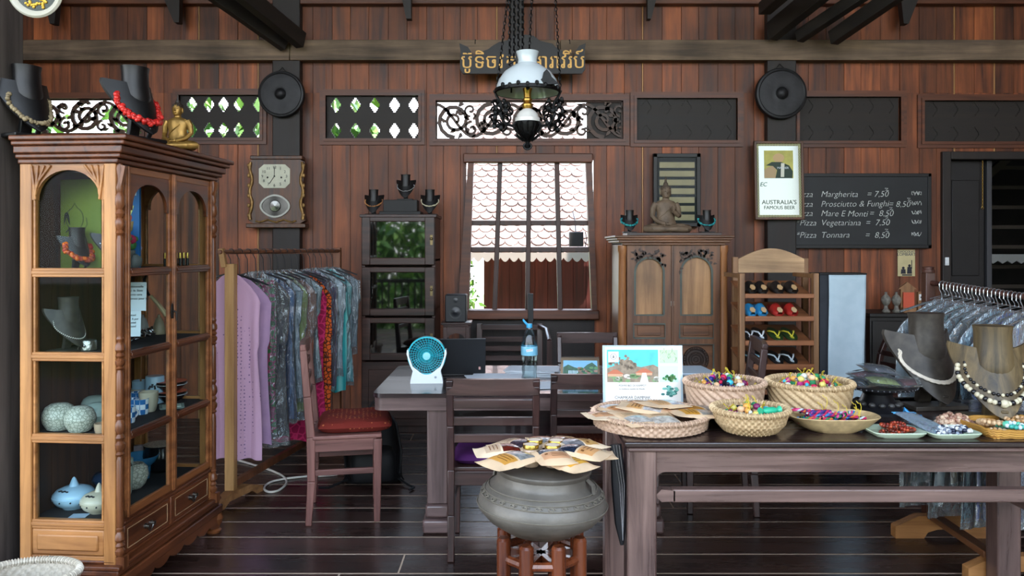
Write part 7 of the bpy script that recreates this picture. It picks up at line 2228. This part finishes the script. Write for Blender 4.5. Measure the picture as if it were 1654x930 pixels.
# big flat tray of kraft pouches at the table's left corner
tr = basket('wicker_tray', 'flat round wicker tray overhanging the left corner of the table', 'tray', (px(1050, 2.955), 2.955, TZ), 0, [(.19, 0), (.212, .006), (.216, .05)], M_wickp, rows=6, nseg=90, rim_r=.008)
M_kraft = plain('kraft paper', '#e0c09c', .7, var=.10, vscale=9, bump=.15, bscale=30)
M_kraft2 = plain('kraft paper light', '#ead0b0', .7, var=.08, vscale=9, bump=.15, bscale=30)
M_win = plain('pouch window film', '#a8a8ac', .12, .3, var=.3, vscale=40)
def pouch(label, loc, rz, tilt, L, W, lab='#d2872e', win='#8a8078', group=None, lab2=True, roll=0, curl=.012, puff=.016):
    t = thing('kraft_pouch', label, 'pouch', loc, group=group, rot=(tilt, roll, rz))
    def f(sg):
        def g(u, v):
            a, b = u*2-1, v*2-1
            e = max(0, 1-abs(a)**3)*max(0, 1-abs(b)**2.5)
            z = .0015+puff*e if sg > 0 else 0.0
            return (a*W/2, b*L/2, z + curl*max(0, b-.2)**2 + .004*a*a*(1 if b > .3 else 0))
        return g
    m = MB(); m.grid(f(1), 14, 18); m.grid(f(-1), 14, 18, flip=True)
    rim = lambda s: [f(s)(k/14, 0) for k in range(15)] + [f(s)(1, k/18) for k in range(1, 19)] + [f(s)(1-k/14, 1) for k in range(1, 15)] + [f(s)(0, 1-k/18) for k in range(1, 18)]
    a_, b_ = rim(1), rim(-1); n = len(a_)
    m.add(a_+b_, [(n+i, n+(i+1) % n, (i+1) % n, i) for i in range(n)])
    m.build('bag', [M_kraft if hash(lab) is None else (M_kraft2 if len(label) % 2 else M_kraft)], t)
    def patch(nm, u0, u1, v0, v1, mt, lift=.0009):
        q = MB(); q.grid(lambda u, v: tuple(Vector(f(1)(u0+(u1-u0)*u, v0+(v1-v0)*v))+Vector((0, 0, lift))), 6, 6); q.build(nm, [mt], t)
    patch('clear_window', .12, .88, .12, .46, plain('window '+win, win, .15, .0, var=.5, vscale=60))
    patch('printed_label', .14, .86, .50, .80, plain('label '+lab, lab, .5, var=.15, vscale=20))
    if lab2:
        q = MB(); 
        for k in range(3): q.grid(lambda u, v: tuple(Vector(f(1)(.22+.4*u, .55+.07*k+.018*v))+Vector((0, 0, .0016))), 4, 1)
        q.grid(lambda u, v: tuple(Vector(f(1)(.70+.08*u, .55+.06*v))+Vector((0, 0, .0016))), 2, 2)
        q.build('label_print', [plain('label ink', '#7a4a1e', .6)], t)
    return t
tc_ = Vector(tr.location)
PL = [('lying lowest at the left end of the wicker tray', 190, -.185, -.05, .056, '#d49a6a', '#b08a70'), ('on the left of the wicker tray', 205, -.12, .06, .060, '#d48a4a', '#9a9a98'), ('at the back of the wicker tray', 170, -.02, .14, .066, '#c98e62', '#9a948a'),
      ('at the back right of the wicker tray', 140, .07, .11, .070, '#b9a88a', '#8a8e84'), ('with a golden label at the right end of the wicker tray', 118, .19, .03, .064, '#c98a2a', '#6a6a68'), ('with a second golden label, right front of the wicker tray', 100, .16, -.06, .070, '#cf9230', '#a09a90'),
      ('at the front centre of the wicker tray', 10, .02, -.12, .062, '#d7b890', '#bdb6ac'), ('at the front left of the wicker tray', 20, -.08, -.12, .064, '#d9b48a', '#b8b4ae'), ('crossing the middle of the wicker tray', 70, -.03, -.02, .086, '#d39a5a', '#c0bfc0'), ('topmost in the middle of the wicker tray', 120, .05, .01, .100, '#d6a470', '#c8c8cc')]
for lb, rz, x, y, z, c, wn in PL:
    pouch('brown kraft paper pouch '+lb, tc_+Vector((x, y, .044+(z-.056)*.72)), rz, (2 if abs(x) < .1 else 1), .19, .125, c, wn, 'kraft pouches on the wicker tray')

# printed sign in a clear stand
Y = 3.24; k_ = Y/F
sg = thing('printed_sign', 'printed sign in a clear stand with photographs of villas and leaves, standing on the table', 'sign', (px(1039, Y), Y, TZ), rot=(-6, 0, 0))
sg.rotation_euler = (R(-5), 0, 0)
W_, H_ = 127*k_, 101*k_
def sp(u, v): return ((u-1039)*k_, .008+(660-v)*k_)
def sq(mb, u0, u1, v0, v1, mat=0, th=.0008, y=-.0045):
    a, b = sp(u0, v1), sp(u1, v0); mb.prism([(a[0], a[1]), (b[0], a[1]), (b[0], b[1]), (a[0], b[1])], th, T(0, y, 0) @ FRONT, mat)
M_acry = plain('clear acrylic', '#b4c8d4', .08, 0, coat=.5)
mb = MB(); a, b = sp(974, 660), sp(1104, 559); mb.bb(a[0], b[0], -.003, .004, a[1], b[1]); mb.bb(a[0]-.004, b[0]+.004, -.012, .07, -.0, .008); mb.bb(a[0], b[0], -.012, -.008, .0, .02); mb.build('stand', [M_acry], sg, bevel=.002)
mb = MB(); sq(mb, 978, 1100, 562, 651, 0, .001, -.0032); mb.build('sheet', [plain('sign paper', '#e3e0da', .6)], sg)
rn = random.Random(21)
mb = MB()
sq(mb, 981, 1064, 566, 618, 0)
mb.prism([sp(*q) for q in ((981, 618), (1064, 618), (1064, 594), (1056, 590), (1046, 592), (1036, 594), (1026, 592), (1020, 586), (1014, 580), (1008, 584), (1000, 590), (992, 592), (981, 596))], .0008, T(0, -.0052, 0) @ FRONT, 1)
for x0, x1, top, bot in ((982, 1006, 598, 609), (1028, 1054, 596, 607)):
    mb.prism([sp(x0, bot-4), sp(x1, bot-4), sp(x1, bot), sp(x0, bot)], .0008, T(0, -.0062, 0) @ FRONT, 2)
    mb.prism([sp(x0-2, bot-4), sp(x1+2, bot-4), sp((x0+x1)/2+3, top), sp((x0+x1)/2-3, top)], .0008, T(0, -.0068, 0) @ FRONT, 3)
for q in range(22):
    u, v = 985+rn.random()*76, 607+rn.random()*9; c = sp(u, v); r_ = (3+3*rn.random())*k_
    mb.prism([(c[0]+r_*math.cos(a*.8), c[1]+r_*.6*math.sin(a*.8)) for a in range(8)], .0008, T(0, -.0060, 0) @ FRONT, 4 if q % 3 else 5)
for q in range(60):
    u, v = 984+rn.random()*44, 584+rn.random()*14-8*(1008 < 984+q*.7 < 1018); c = sp(u, v); r_ = (1.2+1.8*rn.random())*k_
    mb.prism([(c[0]+r_*math.cos(a*.8), c[1]+r_*math.sin(a*.8)) for a in range(8)], .0008, T(0, -.0058, 0) @ FRONT, 1)
c = sp(1040, 612); mb.prism([sp(1034, 618), sp(1048, 618), sp(1044, 603), sp(1038, 603)], .0008, T(0, -.0066, 0) @ FRONT, 5)
mb.build('villa_picture', [plain('picture sky', '#4fc0cc', .5, var=.15, vscale=20), plain('picture trees', '#8a7a68', .5, var=.3, vscale=50), plain('picture wall', '#c99a7a', .5), plain('picture roof', '#b8674a', .5), plain('picture shrub', '#7a9a6a', .5), plain('picture path', '#d8d4c8', .5)], sg)
mb = MB(); sq(mb, 1066, 1096, 566, 588, 0); sq(mb, 1066, 1096, 592, 618, 1)
for q in range(34):
    u, v = 1067+rn.random()*28, 567+rn.random()*20; c = sp(u, v); d = (rn.random()-.5)*8
    mb.bar((c[0], -.0056, c[1]), (c[0]+d*k_, -.0056, c[1]+.010), .002, .0012, 2 if q % 2 else 3)
c0 = sp(1082, 611)
for q in range(30):
    a = rn.random()*6.3; r_ = rn.random()*9*k_; x, z = c0[0]+r_*math.cos(a)*1.2, c0[1]+r_*math.sin(a)*.6; h = 2.2*k_
    mb.prism([(x+h*math.cos(b*.8), z+h*math.sin(b*.8)) for b in range(8)], .0008, T(0, -.0056, 0) @ FRONT, 2 if q % 2 else 4)
mb.build('plant_pictures', [plain('picture pale green', '#b8ccb0', .5), plain('picture pale aqua', '#c4e2da', .5), plain('picture stem', '#6a9a5a', .5), plain('picture stem light', '#d4ddb4', .5), plain('picture leaf', '#2f7a44', .5)], sg)
mb = MB()
for q in range(26):
    u, v = 1070+rn.random()*24, 625+rn.random()*15; c = sp(u, v); r_ = 3.2*k_
    mb.prism([(c[0]+r_*math.cos(a*.7), c[1]+r_*.6*math.sin(a*.7)) for a in range(9)], .0008, T(0, -.0050-.0002*(q % 4), 0) @ FRONT, q % 2)
mb.build('leaf_picture', [plain('picture teal', '#2a6f68', .5), plain('picture teal light', '#6fb0a4', .5)], sg)
mb = MB(); sq(mb, 983, 1000, 569, 586, 0, .0006, -.0062); c = sp(991.5, 577)
mb.prism([(c[0]+5*k_*math.cos(q*.3), c[1]+5*k_*math.sin(q*.3)) for q in range(21)], .0005, T(0, -.0068, 0) @ FRONT, 1, holes=[[(c[0]+4.3*k_*math.cos(q*.3), c[1]+4.3*k_*math.sin(q*.3)) for q in range(21)]])
mb.prism([(c[0]-1.6*k_, c[1]-2.4*k_), (c[0]+1.6*k_, c[1]-2.4*k_), (c[0]+1.2*k_, c[1]+.5*k_), (c[0], c[1]+3*k_), (c[0]-1.2*k_, c[1]+.5*k_)], .0005, T(0, -.0068, 0) @ FRONT, 1)
mb.build('emblem', [C_wh, plain('emblem grey', '#7a7a76', .6)], sg)
M_si = plain('sign ink', '#35332f', .7)
for s, u, v, sz in (('POIVRE BIO DE KAMPOT', 1022, 625, .0105), ('La meilleure qualité du Monde', 1021, 630, .0088), ('CHAMKAR DAMMAK', 1022, 644.5, .0160), ('Cambodge', 1022, 648.5, .006)):
    x, z = sp(u, v); text('lettering', s, sz, T(x, -.0046, z) @ FRONT, M_si, sg, .0003, 'CENTER')

# shallow square-rimmed tray with braided bracelets
t4 = thing('shallow_tray', 'shallow bamboo tray of coloured braids, right of the bowl-shaped basket', 'tray', (px(1343, 2.90), 2.895, TZ), 0)
def square_dish(t, w0, d0, w1, d1, h_, th, mat, name='dish', n=9, power=4):
    m = MB(); N = 48
    def ring(w_, d_, z): return [(w_/2*math.copysign(abs(math.cos(a))**(2/power), math.cos(a)), d_/2*math.copysign(abs(math.sin(a))**(2/power), math.sin(a)), z) for a in [2*PI*k/N for k in range(N)]]
    m.loft([ring(w0, d0, 0), ring(w0*.5+w1*.5, d0*.5+d1*.5, h_*.35), ring(w1, d1, h_), ring(w1-.004, d1-.004, h_+.003), ring(w1-.012, d1-.012, h_), ring(w0*.5+w1*.5-.012, d0*.5+d1*.5-.012, h_*.35+th), ring(w0-.01, d0-.01, th)])
    return m.build(name, mat, t)
square_dish(t4, .17, .13, .34, .21, .055, .006, [plain('bamboo tray', '#b49a70', .6, var=.2, vscale=40)], 'dish', power=2.6)
rn = random.Random(14)
BR = [plain('braid '+c, c, .6) for c in ('#b8234f', '#22286a', '#c8d2d8', '#2a7ab0', '#c4602a', '#5a2a7a', '#161622', '#2f7a4a', '#d84a8a')]
for k in range(30):
    a = (rn.random()-.5)*70; x = (rn.random()-.5)*.22; y = (rn.random()-.5)*.10
    t = thing('braided_bracelet', 'colourful braided bracelet heaped in the shallow bamboo tray', 'bracelet', Vector(t4.location)+Vector((x, y, .022+.0014*k)), a, 'bracelets in the bamboo tray')
    mb = MB(); Lb = .045; n = 13
    for s_ in range(3):
        mb.tube([(-Lb+2*Lb*q/n, .005*math.sin(q*1.25+s_*2.09)+.012*math.sin(q/n*3+k), .006+.003*math.cos(q*1.25+s_*2.09)) for q in range(n+1)], .0042, 6, mat=s_)
    mb.build('braid', rn.sample(BR, 3), t)
    if k % 4 == 0:
        c = MB(); c.tube([(Lb+.012*math.sin(q*.6), .004*q*.3, .01+.011*q*(1 if q < 5 else .8)) for q in range(7)], .0013, 5); c.build('tie_cord', [M_cord], t)

# pale green rectangular dishes with beads
def bead_heap(t, mats, n, cx, cy, w_, d_, h_, r_, seed, name='beads'):
    rn = random.Random(seed); m = MB()
    for k in range(n):
        x, y = (rn.random()*2-1), (rn.random()*2-1)
        if x*x+y*y > 1: continue
        z = (1-(x*x+y*y))*h_*rn.random()
        m.ball((cx+x*w_/2, cy+y*d_/2, z+r_), r_*(.75+.5*rn.random()), 7, 5, mat=rn.randrange(len(mats)))
    m.build(name, mats, t)
def beaded_bracelet(label, loc, rz, R_, r_, mats, group, tilt=0, seed=1, squash=1.0, n=None):
    rn = random.Random(seed); t = thing('bead_bracelet', label, 'bracelet', loc, group=group, rot=(tilt, 0, rz))
    n = n or int(2*PI*R_/(r_*1.9)); m = MB()
    for k in range(n):
        a = 2*PI*k/n; m.ball((R_*math.cos(a), R_*squash*math.sin(a), r_), r_, 8, 6, mat=rn.randrange(len(mats)))
    m.build('beads', mats, t)
    return t
M_celd = plain('celadon dish', '#b9c8b0', .25)
dA = thing('rectangular_dish', 'pale green dish of red seed bracelets on the table edge', 'dish', (px(1440, 2.83), 2.82, TZ), 0)
square_dish(dA, .15, .12, .19, .15, .018, .006, [M_celd], power=7)
dB = thing('rectangular_dish', 'pale green dish of black and white beads on the table edge', 'dish', (px(1532, 2.80), 2.81, TZ), 4)
square_dish(dB, .15, .12, .19, .15, .018, .006, [M_celd], power=7)
MR = [plain('red seed', '#8a2a1a', .35), plain('brown seed', '#5a2216', .35), plain('rust bead', '#a8452a', .35)]
for k in range(9):
    beaded_bracelet('red seed bracelet heaped in the left pale green dish', Vector(dA.location)+Vector((-.03+.03*(k % 3)+.004*k, -.025+.022*(k//3), .0075+.0065*(k % 4))), k*40, .026, .0062, MR, 'red seed bracelets', 4, k, .8)
MW = [plain('white bead', '#d6d8da', .3), plain('navy bead', '#1c2238', .3), plain('white bead', '#d6d8da', .3), plain('grey bead', '#7a8494', .3)]
for k in range(8):
    beaded_bracelet('black and white beaded bracelet in the right pale green dish', Vector(dB.location)+Vector((-.03+.032*(k % 3), -.045+.026*(k//3), .0075+.008*(k % 3))), k*50, .024, .0078, MW, 'black and white bracelets', 6, 20+k, .85)
t = thing('zip_bag', 'clear blue zip bag with pink beads, leaning on the pale green dishes', 'bag', (px(1487, 2.87), 2.865, TZ+.022), rot=(16, 6, 28))
mb = MB()
def bagf(sg): return lambda u, v: ((u-.5)*.13, (v-.5)*.17, sg*.013*(1-(2*u-1)**4)*(1-(2*v-1)**4)*(1+.3*math.sin(u*9+v*5))+.012)
mb.grid(bagf(1), 14, 16); mb.grid(bagf(-1), 14, 16, flip=True); mb.build('film', [film('blue zip film', '#9fd2ee', .22, 14, .6, .10)], t)
mb = MB(); mb.tube([(-.065, .075, .012), (.065, .075, .012)], .003, 6); mb.tube([(-.065, .083, .012), (.065, .083, .012)], .002, 6); mb.build('zip_strip', [plain('zip blue', '#4fa8d8', .3)], t)
bead_heap(t, [plain('pink bead', '#b8688a', .4), plain('pale pink bead', '#c9a0ac', .4)], 60, .01, -.02, .07, .08, .01, .005, 3, 'beads')
t = thing('blue_ribbon', 'bright blue ribbon tie on top of the zip bag', 'ribbon', (px(1468, 2.99), 2.985, TZ), 0)
mb = MB(); mb.tube([(0, 0, .004), (.01, 0, .03), (-.015, .01, .058), (-.03, .0, .03), (0, -.005, .018), (.04, -.01, .035), (.055, -.02, .012)], [.004, .007, .008, .007, .006, .007, .004], 8, flat=.4); mb.build('ribbon', [plain('ribbon blue', '#2a86c0', .4)], t)
t = thing('bead_net', 'net of pinkish brown beads behind the black and white ones', 'beads', (px(1540, 2.95), 2.945, TZ), 0)
bead_heap(t, [plain('rosy brown bead', '#a8806a', .4), plain('beige bead', '#c9ab90', .4), plain('brown bead', '#8a6250', .4)], 320, 0, 0, .15, .085, .045, .0085, 5)
# golden wicker tray with wooden and turquoise beads
gt = thing('wicker_tray', 'golden rectangular wicker tray of wooden and turquoise beads, at the right edge', 'tray', (px(1640, 2.86), 2.86, TZ), 3)
mb = MB()
for zz, gx in ((.006, 0), (.014, .006), (.022, .010), (.030, .012)):
    pts = []
    for q in range(80):
        a = 2*PI*q/80; c, s = math.cos(a), math.sin(a)
        pts.append(((.155+gx)*math.copysign(abs(c)**.3, c), (.105+gx)*math.copysign(abs(s)**.3, s), zz+.002*math.sin(q*PI/2)))
    mb.tube(pts, .0055, 6, True, tone=.4+.4*((zz*1000) % 3)/3)
for q in range(26): mb.bb(-.155+.012*q, -.155+.012*q+.010, -.105, .105, .001, .005, tone=.3+.4*(q % 2))
mb.build('woven_body', [M_wickg], gt)
MWD = [plain('wood bead', '#b58a5c', .45), plain('pale wood bead', '#c9a882', .45)]
MTQ = [plain('mint bead', '#5fbfa0', .3), plain('aqua bead', '#3fa394', .3), plain('ice bead', '#c9dde2', .3)]
for k in range(12):
    ms = (MWD, MTQ, MWD, [MTQ[2], plain('clear bead', '#aebfc8', .2)])[k % 4]
    lb = ('pale wooden bead bracelet in the golden wicker tray', 'mint and aqua bead bracelet in the golden wicker tray', 'pale wooden bead bracelet in the golden wicker tray', 'icy clear bead bracelet in the golden wicker tray')[k % 4]
    beaded_bracelet(lb, Vector(gt.location)+Vector((-.10+.055*(k % 4)+.01*(k//4), -.06+.05*(k//4), .006+.012*((k*2) % 3))), k*33, .034, .0085, ms, lb+' group', 5, 50+k, .8)

# dark pedestal dish with packets
Y = 3.22; k_ = Y/F
pd = thing('pedestal_dish', 'black footed dish carved at the foot, holding clear packets, right of the big baskets', 'pedestal dish', (px(1417, Y), Y, TZ))
mb = MB(); mb.lathe([(.115, 0), (.118, .012), (.10, .022), (.085, .03), (.066, .05), (.056, .075), (.062, .088), (.12, .098), (.148, .104), (.150, .112), (.142, .113), (.05, .104), (1e-5, .104)], 48); mb.build('dish', [plain('black lacquer', '#161518', .35, var=.3)], pd)
mb = MB()
for q in range(44):
    a = 2*PI*q/44; mb.ball((.150*math.cos(a), .150*math.sin(a), .107), .005, 6, 4)
mb.build('beaded_rim', [plain('black lacquer', '#161518', .35, var=.3)], pd)
mb = MB()
for q in range(14):
    a = 2*PI*q/14; mb.ball((.084*math.cos(a), .084*math.sin(a), .038), (.014, .014, .010), 8, 6)
mb.build('carved_foot', [plain('grey carving', '#3a3836', .5, var=.3)], pd)
PK = [('clear packet holding a pale green cloth, front of the pedestal dish', '#b4bd6a', .00, -.045, .026, 0, 6), ('clear packet holding dusky red cloth, behind the green one on the pedestal dish', '#8a4a52', -.02, .03, .040, 14, -4), ('clear packet holding black cloth, left on the pedestal dish', '#1c1c24', -.075, -.01, .016, 30, 0), ('clear packet holding brown and red cloth, right on the pedestal dish', '#7a3a3a', .085, -.02, .014, -20, -8), ('clear packet holding grey cloth, topmost on the pedestal dish', '#6a6470', .03, .05, .058, 8, 8)]
for lb, c, x, y, z, rz, ro in PK:
    t = thing('clear_packet', lb, 'packet', Vector(pd.location)+Vector((x, y, .1135+z-.012)), group='packets on the pedestal dish', rot=(10, ro, rz))
    mb = MB(); mb.grid(lambda u, v: ((u-.5)*.12, (v-.5)*.07, .006+.013*math.sqrt(max(0, (1-(2*u-1)**2)*(1-(2*v-1)**2)))), 14, 10); mb.grid(lambda u, v: ((u-.5)*.12, (v-.5)*.07, .005), 14, 10, flip=True); mb.build('folded_cloth', [cloth('packet cloth '+c, c, c, 'noise', 30)], t)
    mb = MB()
    fg = lambda sg: (lambda u, v: ((u-.5)*.155, (v-.5)*.105, .006+sg*(.017*max(0, (1-abs(2*u-1)**3))*max(0, (1-abs(2*v-1)**3))+.002*math.sin(u*17+v*11)+.001)))
    mb.grid(fg(1), 16, 12); mb.grid(lambda u, v: ((u-.5)*.155, (v-.5)*.105, .002), 16, 12, flip=True); mb.build('film', [film('packet film', '#eef2f5', .05, 16, .7, .16)], t)

# necklace busts on the table
b1 = bust('necklace_bust', 'mottled dark bust wearing a white rope necklace, on the display table', (px(1502, 3.30), 3.31, TZ), 8, .40, M_bustg)
o = thing('necklace', 'twisted white rope necklace on the mottled bust', 'necklace', b1.location, 0, 'necklaces on busts'); o.rotation_euler = b1.rotation_euler
pa = loop_path(.40, .44, .34, 90, .010)
for s_ in range(4):
    mb = MB(); mb.tube([Vector(p)+Vector((.0045*math.cos(i*.55+s_*PI/2), -.004+.0045*math.sin(i*.55+s_*PI/2), .0045*math.sin(i*.55+s_*PI/2))) for i, p in enumerate(pa)], .0042, 7, True); mb.build('strand', [plain('white rope', '#cfc4b4', .6, var=.1)], o)
b2 = bust('necklace_bust', 'streaked wooden bust wearing black and bone beads, on the display table', (px(1606, 3.02), 3.02, TZ), -12, .375, M_bustw)
necklace('necklace', 'black and bone disc bead necklace on the wooden bust', b2, .375, .50, .36, [M_bone, M_blk], 50, .0105, [0, 0, 1], big=.017)
necklace('necklace', 'inner strand of black and bone beads on the wooden bust', b2, .375, .42, .30, [M_bone, M_blk], 44, .007, [1, 0, 1])
b3 = bust('necklace_bust', 'dark bust wearing turquoise beads, cut off at the right edge of the photo', (2.115, 3.10, TZ), -5, .27, M_bustg)
necklace('necklace', 'turquoise bead necklace at the right edge of the photo', b3, .27, .48, .36, [M_turq, plain('green turquoise', '#3fb09a', .35)], 44, .0085)
t = thing('display_block', 'flat black display base behind the bead dishes', 'display stand', (px(1560, 3.05), 3.38, TZ), 4)
mb = MB(); mb.bb(-.15, .15, -.05, .05, 0, .02); mb.build('base', [M_black], t, bevel=.004)

# ================================================================ BRONZE DRUM ON ITS STOOL
DX, DY = px(874, 2.66), 2.66
k_ = DY/F
M_brz = plain('grey bronze', '#666058', .5, .2, var=.35, vscale=7, bump=.25, bscale=30)
zb = pz(862, DY-.02)
ztop = .748
st = thing('stool', 'round stool of reddish posts under the bronze drum', 'stool', (DX, DY, 0))
M_stl = wood('stool wood z', '#3a160c', '#7d4022', 'z', 1.5, .25, .15, coat=.3)
for q in range(8):
    a = R(22.5+45*q); r_ = .138
    mb = MB(); zt_ = .525
    mb.lathe([(.020, 0), (.024, .01), (.024, zt_-.008), (.018, zt_)], 14, (r_*math.cos(a), r_*math.sin(a), 0)); mb.build('leg', [M_stl], st)
mb = MB(); 
for zz in (.16,):
    m2_ = MB(); m2_.tube([(.138*math.cos(R(22.5+45*q)), .138*math.sin(R(22.5+45*q)), zz) for q in range(8)], .015, 8, True); m2_.build('lower_ring', [M_stl], st)
for zz in (.455,):
    mb.tube([(.138*math.cos(R(22.5+45*q)), .138*math.sin(R(22.5+45*q)), zz) for q in range(8)], .015, 8, True)
for q in range(4):
    a = R(22.5+45*q); mb.bar((.13*math.cos(a), .13*math.sin(a), .44), (-.13*math.cos(a), -.13*math.sin(a), .44), .02, .03)
mb.build('ring_rail', [M_stl], st)
dr = thing('bronze_drum', 'grey bronze kettle drum with an engraved band, on the reddish stool', 'drum', (DX, DY, .525), rot=(0, 2.0, 0))
mb = MB()
h = ztop-.525
mb.lathe([(1e-5, .0), (.09, .0), (.125, .012), (.185, .05), (.218, .085), (.222, .10), (.216, .125), (.196, .152), (.190, .158), (.178, .168), (.166, .175), (.160, .185), (.158, .205), (.163, h-.012), (.166, h-.004), (.162, h), (1e-5, h)], 64); mb.build('shell', [M_brz], dr)
mb = MB()
for r_, z in ((.2105, .137), (.199, .1505), (.186, .164), (.223, .102)): mb.tube([((r_+.001)*math.cos(2*PI*q/64), (r_+.001)*math.sin(2*PI*q/64), z) for q in range(64)], .0022, 5, True)
for q in range(30):
    a0 = 2*PI*q/30
    pts = []
    for e in range(12):
        rr2 = .010*(1-.7*e/12); aa = a0+rr2*math.cos(e*.75)/.2*1.3; dz = rr2*.6*math.sin(e*.75)
        pts.append(((.2065-dz*.95)*math.cos(aa), (.2065-dz*.95)*math.sin(aa), .1435+dz*.8))
    mb.tube(pts, .0018, 5)
mb.build('engraved_band', [plain('worn bronze', '#7d766a', .5, .3)], dr)
for a0 in (-28, 152):
    mb = MB(); a = R(a0)
    for s_ in (-.02, .02): mb.tube([((.163)*math.cos(a+s_), .163*math.sin(a+s_), .205), (.185*math.cos(a+s_*1.3), .185*math.sin(a+s_*1.3), .19), (.19*math.cos(a+s_*1.6), .19*math.sin(a+s_*1.6), .162)], .005, 6)
    mb.build('handle', [M_brz], dr)
# pouches fanned around jars on the drum
c0 = Vector((DX, DY, ztop+.004))
PD = [('with an orange label, front left on the drum', 128, -.125, -.10, .010, '#cf9440', '#8a8a88', .205, .135), ('with a red-brown window, left on the drum', 100, -.165, .02, .012, '#cdb092', '#5a2018', .19, .12), ('with a clear window, back left on the drum', 50, -.10, .10, .014, '#c0a48a', '#3a3038', .185, .13),
      ('at the very back of the drum top', 0, .01, .15, .012, '#c98a70', '#8a8a8a', .18, .12), ('at the back right edge of the drum top', -20, .09, .13, .016, '#cfa070', '#6a4a3a', .18, .12), ('with a square window, right on the drum', -60, .155, .06, .020, '#c89a5a', '#7a7a7c', .20, .13),
      ('with a striped orange label, front right on the drum', -118, .155, -.05, .020, '#d39a62', '#1f2838', .20, .12), ('with a pink-orange label, front centre on the drum', -168, .045, -.105, .018, '#d09a72', '#3a4250', .165, .125), ('with a golden label, lowest at the front right of the drum', -140, .10, -.115, .006, '#d6a03a', '#b8a890', .19, .12), ('grey-backed, sticking out farthest right on the drum', -85, .20, -.01, .008, '#b8a48a', '#9aa0a4', .18, .10)]
for lb, rz, x, y, z, c, wn, L_, W_ in PD:
    # each bag's top end points outwards
    pouch('brown kraft paper pouch '+lb, c0+Vector((x*.86, y*.9, z*1.4+.022)), rz, -6, L_*.92, W_*1.0, c, wn, 'kraft pouches on the drum', curl=.012, puff=.024)
for k, (x, y, lb) in enumerate(((-.035, -.005, 'front left'), (.04, -.012, 'front right'), (-.02, .06, 'rear left'), (.055, .052, 'rear right'))):
    t = thing('glass_jar', 'small glass jar with a gold lid, %s of the four on the drum' % lb, 'jar', c0+Vector((x, y, .0)), 0, 'jars on the drum')
    mb = MB(); mb.lathe([(.024, 0), (.027, .004), (.027, .035), (.028, .052), (.026, .058), (.024, .061)], 24); mb.build('body', [plain('jar contents', '#b59c86', .2, var=.3, vscale=40)], t)
    mb = MB(); mb.lathe([(.0265, .060), (.028, .062), (.028, .072), (.0265, .075), (.022, .074), (1e-5, .0735)], 28); l = mb.build('lid', [plain('jar lid gold', '#b39648', .25, .9)], t)
    mb = MB(); mb.lathe([(.0225, .0746), (1e-5, .0748)], 24, cap=False); mb.build('lid_label', [plain('lid pale', '#c9c2ae', .3, .4)], l)
# black umbrella-like strap leaning at the table corner
t = thing('folded_umbrella', 'folded black umbrella hanging from the table corner beside the tray', 'umbrella', (TX0-.035, TY0+.06, 0))
mb = MB(); mb.tube([(.0, -.02, .80), (.012, -.02, .66), (.018, -.02, .52), (.022, -.02, .44)], [.020, .028, .022, .006], 10, flat=.5); mb.build('canopy', [plain('umbrella black', '#17171b', .5)], t)
mb = MB()
for s_ in (-1, 0, 1): mb.tube([(.0+.01*s_, -.036, .80), (.02+.008*s_, -.038, .66), (.024, -.03, .46)], .0016, 5)
mb.build('ribs', [M_silver], t)

# woven basket on the floor at the lower left
basket('wicker_basket', 'empty pale oval wicker basket on the floor in front of the glass cabinet', 'basket', (px(58, 2.92), 2.88, 0), 0, [(.10, 0), (.125, .012), (.155, .12), (.172, .25), (.175, .29)], M_wickw, sx=1.0, sy=.72, rows=20, nseg=60, rim_r=.011, weave=.004)

# ---------------------------------------------------------------- lettering becomes real geometry
dg = bpy.context.evaluated_depsgraph_get()
for o in [o for o in SC.objects if o.type == 'FONT']:
    me = bpy.data.meshes.new_from_object(o.evaluated_get(dg))
    n = bpy.data.objects.new(o.name, me)
    COL.objects.link(n)
    n.parent = o.parent; n.matrix_local = o.matrix_local.copy()
    nm = o.name
    bpy.data.objects.remove(o)
    n.name = nm
